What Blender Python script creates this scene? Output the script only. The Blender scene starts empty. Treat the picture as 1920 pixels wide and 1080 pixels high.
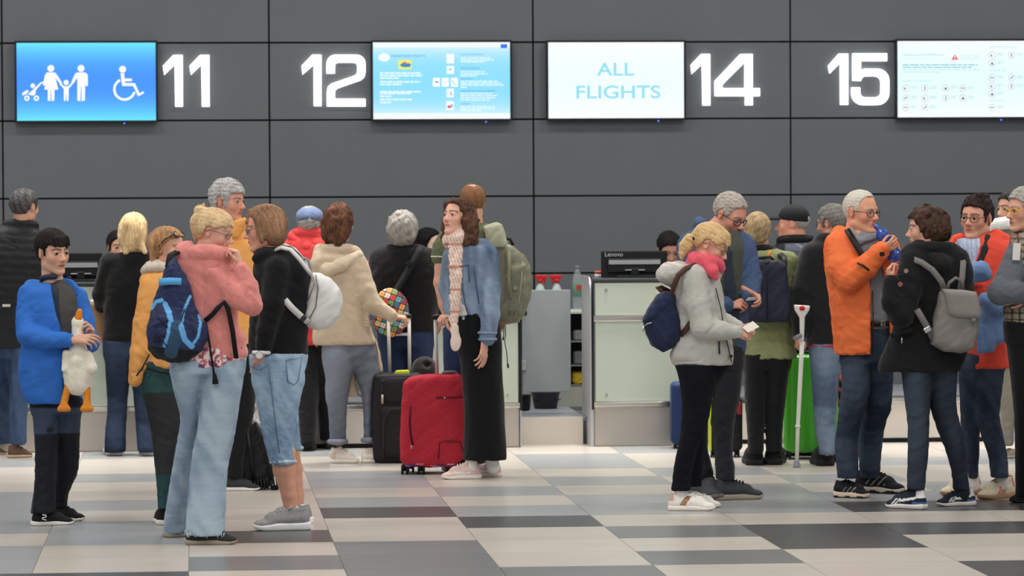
import bpy, bmesh, math, random
import numpy as np
from mathutils import Vector, Matrix

# ------------------------------------------------------------------ camera
FPX = 7200.0            # focal length in pixels of a 1920 px wide frame (135 mm)
EYE = 1.68              # camera height
ROLL = 0.0053
def _cam():
    rc = (362 - 960) / FPX; uc = (540 - 372) / FPX      # the floor joints run to this vanishing point
    r = math.cos(ROLL) * rc + math.sin(ROLL) * uc
    u = -math.sin(ROLL) * rc + math.cos(ROLL) * uc
    p = math.atan(u); yaw = math.atan(-r * math.cos(p))
    f0 = np.array([math.sin(yaw), math.cos(yaw), 0.0]); r0 = np.array([math.cos(yaw), -math.sin(yaw), 0.0])
    Z = np.array([0, 0, 1.0])
    fw = math.cos(p) * f0 - math.sin(p) * Z; u0 = math.sin(p) * f0 + math.cos(p) * Z
    R = math.cos(ROLL) * r0 - math.sin(ROLL) * u0; U = math.sin(ROLL) * r0 + math.cos(ROLL) * u0
    return R, U, fw, f0, r0, yaw
CR, CU, CF, FH, RH, YAW = _cam()
CP = np.array([0, 0, EYE])
sc = bpy.context.scene
COL = sc.collection
cd = bpy.data.cameras.new('camera'); cam = bpy.data.objects.new('camera', cd); COL.objects.link(cam)
cd.sensor_width = 36.0; cd.lens = FPX / 1920 * 36.0; cd.clip_end = 200
cam.matrix_world = Matrix(((CR[0], CU[0], -CF[0], 0), (CR[1], CU[1], -CF[1], 0), (CR[2], CU[2], -CF[2], EYE), (0, 0, 0, 1)))
cd.dof.use_dof = True; cd.dof.focus_distance = 20.2; cd.dof.aperture_fstop = 5.6
sc.camera = cam
sc.view_settings.view_transform = 'Standard'; sc.view_settings.look = 'None'
sc.view_settings.exposure = 0.0; sc.view_settings.gamma = 1.0; sc.view_settings.use_curve_mapping = False
sc.cycles.max_bounces = 6; sc.cycles.diffuse_bounces = 3; sc.cycles.glossy_bounces = 3
sc.cycles.transparent_max_bounces = 8; sc.cycles.use_denoising = True
# ------------------------------------------------------------------ world and ceiling lamps
w = bpy.data.worlds.new('hall'); sc.world = w; w.use_nodes = True
w.node_tree.nodes['Background'].inputs[0].default_value = (0.86, 0.93, 1.0, 1)
w.node_tree.nodes['Background'].inputs[1].default_value = 0.46
def area(name, loc, sx, sy, power, col=(1, 0.965, 0.92), rot=(0, 0, 0)):
    l = bpy.data.lights.new(name, 'AREA'); l.shape = 'RECTANGLE'; l.size = sx; l.size_y = sy
    l.energy = power; l.color = col
    o = bpy.data.objects.new(name, l); o.location = loc; o.rotation_euler = rot; COL.objects.link(o); return o
for ix in range(5):
    for iy in range(5):
        area('ceiling_lamp', (-5.0 + ix * 3.2, 10.0 + iy * 4.3, 5.55), 1.3, 0.5, 60)
for ix in range(8):      # brighter downlights over the apron in front of the desks
    area('desk_downlight', (-4.2 + ix * 1.75, 25.2, 5.5), 0.5, 0.5, 24).data.spread = math.radians(60)

# ------------------------------------------------------------------ helpers: pixels, colours, materials
def ray(x, y): return CR * ((x - 960) / FPX) + CU * ((540 - y) / FPX) + CF
def on_floor(x, y, z=0.0):
    d = ray(x, y); return CP + d * ((EYE - z) / -d[2])
def at_y(x, y, Y):
    d = ray(x, y); return CP + d * (Y / d[1])
def lin1(c): c = c / 255.0; return c / 12.92 if c <= 0.04045 else ((c + 0.055) / 1.055) ** 2.4
def L(*c):
    if len(c) == 1: c = c[0]
    return np.array([lin1(v) for v in c])
MATS = {}
class NT:
    def __init__(s, name):
        m = bpy.data.materials.new(name); m.use_nodes = True; s.m = m; s.t = m.node_tree; s.n = s.t.nodes
        s.b = s.n['Principled BSDF']
    def new(s, kind, **kw):
        n = s.n.new(kind)
        for k, v in kw.items():
            if k.startswith('i_'):
                key = k[2:]; n.inputs[int(key) if key.isdigit() else key.replace('_', ' ')].default_value = v
            else: setattr(n, k, v)
        return n
    def ln(s, a, b): s.t.links.new(a, b)
def mat(name, col=None, rough=0.85, bump=0.0, bscale=300.0, stretch=(1, 1, 1), var=0.0, vscale=20.0, metal=0.0,
        spec=0.3, sheen=0.0, fold=0.0, trans=0.0, alpha=1.0, emit=None, estr=0.0, coat=0.0, weave=False, ior=1.45, sss=0.0):
    """One procedural material: colour (or the colour attribute 'Col'), noise mottling and a fine bump."""
    key = name
    if key in MATS: return MATS[key]
    k = NT(name); b = k.b
    tc = k.new('ShaderNodeTexCoord'); mp = k.new('ShaderNodeMapping'); mp.inputs['Scale'].default_value = stretch
    k.ln(tc.outputs['Object'], mp.inputs[0])
    if col is None:
        src = k.new('ShaderNodeVertexColor', layer_name='Col').outputs[0]
    else:
        src = k.new('ShaderNodeRGB').outputs[0]; src.default_value = (*[float(v) for v in col], 1)
    if var:
        no = k.new('ShaderNodeTexNoise', i_Scale=vscale, i_Detail=4.0); k.ln(mp.outputs[0], no.inputs['Vector'])
        mr = k.new('ShaderNodeMapRange'); mr.inputs[1].default_value = 0.25; mr.inputs[2].default_value = 0.75
        mr.inputs[3].default_value = 1 - var; mr.inputs[4].default_value = 1 + var; k.ln(no.outputs[0], mr.inputs[0])
        mx = k.new('ShaderNodeMix', data_type='RGBA', blend_type='MULTIPLY'); mx.inputs[0].default_value = 1
        k.ln(src, mx.inputs[6]); k.ln(mr.outputs[0], mx.inputs[7]); src = mx.outputs[2]
    k.ln(src, b.inputs['Base Color'])
    b.inputs['Roughness'].default_value = rough; b.inputs['Metallic'].default_value = metal
    b.inputs['Specular IOR Level'].default_value = spec; b.inputs['IOR'].default_value = ior
    b.inputs['Sheen Weight'].default_value = sheen; b.inputs['Sheen Roughness'].default_value = 0.5
    b.inputs['Transmission Weight'].default_value = trans; b.inputs['Alpha'].default_value = alpha
    b.inputs['Coat Weight'].default_value = coat; b.inputs['Subsurface Weight'].default_value = sss
    if sss: b.inputs['Subsurface Radius'].default_value = (0.01, 0.004, 0.002); b.inputs['Subsurface Scale'].default_value = 1.0
    if emit is not None:
        b.inputs['Emission Color'].default_value = (*[float(v) for v in emit], 1); b.inputs['Emission Strength'].default_value = estr
    if bump:
        if weave:
            n1 = k.new('ShaderNodeTexWave', i_Scale=bscale, i_Distortion=1.5, i_Detail=1.0); n1.bands_direction = 'DIAGONAL'
        else:
            n1 = k.new('ShaderNodeTexNoise', i_Scale=bscale, i_Detail=3.0)
        k.ln(mp.outputs[0], n1.inputs['Vector'])
        bp = k.new('ShaderNodeBump'); bp.inputs['Strength'].default_value = bump; bp.inputs['Distance'].default_value = 0.004
        k.ln(n1.outputs[0], bp.inputs['Height']); k.ln(bp.outputs[0], b.inputs['Normal'])
        if fold:
            n2 = k.new('ShaderNodeTexNoise', i_Scale=6.5, i_Detail=4.0, i_Distortion=1.6); n2.noise_type = 'RIDGED_MULTIFRACTAL' if hasattr(n2, 'noise_type') else n2.noise_type
            m2 = k.new('ShaderNodeMapping'); m2.inputs['Scale'].default_value = (1, 1, 1.7); m2.inputs['Rotation'].default_value = (0.5, 0.4, 0.2); k.ln(tc.outputs['Object'], m2.inputs[0]); k.ln(m2.outputs[0], n2.inputs['Vector'])
            b2 = k.new('ShaderNodeBump'); b2.inputs['Strength'].default_value = fold; b2.inputs['Distance'].default_value = 0.012; b2.invert = True
            k.ln(n2.outputs[0], b2.inputs['Height']); k.ln(b2.outputs[0], bp.inputs['Normal'])
    MATS[key] = k.m
    return k.m

# ------------------------------------------------------------------ helpers: objects
def empty(name, loc=(0, 0, 0), rz=0.0, parent=None):
    o = bpy.data.objects.new(name, None); o.location = loc; o.rotation_euler = (0, 0, rz); o.empty_display_size = 0.1
    COL.objects.link(o)
    if parent: o.parent = parent
    return o
def tag(o, label=None, cat=None, group=None, kind=None):
    if label: o['label'] = label
    if cat: o['category'] = cat
    if group: o['group'] = group
    if kind: o['kind'] = kind
    return o
def link(name, me, m=None, parent=None):
    o = bpy.data.objects.new(name, me); COL.objects.link(o)
    if m is not None:
        for mm in (m if isinstance(m, (list, tuple)) else [m]): me.materials.append(mm)
    if parent is not None: o.parent = parent
    return o
def raw_mesh(name, V, Q, smooth=True, col=None):
    """numpy verts and quads (or tris) to a mesh"""
    me = bpy.data.meshes.new(name); V = np.asarray(V, np.float32); Q = np.asarray(Q, np.int32)
    me.vertices.add(len(V)); me.vertices.foreach_set('co', V.ravel())
    k = Q.shape[1]; me.loops.add(Q.size); me.loops.foreach_set('vertex_index', Q.ravel())
    me.polygons.add(len(Q)); me.polygons.foreach_set('loop_start', np.arange(0, Q.size, k, dtype=np.int32))
    if smooth: me.polygons.foreach_set('use_smooth', np.ones(len(Q), bool))
    me.update(calc_edges=True)
    if col is not None:
        a = me.color_attributes.new('Col', 'FLOAT_COLOR', 'POINT')
        c4 = np.ones((len(V), 4), np.float32); c4[:, :3] = col; a.data.foreach_set('color', c4.ravel())
    return me
class MB:
    """collects boxes, tubes, prisms and lathes into one bmesh"""
    def __init__(s): s.bm = bmesh.new()
    def box(s, c, size, rot=None, bev=0.0, seg=2):
        M = Matrix.Translation(Vector([float(v) for v in c]))
        if rot is not None: M = M @ (rot.to_4x4() if not isinstance(rot, (int, float)) else Matrix.Rotation(rot, 4, 'Z'))
        M = M @ Matrix.Diagonal((*[float(v) for v in size], 1))
        r = bmesh.ops.create_cube(s.bm, size=1.0, matrix=M)
        if bev:
            es = list({e for v in r['verts'] for e in v.link_edges})
            bmesh.ops.bevel(s.bm, geom=es, offset=bev, segments=seg, affect='EDGES', profile=0.5)
        return s
    def boxe(s, lo, hi, bev=0.0, seg=2):
        lo = np.asarray(lo, float); hi = np.asarray(hi, float); return s.box((lo + hi) / 2, hi - lo, None, bev, seg)
    def tube(s, pts, r, n=8, cap=True):
        pts = [Vector([float(v) for v in p]) for p in pts]; rs = r if isinstance(r, (list, tuple)) else [r] * len(pts)
        t0 = (pts[1] - pts[0]).normalized(); up = Vector((0, 0, 1)) if abs(t0.z) < 0.9 else Vector((1, 0, 0))
        nrm = t0.cross(up).normalized(); rings = []
        for i, p in enumerate(pts):
            a = pts[max(0, i - 1)]; b = pts[min(len(pts) - 1, i + 1)]; t = (b - a)
            t = t.normalized() if t.length > 1e-9 else t0
            nrm = (nrm - t * nrm.dot(t)).normalized(); bi = t.cross(nrm)
            rings.append([s.bm.verts.new(p + (nrm * math.cos(2 * math.pi * j / n) + bi * math.sin(2 * math.pi * j / n)) * rs[i]) for j in range(n)])
        for a, b in zip(rings, rings[1:]):
            for j in range(n):
                f = s.bm.faces.new((a[j], a[(j + 1) % n], b[(j + 1) % n], b[j])); f.smooth = True
        if cap:
            s.bm.faces.new(rings[0][::-1]); s.bm.faces.new(rings[-1])
        return s
    def ribbon(s, pts, nrms, wdt, th):
        """a strap: rectangular section swept along pts; nrms are the flat-face normals"""
        pts = [Vector([float(v) for v in p]) for p in pts]; rings = []
        for i, p in enumerate(pts):
            t = (pts[min(len(pts) - 1, i + 1)] - pts[max(0, i - 1)]).normalized()
            nv = nrms[i] if isinstance(nrms, list) else nrms
            nv = Vector([float(v) for v in nv]); nv = (nv - t * nv.dot(t)).normalized(); sd = t.cross(nv)
            rings.append([s.bm.verts.new(p + sd * a * wdt / 2 + nv * b * th / 2) for a, b in ((-1, -1), (1, -1), (1, 1), (-1, 1))])
        for a, b in zip(rings, rings[1:]):
            for j in range(4):
                f = s.bm.faces.new((a[j], a[(j + 1) % 4], b[(j + 1) % 4], b[j])); f.smooth = (j % 2 == 0)
        s.bm.faces.new(rings[0][::-1]); s.bm.faces.new(rings[-1]); return s
    def prism(s, poly, d0, d1, f3=None, bev=0.0):
        """polygon (x, z) extruded along y from d0 to d1; f3 maps (x, d, z) to 3-D"""
        f3 = f3 or (lambda x, d, z: (x, d, z))
        a = [s.bm.verts.new(Vector([float(v) for v in f3(x, d0, z)])) for x, z in poly]
        b = [s.bm.verts.new(Vector([float(v) for v in f3(x, d1, z)])) for x, z in poly]
        n = len(poly); s.bm.faces.new(a); s.bm.faces.new(b[::-1])
        for i in range(n): s.bm.faces.new((a[i], b[i], b[(i + 1) % n], a[(i + 1) % n]))
        return s
    def lathe(s, prof, c=(0, 0, 0), n=24):
        """profile of (r, z) pairs around z"""
        rings = []
        for r, z in prof:
            rings.append([s.bm.verts.new((c[0] + r * math.cos(2 * math.pi * j / n), c[1] + r * math.sin(2 * math.pi * j / n), c[2] + z)) for j in range(n)])
        for a, b in zip(rings, rings[1:]):
            for j in range(n):
                f = s.bm.faces.new((a[j], a[(j + 1) % n], b[(j + 1) % n], b[j])); f.smooth = True
        s.bm.faces.new(rings[0][::-1]); s.bm.faces.new(rings[-1]); return s
    def build(s, name, m, parent=None, smooth=None):
        bmesh.ops.recalc_face_normals(s.bm, faces=s.bm.faces[:])
        if smooth is not None:
            for f in s.bm.faces: f.smooth = smooth
        me = bpy.data.meshes.new(name); s.bm.to_mesh(me); s.bm.free()
        return link(name, me, m, parent)

# ------------------------------------------------------------------ signed distance fields -> meshes (surface nets)
f32 = np.float32
def smin(a, b, k):
    if k <= 0: return np.minimum(a, b)
    h = np.maximum(k - np.abs(a - b), 0) / k
    return np.minimum(a, b) - h * h * k * f32(0.25)
def smax(a, b, k): return -smin(-a, -b, k)
class Field:
    """a list of shapes joined (add), cut (sub) or kept inside (inter) in order; each shape = (function, lo, hi)"""
    def __init__(s): s.ops = []; s.lo = np.full(3, 1e9); s.hi = np.full(3, -1e9); s.disp = []
    def add(s, sh, k=0.0):
        s.ops.append(('a', sh[0], k)); s.lo = np.minimum(s.lo, sh[1] - k); s.hi = np.maximum(s.hi, sh[2] + k); return s
    def sub(s, sh, k=0.0): s.ops.append(('s', sh[0], k)); return s
    def inter(s, sh, k=0.0): s.ops.append(('i', sh[0], k)); return s
    def bend(s, fn): s.disp.append(fn); return s
    def shape(s): return (s, s.lo, s.hi)
    def __call__(s, x, y, z):
        d = None
        for o, f, k in s.ops:
            v = f(x, y, z)
            if d is None: d = v
            elif o == 'a': d = smin(d, v, f32(k))
            elif o == 's': d = smax(d, -v, f32(k))
            else: d = smax(d, v, f32(k))
        for fn in s.disp: d = d + fn(x, y, z)
        return d
def polygonise(F, h, pad=3.0, B=4, slack=2.0):
    lo = F.lo - pad; hi = F.hi + pad
    nb = np.maximum(np.ceil((hi - lo) / (h * B)).astype(int), 1)
    ax = [(lo[a] + (np.arange(nb[a]) + 0.5) * B * h).astype(f32) for a in range(3)]
    X, Y, Z = np.meshgrid(*ax, indexing='ij')
    c = F(X.ravel(), Y.ravel(), Z.ravel()).reshape(X.shape)
    act = np.abs(c) < B * h * 0.87 * 1.25 + slack
    n = nb * B + 1
    rep = lambda a: a.repeat(B, 0).repeat(B, 1).repeat(B, 2)
    m = np.zeros(n, bool); ra = rep(act)
    for i in (0, 1):
        for j in (0, 1):
            for k in (0, 1):
                m[i:n[0] - 1 + i, j:n[1] - 1 + j, k:n[2] - 1 + k] |= ra
    V = np.full(n, 1e3, f32); V[:-1, :-1, :-1] = np.where(rep(c) < 0, -1e3, 1e3)
    idx = np.nonzero(m)
    V[idx] = F(*[(lo[a] + idx[a] * h).astype(f32) for a in range(3)])
    I = V < 0
    cnt = np.zeros(n - 1, np.int8)
    for i in (0, 1):
        for j in (0, 1):
            for k in (0, 1): cnt += I[i:n[0] - 1 + i, j:n[1] - 1 + j, k:n[2] - 1 + k]
    cell = (cnt > 0) & (cnt < 8)
    ci = np.argwhere(cell)
    if len(ci) == 0: return np.zeros((0, 3)), np.zeros((0, 4), int)
    P = np.zeros((len(ci), 3)); W = np.zeros(len(ci))
    for a in range(3):
        b, cc = [q for q in range(3) if q != a]
        for u in (0, 1):
            for v in (0, 1):
                o = np.zeros(3, int); o[b] = u; o[cc] = v
                p0 = ci + o; p1 = p0.copy(); p1[:, a] += 1
                f0 = V[p0[:, 0], p0[:, 1], p0[:, 2]]; f1 = V[p1[:, 0], p1[:, 1], p1[:, 2]]
                x = (f0 < 0) != (f1 < 0); t = np.where(x, f0 / np.where(x, f0 - f1, 1), 0)
                q = o[None, :] + np.zeros((len(ci), 3)); q[:, a] = t
                P += np.where(x[:, None], q, 0); W += x
    P = lo + (ci + P / W[:, None]) * h
    vid = np.full(n - 1, -1, np.int32); vid[cell] = np.arange(len(ci))
    quads = []
    for a in range(3):
        b, cc = (a + 1) % 3, (a + 2) % 3
        s0 = [slice(1, n[q] - 1) for q in range(3)]; s0[a] = slice(0, n[a] - 1)
        s1 = list(s0); s1[a] = slice(1, n[a])
        A = I[tuple(s0)]; Bv = I[tuple(s1)]
        e = np.argwhere(A != Bv)
        if len(e) == 0: continue
        fl = A[e[:, 0], e[:, 1], e[:, 2]]
        off = np.array([s.start for s in s0]); e = e + off
        def g(db, dc):
            p = e.copy(); p[:, b] -= db; p[:, cc] -= dc; return vid[p[:, 0], p[:, 1], p[:, 2]]
        q = np.stack([g(1, 1), g(0, 1), g(0, 0), g(1, 0)], 1)
        q[~fl] = q[~fl][:, ::-1]
        quads.append(q[(q >= 0).all(1)])
    return P, np.concatenate(quads)
def relax(V, Q, it=1):
    E = np.concatenate([Q[:, [0, 1]], Q[:, [1, 2]], Q[:, [2, 3]], Q[:, [3, 0]]])
    for _ in range(it):
        S = np.zeros_like(V); N = np.zeros(len(V))
        for a in range(3):
            S[:, a] = np.bincount(E[:, 0], V[E[:, 1], a], len(V)) + np.bincount(E[:, 1], V[E[:, 0], a], len(V))
        N = np.bincount(E[:, 0], minlength=len(V)) + np.bincount(E[:, 1], minlength=len(V))
        V = V * 0.5 + 0.5 * S / np.maximum(N, 1)[:, None]
    return V
# shapes in local units --------------------------------------------------------
def A3(p): return np.asarray(p, float)
def s_cap(a, b, ra, rb, flat=None):
    """tapered capsule; flat = (axis, factor) squashes it along an axis"""
    a = A3(a); b = A3(b); ba = b - a; L2 = max(float(ba @ ba), 1e-6)
    if flat is not None: nx = A3(flat[0]); nx = nx / np.linalg.norm(nx); fs = flat[1]
    def f(x, y, z):
        px, py, pz = x - f32(a[0]), y - f32(a[1]), z - f32(a[2])
        t = np.clip((px * f32(ba[0]) + py * f32(ba[1]) + pz * f32(ba[2])) / f32(L2), 0, 1)
        px = px - t * f32(ba[0]); py = py - t * f32(ba[1]); pz = pz - t * f32(ba[2])
        q = px * px + py * py + pz * pz
        r = f32(ra) + t * f32(rb - ra)
        if flat is None: return np.sqrt(q) - r
        dn = px * f32(nx[0]) + py * f32(nx[1]) + pz * f32(nx[2])
        return (np.sqrt(q + dn * dn * f32(1 / fs ** 2 - 1)) - r) * f32(min(1, fs))
    R = max(ra, rb) * (max(1, flat[1]) if flat else 1)
    return (f, np.minimum(a, b) - R, np.maximum(a, b) + R)
def s_ell(c, r, M=None):
    """ellipsoid; M rows = its axes"""
    c = A3(c); r = A3(r); M = np.eye(3) if M is None else A3(M)
    def f(x, y, z):
        px, py, pz = x - f32(c[0]), y - f32(c[1]), z - f32(c[2]); k0 = 0; k1 = 0
        for i in range(3):
            q = px * f32(M[i, 0]) + py * f32(M[i, 1]) + pz * f32(M[i, 2])
            k0 = k0 + (q / f32(r[i])) ** 2; k1 = k1 + (q / f32(r[i] ** 2)) ** 2
        k0 = np.sqrt(k0); return k0 * (k0 - 1) / np.maximum(np.sqrt(k1), f32(1e-6))
    e = np.abs(M.T) @ r
    return (f, c - e, c + e)
def s_box(c, hs, rnd=0.0, M=None):
    c = A3(c); hs = A3(hs) - rnd; M = np.eye(3) if M is None else A3(M)
    def f(x, y, z):
        px, py, pz = x - f32(c[0]), y - f32(c[1]), z - f32(c[2]); o = 0; ins = None
        for i in range(3):
            q = np.abs(px * f32(M[i, 0]) + py * f32(M[i, 1]) + pz * f32(M[i, 2])) - f32(hs[i])
            o = o + np.maximum(q, 0) ** 2; ins = q if ins is None else np.maximum(ins, q)
        return np.sqrt(o) + np.minimum(ins, 0) - f32(rnd)
    e = np.abs(M.T) @ (hs + rnd)
    return (f, c - e, c + e)
def s_half(p, n):
    """half space: inside where (q - p).n < 0"""
    p = A3(p); n = A3(n); n = n / np.linalg.norm(n)
    return (lambda x, y, z: (x - f32(p[0])) * f32(n[0]) + (y - f32(p[1])) * f32(n[1]) + (z - f32(p[2])) * f32(n[2]), A3([-1e3] * 3), A3([1e3] * 3))
def poly_d(poly):
    P = np.asarray(poly, float)
    def f(x, z):
        d = None; inside = np.zeros(x.shape, bool)
        n = len(P)
        for i in range(n):
            a = P[i]; b = P[(i + 1) % n]; e = b - a; L2 = max(e @ e, 1e-9)
            px = x - f32(a[0]); pz = z - f32(a[1]); t = np.clip((px * f32(e[0]) + pz * f32(e[1])) / f32(L2), 0, 1)
            q = (px - t * f32(e[0])) ** 2 + (pz - t * f32(e[1])) ** 2
            d = q if d is None else np.minimum(d, q)
            if a[1] != b[1]:
                c = ((z < a[1]) != (z < b[1])) & (px < (pz * f32(e[0] / e[1])))
                inside ^= c
        d = np.sqrt(d); return np.where(inside, -d, d)
    return f
def s_pil(poly, y0, y1, k=4.0):
    """outline in (x, z) given a thickness in y with edges rounded by k"""
    g = poly_d(poly); P = np.asarray(poly, float); ym = (y0 + y1) / 2; hy = abs(y1 - y0) / 2
    return (lambda x, y, z: smax(g(x, z), np.abs(y - f32(ym)) - f32(hy), f32(k)), A3([P[:, 0].min(), ym - hy, P[:, 1].min()]), A3([P[:, 0].max(), ym + hy, P[:, 1].max()]))
def cr(xs, ys, m):
    """shape-preserving cubic resampling"""
    xs = np.asarray(xs, float); ys = np.asarray(ys, float); h = np.diff(xs); dl = np.diff(ys) / h
    d = np.zeros(len(xs))
    for i in range(1, len(xs) - 1):
        if dl[i - 1] * dl[i] > 0:
            w1 = 2 * h[i] + h[i - 1]; w2 = h[i] + 2 * h[i - 1]; d[i] = (w1 + w2) / (w1 / dl[i - 1] + w2 / dl[i])
    d[0] = dl[0]; d[-1] = dl[-1]
    i = np.clip(np.searchsorted(xs, m) - 1, 0, len(h) - 1); t = (m - xs[i]) / h[i]
    return ys[i] * (1 + 2 * t) * (1 - t) ** 2 + d[i] * h[i] * t * (1 - t) ** 2 + ys[i + 1] * t * t * (3 - 2 * t) + d[i + 1] * h[i] * t * t * (t - 1)
def s_loft(rows, p=2.2, k=3.0, tw=0.0):
    """horizontal ellipses stacked in z; rows = (z, cx, a, cy, b); tw = turn of the section"""
    R = np.asarray(sorted(rows), float); m = np.linspace(R[0, 0], R[-1, 0], 60)
    T = [cr(R[:, 0], R[:, i], m).astype(f32) for i in range(1, 5)]; mz = m.astype(f32); z0, z1 = R[0, 0], R[-1, 0]
    ip = f32(1 / p); ct, st = f32(math.cos(tw)), f32(math.sin(tw))
    def f(x, y, z):
        zz = np.clip(z, f32(z0), f32(z1))
        cx, a, cy, b = [np.interp(zz, mz, t).astype(f32) for t in T]
        qx, qy = x - cx, y - cy
        if tw: qx, qy = qx * ct + qy * st, qy * ct - qx * st
        kk = (np.abs(qx / a) ** f32(p) + np.abs(qy / b) ** f32(p)) ** ip
        d = (kk - 1) * np.minimum(a, b)
        return smax(d, np.maximum(z - f32(z1), f32(z0) - z), f32(k))
    lo = A3([(R[:, 1] - R[:, 2]).min(), (R[:, 3] - R[:, 4]).min(), z0]); hi = A3([(R[:, 1] + R[:, 2]).max(), (R[:, 3] + R[:, 4]).max(), z1])
    if tw:
        e = max(R[:, 2].max(), R[:, 4].max()); lo[:2] = A3([R[:, 1].min(), R[:, 3].min()]) - e; hi[:2] = A3([R[:, 1].max(), R[:, 3].max()]) + e
    return (f, lo, hi)
def wrinkle(amp, lx, lz, seed, ly=None):
    """cloth folds: soft swells plus sharp creases with wavelengths lx, lz (px)"""
    r = np.random.RandomState(seed); ly = ly or lx
    ks = []
    for i in range(3):
        s = 0.75 + 0.5 * i; sg = r.choice([-1, 1], 2)
        ks.append((sg[0] * s * 6.28 / lx * (0.6 + 0.6 * r.rand()), sg[1] * s * 6.28 / ly * (0.6 + 0.6 * r.rand()), s * 6.28 / lz * (0.7 + 0.5 * r.rand()), r.rand() * 6.28))
    def f(x, y, z):
        t = 0
        for i, (a, b, c, p) in enumerate(ks):
            u = x * f32(a) + y * f32(b) + z * f32(c) + f32(p)
            if i: u = u + t * f32(1.5)
            if i == 1: t = t * f32(.6) + (f32(.6) - np.abs(np.sin(u * f32(.5)))) * f32(1.5)
            else: t = t + np.sin(u) * f32(1.0 / (1 + 0.6 * i))
        return t * f32(amp * 0.55)
    return f
def near(P, rad):
    """1 close to the points P (list of (x,y,z)), 0 beyond rad"""
    P = [A3(p) for p in P]
    def f(x, y, z):
        m = 0
        for p in P:
            q = (x - f32(p[0])) ** 2 + (y - f32(p[1])) ** 2 + (z - f32(p[2])) ** 2
            m = np.maximum(m, np.exp(-q / f32(rad * rad)))
        return m
    return f
def hash_noise(v, sc, seed=0):
    """smooth pseudo noise on points v (N,3)"""
    r = np.random.RandomState(seed); t = np.zeros(len(v))
    for i in range(5):
        k = r.randn(3) * sc * (1 + 0.6 * i); t += np.sin(v @ k + r.rand() * 6.28 + 1.5 * t) / (1 + 0.4 * i)
    return t * 0.4
# ------------------------------------------------------------------ figures
class Fig:
    """local pixel-sized units around a point on the floor seen at (fx, fy)"""
    def __init__(s, fx, fy, feet=None):
        s.feet = feet; s.fx = fx
        b = on_floor(fx, fy); s.base = b; s.D = float((b - CP) @ FH); s.s = s.D / FPX
        s.root = None
    def P(s, x, y, d=0.0):
        r = ray(x, y); t = (s.D + d * s.s) / float(r @ FH); q = CP + r * t - s.base
        return np.array([q @ RH, q @ FH, q[2]]) / s.s
    def G(s, x, y):
        q = on_floor(x, y) - s.base
        return np.array([q @ RH, q @ FH, q[2]]) / s.s
    def world(s, p):
        p = A3(p) * s.s; return s.base + RH * p[0] + FH * p[1] + np.array([0, 0, p[2]])
    def empty(s, name, label=None, cat=None, group=None):
        o = empty(name, [float(v) for v in s.base], -YAW); s.root = o; return tag(o, label, cat, group)
    # shapes from pixels
    def cap(s, a, b, ra, rb=None, flat=None): return s_cap(s.P(*a), s.P(*b), ra, ra if rb is None else rb, flat)
    def chain(s, F, pts, k=4.0, flat=None):
        for a, b in zip(pts, pts[1:]): F.add(s_cap(s.P(*a[:3]), s.P(*b[:3]), a[3], b[3], flat), k)
        return F
    def loft(s, rows, p=2.2, k=3.0, tw=0.0):
        out = []
        for y, xl, xr, dc, hd in rows:
            c = s.P((xl + xr) / 2, y, dc); out.append((c[2], c[0], max((xr - xl) / 2, 0.5), c[1], hd))
        return s_loft(out, p, k, tw)
    def ell(s, c, r, M=None): return s_ell(s.P(*c), r, M)
    def pil(s, poly, d0, d1, k=4.0):
        pts = [s.P(x, y, (d0 + d1) / 2) for x, y in poly]
        yy = [s.P(poly[0][0], poly[0][1], d)[1] for d in (d0, d1)]
        return s_pil([(q[0], q[2]) for q in pts], yy[0], yy[1], k)
    def ring(s, F, c, rx, ry, r, tilt=0.0, k=2.0, n=14, a0=0, a1=360, lift=None, r2=None):
        """ellipse of tube radius r around c; tilt lowers the near side; lift(angle) raises it"""
        q = s.P(*c); pts = []
        for i in range(n + 1):
            a = math.radians(a0 + (a1 - a0) * i / n)
            pts.append(q + A3([rx * math.cos(a), ry * math.sin(a), math.sin(a) * tilt + (lift(a) if lift else 0)]))
        rr = lambda i: r if r2 is None else r + (r2 - r) * abs(2 * i / n - 1)
        for i in range(n): F.add(s_cap(pts[i], pts[i + 1], rr(i), rr(i + 1)), k)
        return F
    def mesh(s, name, F, h, m, col=None, parent=None, label=None, smooth=1, pad=3.0, B=4):
        h *= {'trousers': 1.75, 'capri_jeans': 1.5, 'shoe': 1.75, 'sole': 1.9, 'hair': 1.42, 'eye': 1.4, 'hood': 1.6, 'scarf': 1.4}.get(name, 1.55)
        V, Q = polygonise(F, h, pad, B)
        if smooth: V = relax(V, Q, smooth)
        c = None
        if col is not None:
            c = col(V) if callable(col) else np.tile(A3(col), (len(V), 1))
            if m not in KEEP:
                lu = c @ A3([.21, .72, .07]); c = np.clip((c * .86 + lu[:, None] * .14) * 1.2, 0, .9)
        me = raw_mesh(name, V * s.s, Q, True, c)
        o = link(name, me, m, parent if parent is not None else s.root)
        if label: o['label'] = label
        return o
    def mb(s, name, b, m, parent=None, label=None, smooth=None):
        """an MB drawn in local pixel units"""
        bmesh.ops.scale(b.bm, vec=(s.s,) * 3, verts=b.bm.verts[:])
        o = b.build(name, m, parent if parent is not None else s.root, smooth)
        if label: o['label'] = label
        return o
    def strap(s, pts, nrm, wdt=8, th=2, b=None):
        b = b or MB(); return b.ribbon([s.P(*p) for p in pts], nrm, wdt, th)
SKIN = mat('skin', None, rough=0.5, spec=0.35, bump=0.05, bscale=500)
M_EYE = mat('eyeball', None, rough=0.15, spec=0.5)
KEEP = [SKIN, M_EYE]
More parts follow.
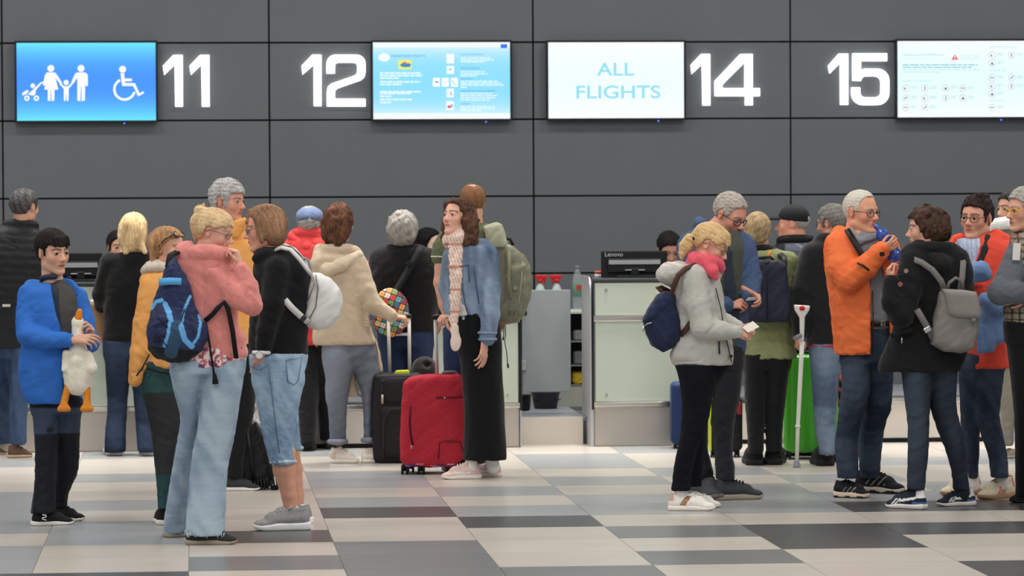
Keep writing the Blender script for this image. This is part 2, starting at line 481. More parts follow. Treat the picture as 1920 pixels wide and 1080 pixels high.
def rotm(yaw, pitch=0, roll=0):
    """rows = lateral (the head's own left), forward, up; yaw 0 faces the camera, 90 faces picture-right"""
    y, p, r = [math.radians(v) for v in (yaw, pitch, roll)]
    f = A3([math.sin(y), -math.cos(y), 0]); l = A3([math.cos(y), math.sin(y), 0]); u = A3([0, 0, 1])
    f, u = f * math.cos(p) - u * math.sin(p), u * math.cos(p) + f * math.sin(p)
    l, u = l * math.cos(r) + u * math.sin(r), u * math.cos(r) - l * math.sin(r)
    return np.stack([l, f, u])
class Head:
    """head frame: points (lateral, forward, up) in head heights from the middle of the head"""
    def __init__(s, fig, x, y, H, yaw, pitch=0, roll=0, d=0):
        s.f = fig; s.c = fig.P(x, y, d); s.H = H; s.M = rotm(yaw, pitch, roll)
    def p(s, l, f, u): return s.c + s.H * (l * s.M[0] + f * s.M[1] + u * s.M[2])
    def q(s, V): return (V - s.c) @ s.M.T / s.H
    def cap(s, a, b, ra, rb=None, flat=None):
        if flat is not None: flat = (A3(flat[0]) @ s.M, flat[1])
        return s_cap(s.p(*a), s.p(*b), ra * s.H, (ra if rb is None else rb) * s.H, flat)
    def ell(s, c, r, rot=None):
        M = s.M if rot is None else rot @ s.M
        return s_ell(s.p(*c), A3(r) * s.H, M)
    def half(s, pt, n): return s_half(s.p(*pt), A3(n) @ s.M)
    def side(s, poly, k=0.03, w=0.8):
        """outline in (forward, up) given full width"""
        g = poly_d(poly); M = s.M; c = s.c; H = s.H
        def f(x, y, z):
            X, Y, Z = x - f32(c[0]), y - f32(c[1]), z - f32(c[2])
            a = (X * f32(M[1, 0]) + Y * f32(M[1, 1]) + Z * f32(M[1, 2])) / f32(H)
            b = (X * f32(M[2, 0]) + Y * f32(M[2, 1]) + Z * f32(M[2, 2])) / f32(H)
            return g(a, b) * f32(H)
        return (f, s.c - H, s.c + H)
def head_field(h, wide=1.0, jaw=1.0, nose=1.0, chin=1.0, fem=False, old=0.0, fat=0.0, ear=1.0, mouth=0.0):
    F = Field(); w = wide
    F.add(h.ell((0, -.03, .13), (.33 * w, .43, .37)))
    F.add(h.ell((0, .10, -.06), (.275 * w, .315, .40)), .06 * h.H)
    j = .19 * jaw * w
    for s in (-1, 1):
        F.add(h.cap((s * j, .00, -.26), (s * .06, .29, -.40 - .01 * chin), .115 + .02 * fat, .085), .07 * h.H)
        F.add(h.ell((s * .175 * w, .25, -.09), (.10, .10, .11)), .08 * h.H)                 # cheek
        F.add(h.cap((s * .06, .375, .105), (s * .21, .315, .095), .036 if fem else .045, .028 if fem else .035), .05 * h.H)     # brow ridge
    F.add(h.ell((0, .345, -.43), (.085 * chin, .075, .065)), .05 * h.H)
    F.add(h.ell((0, .335, -.265), (.12, .075, .10)), .05 * h.H)                              # mouth mound
    if fat: F.add(h.ell((0, .12, -.46), (.17, .2, .10 * fat + .04)), .08 * h.H)
    for s in (-1, 1): F.sub(h.ell((s * .14, .435, .025), (.095, .070 if fem else .085, .056 if fem else .062)), .05 * h.H)    # sockets
    n = nose
    F.add(h.cap((0, .375, .05), (0, .40 + .065 * n, -.115), .032, .048), .035 * h.H)
    F.add(h.ell((0, .405 + .065 * n, -.125), (.052, .052, .045)), .03 * h.H)
    for s in (-1, 1): F.add(h.ell((s * .052, .395 + .03 * n, -.145), (.036, .05, .034)), .025 * h.H)
    for s in (-1, 1):                                                                       # lids
        F.add(h.ell((s * .14, .328, .022), (.078, .073, .06)), .012 * h.H)
        F.sub(h.ell((s * .142, .40, .012), (.056, .05, .0155)), .006 * h.H)
    F.add(h.cap((-.07, .385, -.252), (0, .412, -.246), .017, .022), .015 * h.H); F.add(h.cap((.07, .385, -.252), (0, .412, -.246), .017, .022), .015 * h.H)
    F.add(h.cap((-.055, .39, -.292), (.055, .39, -.292), .022, .022), .02 * h.H)
    F.sub(h.cap((-.09, .405, -.272), (.09, .405, -.272), .007 + max(mouth, 0)), .012 * h.H)
    if old:
        for s in (-1, 1): F.sub(h.cap((s * .085, .43, -.15), (s * .135, .375, -.29), .012 * old), .03 * h.H)
    for s in (-1, 1):                                                                       # ears
        R = rotm(0); a = math.radians(-18 * s); ca, sa = math.cos(a), math.sin(a)
        Er = np.array([[ca, sa, 0], [-sa, ca, 0], [0, 0, 1.]])
        F.add(h.ell((s * .335 * w, -.03, .0), (.03 * ear, .075, .125), Er), .02 * h.H)
        F.sub(h.ell((s * .37 * w, -.015, .01), (.022, .045, .085), Er), .015 * h.H)
    return F
def head_paint(h, base, brow=None, lip=(190, 110, 105), red=0.35, stubble=0.0, iris=None, browthick=.022):
    base = L(base); lipc = L(lip); browc = None if brow is None else L(brow)
    def col(V):
        q = h.q(V); l, f, u = np.abs(q[:, 0]), q[:, 1], q[:, 2]
        c = np.tile(base * 1.1, (len(V), 1)) * (1 + 0.05 * hash_noise(q, 9, 3))[:, None]
        g = lambda a, b, cc, ra, rb, rc: np.exp(-(((l - a) / ra) ** 2 + ((f - b) / rb) ** 2 + ((u - cc) / rc) ** 2))
        rd = np.clip(g(.16, .27, -.10, .10, .14, .09) + g(0, .47, -.13, .06, .09, .06) + g(.34, -.03, 0, .06, .1, .14) * .8, 0, 1) * red
        c = c * (1 - rd[:, None] * np.array([0.06, 0.30, 0.30]))
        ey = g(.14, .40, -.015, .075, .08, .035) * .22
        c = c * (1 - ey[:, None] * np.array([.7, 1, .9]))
        if stubble:
            st = np.clip((-.16 - u) / .06, 0, 1) * np.clip((f - .02) / .12, 0, 1) * (u > -.56) * stubble
            c = c * (1 - st[:, None] * np.array([.5, .42, .35]))
        lm = ((l < .085) & (f > .33) & (u < -.222 - .25 * l * 0) & (u > -.318 + l * .35)).astype(float) * .75
        c = c * (1 - lm[:, None]) + lipc * lm[:, None]
        ml = ((l < .10) & (f > .32) & (np.abs(u + .272) < .0075)).astype(float) * .75
        c = c * (1 - ml[:, None]) + lipc * .25 * ml[:, None]
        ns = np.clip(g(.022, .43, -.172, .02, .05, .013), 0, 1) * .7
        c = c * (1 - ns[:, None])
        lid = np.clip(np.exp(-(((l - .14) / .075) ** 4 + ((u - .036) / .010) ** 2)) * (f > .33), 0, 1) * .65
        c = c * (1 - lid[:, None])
        if browc is not None:
            bu = .112 + .12 * (l - .06) - .35 * np.maximum(l - .15, 0)
            bm = np.exp(-((u - bu) / browthick) ** 4) * (l > .035) * (l < .24) * (f > .22) * .85
            c = c * (1 - bm[:, None]) + browc * bm[:, None]
        return np.clip(c, 0.001, 1)
    return col
def eyes(h, fig, root, iris=(90, 70, 50), look=(0, 0)):
    for s in (-1, 1):
        c = h.p(s * .14, .333, .018); r = .066 * h.H
        g = h.M[1] * 1.0 + h.M[0] * look[0] + h.M[2] * look[1]; g = g / np.linalg.norm(g)
        F = Field().add(s_ell(c, (r, r, r)))
        def col(V, c=c, g=g):
            n = (V - c); n = n / np.linalg.norm(n, axis=1)[:, None]; a = n @ g
            o = np.tile(L(188, 178, 170), (len(V), 1)); o[a > .76] = L(iris); o[a > .92] = L(16, 14, 14); return o
        fig.mesh('eye', F, 0.9, M_EYE, col, root, pad=2, smooth=0)
HAIRM = mat('hair', None, rough=0.55, spec=0.4, bump=0.5, bscale=220, stretch=(1, 1, 0.12), var=0.25, vscale=150)
HAIRS = mat('hair_short', None, rough=0.7, spec=0.15, bump=0.3, bscale=260, stretch=(1, 1, 0.3), var=0.08, vscale=160)
HAIRF = mat('hair_fine', None, rough=0.65, spec=0.15, bump=0.35, bscale=260, stretch=(1, 1, 0.1), var=0.18, vscale=200)
def hair_col(h, a, b=None, sc=7.0, zs=0.12, root=None, mix=0.5, seed=1, ys=1.0):
    a = L(a); b = a * 0.5 if b is None else L(b)
    def col(V):
        q = h.q(V) * np.array([1, ys, zs]); n = .7 * hash_noise(q, sc * 1.4, seed) + .7 * hash_noise(q, sc * 3.5, seed + 1)
        t = np.clip(mix + n * .45, 0, 1)[:, None]; c = a * (1 - t) + b * t
        if root is not None:
            rc, u0, u1 = root; u = h.q(V)[:, 2]; k = np.clip((u - u0) / (u1 - u0), 0, 1)[:, None]; c = c * (1 - k) + L(rc) * k * (0.7 + 0.3 * t)
        return c
    return col
def strand(h, amp=.012, n=34, wav=3.0, seed=0):
    """vertical locks round the head's axis"""
    M, c, H = h.M, h.c, h.H
    def f(x, y, z):
        X, Y, Z = x - f32(c[0]), y - f32(c[1]), z - f32(c[2])
        l = X * f32(M[0, 0]) + Y * f32(M[0, 1]) + Z * f32(M[0, 2]); fo = X * f32(M[1, 0]) + Y * f32(M[1, 1]) + Z * f32(M[1, 2])
        u = (X * f32(M[2, 0]) + Y * f32(M[2, 1]) + Z * f32(M[2, 2])) / f32(H)
        a = np.arctan2(l, fo + f32(.1 * H))
        return f32(amp * H) * (np.sin(a * n + np.sin(u * 6 + a * 5 + seed) * f32(wav)) + f32(.6) * np.sin(a * f32(n * 1.9) + u * 7 + seed))
    return f
def curls(h, amp=.03, lam=.16, seed=0):
    r = np.random.RandomState(seed + 50); ks = []
    for i in range(8):
        d = r.randn(3); d = d / np.linalg.norm(d); ks.append((d * 6.28 / (lam * h.H) * r.uniform(.45, 1.5), r.rand() * 6.28))
    def f(x, y, z):
        t = 0
        for i, (k, p) in enumerate(ks):
            t = t + np.sin(x * f32(k[0]) + y * f32(k[1]) + z * f32(k[2]) + f32(p) + (t * f32(.9) if i else f32(0)))
        return t * f32(amp * h.H * .33)
    return f
SHORT = [(.47, .34), (.33, .31), (.25, .20), (.20, .06), (.15, -.10), (.075, -.10), (.065, .07), (-.02, .15), (-.11, .10), (-.14, -.06), (-.19, -.21), (-.36, -.27), (-.8, -.2), (-.8, .9), (.6, .9)]
def hair_cap(h, t=.035, keep=SHORT, top=0.0, back=0.0):
    F = Field()
    F.add(h.ell((0, -.03 - back / 2, .13 + top / 2), (.33 + t, .43 + t + back / 2, .37 + t + top / 2)))
    if keep is not None: F.inter(h.side(keep), .03 * h.H)
    return F
FR = mat('spectacle_frame', L(38, 36, 38), rough=0.35, spec=0.5)
FRB = mat('spectacle_frame_brown', L(70, 45, 30), rough=0.35, spec=0.5)
FRY = mat('spectacle_frame_yellow', L(225, 185, 60), rough=0.4)
LENS = mat('spectacle_lens', L(245, 248, 250), rough=0.02, trans=1.0, alpha=0.25, ior=1.05, spec=0.5)
def glasses(h, fig, root, m=FR, R=.092, th=.012, rect=0.75, y=.0, fwd=.425, temple=None, name='glasses'):
    b = MB()
    for s in (-1, 1):
        pts = []
        for i in range(21):
            a = 2 * math.pi * i / 20; pts.append(h.p(s * .15 + R * 1.12 * math.cos(a), fwd - .03 * abs(math.cos(a) * 0) - .05 * max(0, s * math.cos(a)), y + rect * R * math.sin(a)))
        b.tube(pts, th * h.H, 6, False)
        b.tube([h.p(s * (.15 + R * 1.12), fwd - .05, y + .02), h.p(s * .335, .22, y + .045), h.p(s * .35, .0, y + .055), h.p(s * .345, -.09, y - .0)], th * .9 * h.H, 6)
    b.tube([h.p(-.05, fwd, y + .01), h.p(0, fwd + .015, y + .03), h.p(.05, fwd, y + .01)], th * h.H, 6)
    g = fig.mb(name, b, m if temple is None else m, root)
    for s in (-1, 1):
        lb = MB(); v0 = [lb.bm.verts.new(h.p(s * .15 + R * 1.12 * math.cos(a), fwd - .05 * max(0, s * math.cos(a)), y + rect * R * math.sin(a))) for a in [2 * math.pi * i / 16 for i in range(16)]]
        lb.bm.faces.new(v0); fig.mb('lens', lb, LENS, g)
    return g
def hand_shapes(w, d, n, Lh, side=1, curl=(25, 30, 35, 40), spread=5, thumb=(40, 20), tcurl=25, wr=None):
    """palm, four fingers of three bones each and a thumb; w wrist, d finger direction, n palm normal, side +1 puts the thumb on d x n"""
    d = A3(d); d = d / np.linalg.norm(d); n = A3(n); n = n - d * (n @ d); n = n / np.linalg.norm(n); a = np.cross(d, n) * side
    w = A3(w); S = []
    wr = wr or .135
    S.append((s_cap(w - d * .25 * Lh, w + d * .06 * Lh, wr * Lh, .12 * Lh, (n, .8)), 0))
    S.append((s_cap(w + d * .06 * Lh, w + d * .44 * Lh + a * .07 * Lh, .13 * Lh, .115 * Lh, (n, .62)), .05 * Lh))
    S.append((s_cap(w + d * .08 * Lh - a * .04 * Lh, w + d * .42 * Lh - a * .12 * Lh, .115 * Lh, .085 * Lh, (n, .7)), .06 * Lh))
    lens = [(.23, .145, .11), (.255, .165, .115), (.235, .155, .11), (.185, .115, .095)]; rad = [.052, .054, .05, .044]
    for i in range(4):
        off = .165 - .11 * i; st = w + d * ((.49, .51, .49, .45)[i]) * Lh + a * off * Lh - n * .005 * Lh
        sp = math.radians((1.5 - i) * spread); dd = d * math.cos(sp) + a * math.sin(sp)
        cu = curl[i] if isinstance(curl[i], (tuple, list)) else (curl[i], curl[i] * 1.1, curl[i] * .7)
        an = 0; p = st; r = rad[i]
        for j in range(3):
            an += math.radians(cu[j]); v = dd * math.cos(an) + n * math.sin(an); e = p + v * lens[i][j] * Lh
            S.append((s_cap(p, e, r * Lh, r * .9 * Lh), .02 * Lh if j == 0 else .008 * Lh)); p = e; r *= .9
    t0 = w + d * .13 * Lh + a * .10 * Lh + n * .03 * Lh; ta = math.radians(thumb[0]); tb = math.radians(thumb[1])
    v = d * math.cos(ta) * math.cos(tb) + a * math.sin(ta) * math.cos(tb) + n * math.sin(tb); p = t0
    for j, (ln, r) in enumerate(((.20, .075), (.17, .056), (.13, .05))):
        e = p + v * ln * Lh; S.append((s_cap(p, e, r * Lh, r * .85 * Lh), .03 * Lh if j == 0 else .01 * Lh)); p = e
        q = math.radians(tcurl); v = v * math.cos(q) + (d * .6 - a * .6 + n * .5) / 1.0 * math.sin(q); v = v / np.linalg.norm(v)
    return S
def sock(fig, pts, rgb=(224, 222, 218), name='sock'):
    F = Field(); fig.chain(F, pts); return fig.mesh(name, F, 1.6, CLOTH, L(rgb))
def hood_piece(fig, prims, m, col, seed=3, amp=1.3, lx=26, lz=18, name='hood', k=8, cut=None, h=1.8):
    F = Field()
    for s in prims: F.add(s, k)
    F.bend(wrinkle(amp, lx, lz, seed))
    if cut: cut(F)
    return fig.mesh(name, F, h, m, noisecol(col, .08, .06, seed))
def body(fig, root, h, HF, neck_to, paint, hands=(), limbs=(), core=(), tone=(215, 165, 138), neck_r=.2, neck_from=(0, -.10, -.22), res=1.5, hres=1.35):
    """one continuous skin: head and neck, hands, bare limbs and the trunk that the clothes cover"""
    parts = []
    nk = fig.P(*neck_to[:3]); r1 = neck_to[3] if len(neck_to) > 3 else neck_r * h.H * 1.15
    HF.add(s_cap(h.p(*neck_from), nk, neck_r * h.H, r1), .07 * h.H)
    parts.append((HF, res))
    for S in hands:
        F = Field()
        for sh, k in S: F.add(sh, k)
        parts.append((F, hres))
    for F in limbs: parts.append((F, 2.6))
    Fc = Field()
    for pts in core: fig.chain(Fc, pts, 4.0)
    if core:
        Fc.add(s_cap(nk, fig.P(*core[0][0][:3]), r1 * .8, core[0][0][3]), 6)
        parts.append((Fc, 5.0))
    objs = []
    for F, rs in parts:
        V, Q = polygonise(F, rs, 3.0); V = relax(V, Q, 1)
        if len(V): objs.append((V, Q))
    me = None
    try:
        os_ = [link('tmp', raw_mesh('tmp', V * fig.s, Q)) for V, Q in objs]
        for o in os_[1:]:
            md = os_[0].modifiers.new('u', 'BOOLEAN'); md.operation = 'UNION'; md.solver = 'MANIFOLD'; md.object = o
        dg = bpy.context.evaluated_depsgraph_get(); ev = os_[0].evaluated_get(dg)
        me = bpy.data.meshes.new_from_object(ev); nv = sum(len(V) for V, Q in objs)
        if len(me.vertices) < 0.55 * nv or len(me.vertices) > 1.6 * nv: me = None
    except Exception as e:
        print('BOOL', e); me = None
    for o in os_:
        mm = o.data; bpy.data.objects.remove(o); 
        if mm is not me: bpy.data.meshes.remove(mm)
    if me is None:
        print('JOINED', root.name)
        n = 0; VV = []; QQ = []
        for V, Q in objs: VV.append(V); QQ.append(Q + n); n += len(V)
        me = raw_mesh('body', np.concatenate(VV) * fig.s, np.concatenate(QQ))
    V = np.empty(len(me.vertices) * 3); me.vertices.foreach_get('co', V); V = V.reshape(-1, 3) / fig.s
    c = paint(V) if paint else np.tile(L(tone), (len(V), 1))
    qq = h.q(V); far = (np.linalg.norm(qq, axis=1) > 1.0)
    c[far] = (np.tile(L(tone), (len(V), 1)) * (1 + 0.08 * hash_noise(V, .12, 5))[:, None])[far]
    if 'Col' in me.color_attributes: me.color_attributes.remove(me.color_attributes['Col'])
    a = me.color_attributes.new('Col', 'FLOAT_COLOR', 'POINT'); c4 = np.ones((len(V), 4), np.float32); c4[:, :3] = c
    a.data.foreach_set('color', c4.ravel())
    me.polygons.foreach_set('use_smooth', np.ones(len(me.polygons), bool))
    me.materials.clear(); me.name = 'body'
    return link('body', me, SKIN, root)
SHOEM = mat('shoe_upper', None, rough=0.75, bump=0.25, bscale=500, spec=0.3)
SOLEM = mat('shoe_sole', None, rough=0.6, spec=0.3)
LACEM = mat('shoe_lace', None, rough=0.9)
def shoe(fig, root, heel, toe, upper=(30, 30, 32), sole=(225, 220, 212), lace=None, wd=.19, hi=1.0, soleh=.09, colf=None, solef=None, lift=0.0, h=1.1, out=0.0, label=None):
    """shoe from the floor pixels of its heel and toe; sole and laces are sub-parts"""
    a = fig.G(*heel); b = fig.G(*toe); u = b - a; u[2] = 0; Ln = np.linalg.norm(u); u = u / Ln; v = np.cross([0, 0, 1], u); z = A3([0, 0, 1.])
    M = np.stack([u, v, z]); a = a + z * lift
    p = lambda x, y, zz: a + Ln * (x * u + y * v + zz * z)
    S = lambda A, B, ra, rb, fl=None: s_cap(p(*A), p(*B), ra * Ln, rb * Ln, fl)
    F = Field(); sh = soleh
    F.add(S((.13, 0, sh + .06), (.15, 0, .29 * hi), wd * .60, wd * .52))
    F.add(S((.16, 0, sh + .06), (.66, 0, sh + .03), wd * .70, wd * .78), .05 * Ln)
    F.add(s_ell(p(.76, 0, sh * .75), A3([.225, wd * .86, .105]) * Ln, M), .05 * Ln)
    F.add(S((.27, 0, .275 * hi), (.64, 0, sh + .10), wd * .48, wd * .46), .06 * Ln)
    F.sub(s_half(p(0, 0, sh * .6), z)); F.sub(S((.165, 0, .34 * hi), (.19, 0, .46 * hi), wd * .40, wd * .45), .02 * Ln)
    up = L(upper)
    def cf(V):
        q = (V - a) @ M.T / Ln
        c = np.tile(up, (len(V), 1)) * (1 + .12 * hash_noise(q, 20, 2))[:, None]
        return colf(q, c) if colf else c
    o = fig.mesh('shoe', F, h, SHOEM, cf, root, label)
    pl = [(0.0, .55 * wd), (.05, .72 * wd), (.16, .80 * wd), (.38, .74 * wd), (.62, .92 * wd), (.78, .96 * wd), (.92, .70 * wd), (.99, .30 * wd)]
    pl = [(x, y) for x, y in pl] + [(x, -y) for x, y in pl[::-1]]; g = poly_d(pl)
    sh_w = lambda q0: np.sin(q0 * f32(9.0)) * f32(.18)
    def sf(x, y, zz):
        X, Y, Z = x - f32(a[0]), y - f32(a[1]), zz - f32(a[2])
        q0 = (X * f32(u[0]) + Y * f32(u[1])) / f32(Ln); q1 = (X * f32(v[0]) + Y * f32(v[1])) / f32(Ln); q2 = Z / f32(Ln)
        toeup = np.maximum(q0 - f32(.78), 0) ** 2 * f32(1.1)
        return smax(g(q0, q1), np.maximum(toeup - q2, q2 - f32(sh) * (f32(1.12) - f32(.38) * q0) - toeup * f32(.7) + f32(.05) * sh_w(q0)), f32(.03)) * f32(Ln)
    lo = a - Ln * .4; hi_ = a + u * Ln + Ln * .4; lo = np.minimum(a, a + u * Ln) - wd * Ln * 1.05; hi_ = np.maximum(a, a + u * Ln) + wd * Ln * 1.05; lo[2] = a[2] - 1; hi_[2] = a[2] + sh * Ln * 1.6
    sc_ = L(sole)
    fig.mesh('sole', Field().add((sf, lo, hi_)), h, SOLEM, (lambda V: solef((V - a) @ M.T / Ln, np.tile(sc_, (len(V), 1)))) if solef else sc_, o)
    if lace is not None:
        lb = MB(); zt = lambda x: .262 * hi + (x - .30) * (sh + .11 - .262 * hi) / .34
        for i in range(5):
            x = .31 + .065 * i; zz = zt(x) + wd * .49
            lb.tube([p(x - .01, -wd * .40, zz - .03), p(x + .02, 0, zz + .012), p(x + .01, wd * .40, zz - .03)], .017 * Ln, 5)
        for s in (-1, 1):
            lb.tube([p(.30, 0, zt(.3) + wd * .46), p(.33, s * .07, zt(.3) + wd * .62), p(.40, s * .12, zt(.4) + wd * .42), p(.36, s * .06, zt(.36) + wd * .42), p(.30, 0, zt(.3) + wd * .46)], .011 * Ln, 5)
        fig.mb('lace', lb, mat('lace_%d_%d_%d' % tuple(lace), L(lace), rough=.9), o)
    return o
def patch(F, name='patch'): pass
def noisecol(base, var=.1, sc=.05, seed=0, second=None, mix=.5, zs=1.0):
    b = L(base)
    def col(V):
        q = V * np.array([1, 1, zs]); n = hash_noise(q, sc, seed)
        if second is not None:
            t = np.clip(mix - .5 + .5 + n * .9, 0, 1)[:, None] if mix == .5 else np.clip(mix + n * .6, 0, 1)[:, None]
            return b * (1 - t) + L(second) * t
        return np.clip(b * (1 + var * n)[:, None], .001, 1)
    return col
# cloth materials (colour from the attribute)
CLOTH = mat('cloth_cotton', None, rough=0.92, bump=0.15, bscale=600, spec=0.15, sheen=0.1, fold=.5)
SHELL = mat('cloth_shell', None, rough=0.72, bump=0.12, bscale=300, spec=0.22, fold=.55)
FLEECE = mat('cloth_fleece', None, rough=1.0, bump=0.6, bscale=300, spec=0.1, sheen=0.3, var=.08, vscale=90)
WOOL = mat('cloth_wool', None, rough=1.0, bump=0.35, bscale=420, spec=0.08, sheen=0.15, fold=.3)
DENIM = mat('cloth_denim', None, rough=0.92, bump=0.3, bscale=700, spec=0.15, var=.08, vscale=260, fold=.3)
NYLON = mat('nylon', None, rough=0.62, bump=0.2, bscale=420, spec=0.3, fold=.4)
LEATHER = mat('leather', None, rough=0.5, bump=0.2, bscale=380, spec=0.45)
METAL = mat('metal_bright', L(205, 205, 205), rough=0.25, metal=1.0)
BLK = mat('black_plastic', L(24, 24, 26), rough=0.45)
WHT = mat('white_plastic', L(232, 232, 230), rough=0.45)
def jeans_col(a, b, seed=0, seams=None):
    """faded denim: b shows on the worn fronts"""
    A, Bc = L(a), L(b)
    def col(V):
        n = hash_noise(V * np.array([1, 1, .5]), .035, seed); n2 = hash_noise(V * np.array([1, 1, 1.6]), .12, seed + 3)
        t = np.clip(.5 + .8 * n + .25 * n2, 0, 1)[:, None]; return A * (1 - t) + Bc * t
    return col
def trousers(fig, legs, hip=None, m=CLOTH, col=(40, 40, 45), amp=.9, lx=26, lz=15, seed=1, knees=None, h=2.0, name='trousers', k=5.0, label=None, extra=None, ankles=1.0, p=2.1):
    F = Field()
    if fig.feet:
        for rows, fy in zip(legs, fig.feet):
            dz = fig.G(fig.fx, fy)[1]; y0 = min(q[0] for q in rows); y1 = max(q[0] for q in rows)
            rows[:] = [(y, a, b_, d + dz * ((y - y0) / (y1 - y0)) ** 1.3, hd) for y, a, b_, d, hd in rows]
    for rows in legs: F.add(fig.loft(rows, p=p, k=2.0), k)
    if hip: F.add(fig.loft(hip, p=2.3, k=3.0), 7.0)
    if extra: extra(F)
    pts = []
    for rows in legs:
        ys = [r[0] for r in rows]; y0, y1 = min(ys), max(ys)
        for fr in (.5, .97):
            yy = y0 + (y1 - y0) * fr; r = min(rows, key=lambda q: abs(q[0] - yy)); pts.append(fig.P((r[1] + r[2]) / 2, r[0], r[3]))
    wr = wrinkle(amp, lx, lz, seed); nr = near(pts, 60)
    F.bend(lambda x, y, z: wr(x, y, z) * (f32(.22) + f32(1.1) * nr(x, y, z)))
    c = noisecol(col, .1, .06, seed) if isinstance(col, tuple) else col
    return fig.mesh(name, F, h, m, c, label=label)
def jacket(fig, torso, arms=(), m=CLOTH, col=(40, 40, 45), amp=1.2, lx=30, lz=22, seed=2, h=2.0, name='jacket', extra=None, cut=None, k=7.0, p=2.4, label=None, ka=9.0, post=None, elbow=1.0, precut=None):
    F = Field()
    if torso: F.add(fig.loft(torso, p=p, k=3.0))
    if precut: precut(F)
    for ch in arms:
        G = Field(); fig.chain(G, ch, 5.0); F.add(G.shape(), ka if torso else 0)
    if extra: extra(F)
    wr = wrinkle(amp, lx, lz, seed)
    pts = [fig.P(*c[:3]) for ch in arms for c in ch[1:]]
    if pts:
        nr = near(pts, 38); w2 = wrinkle(amp * elbow, lx * .6, lz * .55, seed + 7)
        F.bend(lambda x, y, z: wr(x, y, z) * f32(.7) + w2(x, y, z) * nr(x, y, z))
    else: F.bend(wr)
    if cut:
        G = Field(); G.ops = list(F.ops); G.disp = list(F.disp); G.lo = F.lo; G.hi = F.hi
        F2 = Field(); F2.add(G.shape()); cut(F2); F = F2
    c = noisecol(col, .08, .05, seed) if isinstance(col, tuple) else col
    o = fig.mesh(name, F, h, m, c, label=label)
    return o
def core_of(torso, arms=(), legs=(), fr=.5):
    """thin trunk and limbs under the clothes"""
    out = []
    t = [((r[1] + r[2]) / 2, r[0], r[3], min((r[2] - r[1]) / 2, r[4]) * .6) for r in torso]
    out.append(t)
    for ch in arms:
        n = [(c[0], c[1], c[2], c[3] * fr) for c in ch]; mid = t[min(1, len(t) - 1)]
        out.append([mid] + n)
    for rows in legs:
        out.append([t[-1]] + [((r[1] + r[2]) / 2, r[0], r[3], min((r[2] - r[1]) / 2, r[4]) * fr * (.35 if r is rows[-1] else 1)) for r in rows])
    return out
# ------------------------------------------------------------------ floor
TX0, TW, TY0, TH = -0.032, 0.702, 17.335, 0.690
TC = {'L': (193, 186, 177), 'G': (157, 160, 162), 'M': (116, 118, 121), 'D': (78, 79, 81)}
def tile_mat(k):
    n = NT('floor_tile_' + {'L': 'cream', 'G': 'grey', 'M': 'mid', 'D': 'dark'}[k])
    tc = n.new('ShaderNodeTexCoord'); mp = n.new('ShaderNodeMapping'); mp.inputs['Scale'].default_value = (1.2, 14, 1); n.ln(tc.outputs['Object'], mp.inputs[0])
    oi = n.new('ShaderNodeObjectInfo'); ad = n.new('ShaderNodeVectorMath', operation='ADD'); n.ln(mp.outputs[0], ad.inputs[0]); n.ln(oi.outputs['Random'], ad.inputs[1])
    no = n.new('ShaderNodeTexNoise', i_Scale=2.2, i_Detail=5.0); n.ln(ad.outputs[0], no.inputs['Vector'])
    mr = n.new('ShaderNodeMapRange'); mr.inputs[1].default_value = .3; mr.inputs[2].default_value = .7; mr.inputs[3].default_value = .92; mr.inputs[4].default_value = 1.08; n.ln(no.outputs[0], mr.inputs[0])
    m2 = n.new('ShaderNodeMapRange'); m2.inputs[3].default_value = .96; m2.inputs[4].default_value = 1.04; n.ln(oi.outputs['Random'], m2.inputs[0])
    mu = n.new('ShaderNodeMath', operation='MULTIPLY'); n.ln(mr.outputs[0], mu.inputs[0]); n.ln(m2.outputs[0], mu.inputs[1])
    mx = n.new('ShaderNodeMix', data_type='RGBA', blend_type='MULTIPLY'); mx.inputs[0].default_value = 1; mx.inputs[6].default_value = (*L(TC[k]), 1); n.ln(mu.outputs[0], mx.inputs[7])
    n.ln(mx.outputs[2], n.b.inputs['Base Color']); n.b.inputs['Roughness'].default_value = .30; n.b.inputs['Specular IOR Level'].default_value = .42
    n.ln(no.outputs[0], n.new('ShaderNodeBump', i_Strength=.02, i_Distance=.002).inputs['Height'])
    return n.m
TM = {k: tile_mat(k) for k in TC}
fl = MB().boxe((-14, -2, -0.12), (18, 32, -0.004)).build('floor', mat('grout', L(150, 143, 134), rough=.8))
tag(fl, 'stone tile floor in bands of cream, grey and dark grey', None, None, 'structure')
TILES = {  # column: tiles from row -1 (nearest the camera) outwards
    -1: 'DGGLGGGGLLLGLLGLL', 0: 'DLLGGLGLLGLLGLLGL', 1: 'LMLDLLLLLLGLGLLGL', 2: 'MMMLLDGLGGLLGLLLG', 3: 'MLLLDGLGLLLLLLLGL',  # one grey tile in the second column paints the people's shadow as tile colour
    4: 'LMLMLGGLGLGGLLGLL', 5: 'LLDDLGGGLGLLGLLGL', 6: 'DLLDLDGLGLLGLLGLL', 7: 'LGLDLDLGLLGLLGLLG'}
rt = random.Random(5)
tme = {k: bpy.data.meshes.new('tile') for k in TC}
def tile_bm(b, x0, y0):
    g = .0016
    b.boxe((x0 + g, y0 + g, -.012), (x0 + TW - g, y0 + TH - g, 0.0))
for k, me in tme.items():
    b = MB(); tile_bm(b, -TW / 2, -TH / 2); b.bm.to_mesh(me); b.bm.free(); me.materials.append(TM[k])
rest = {k: MB() for k in TC}
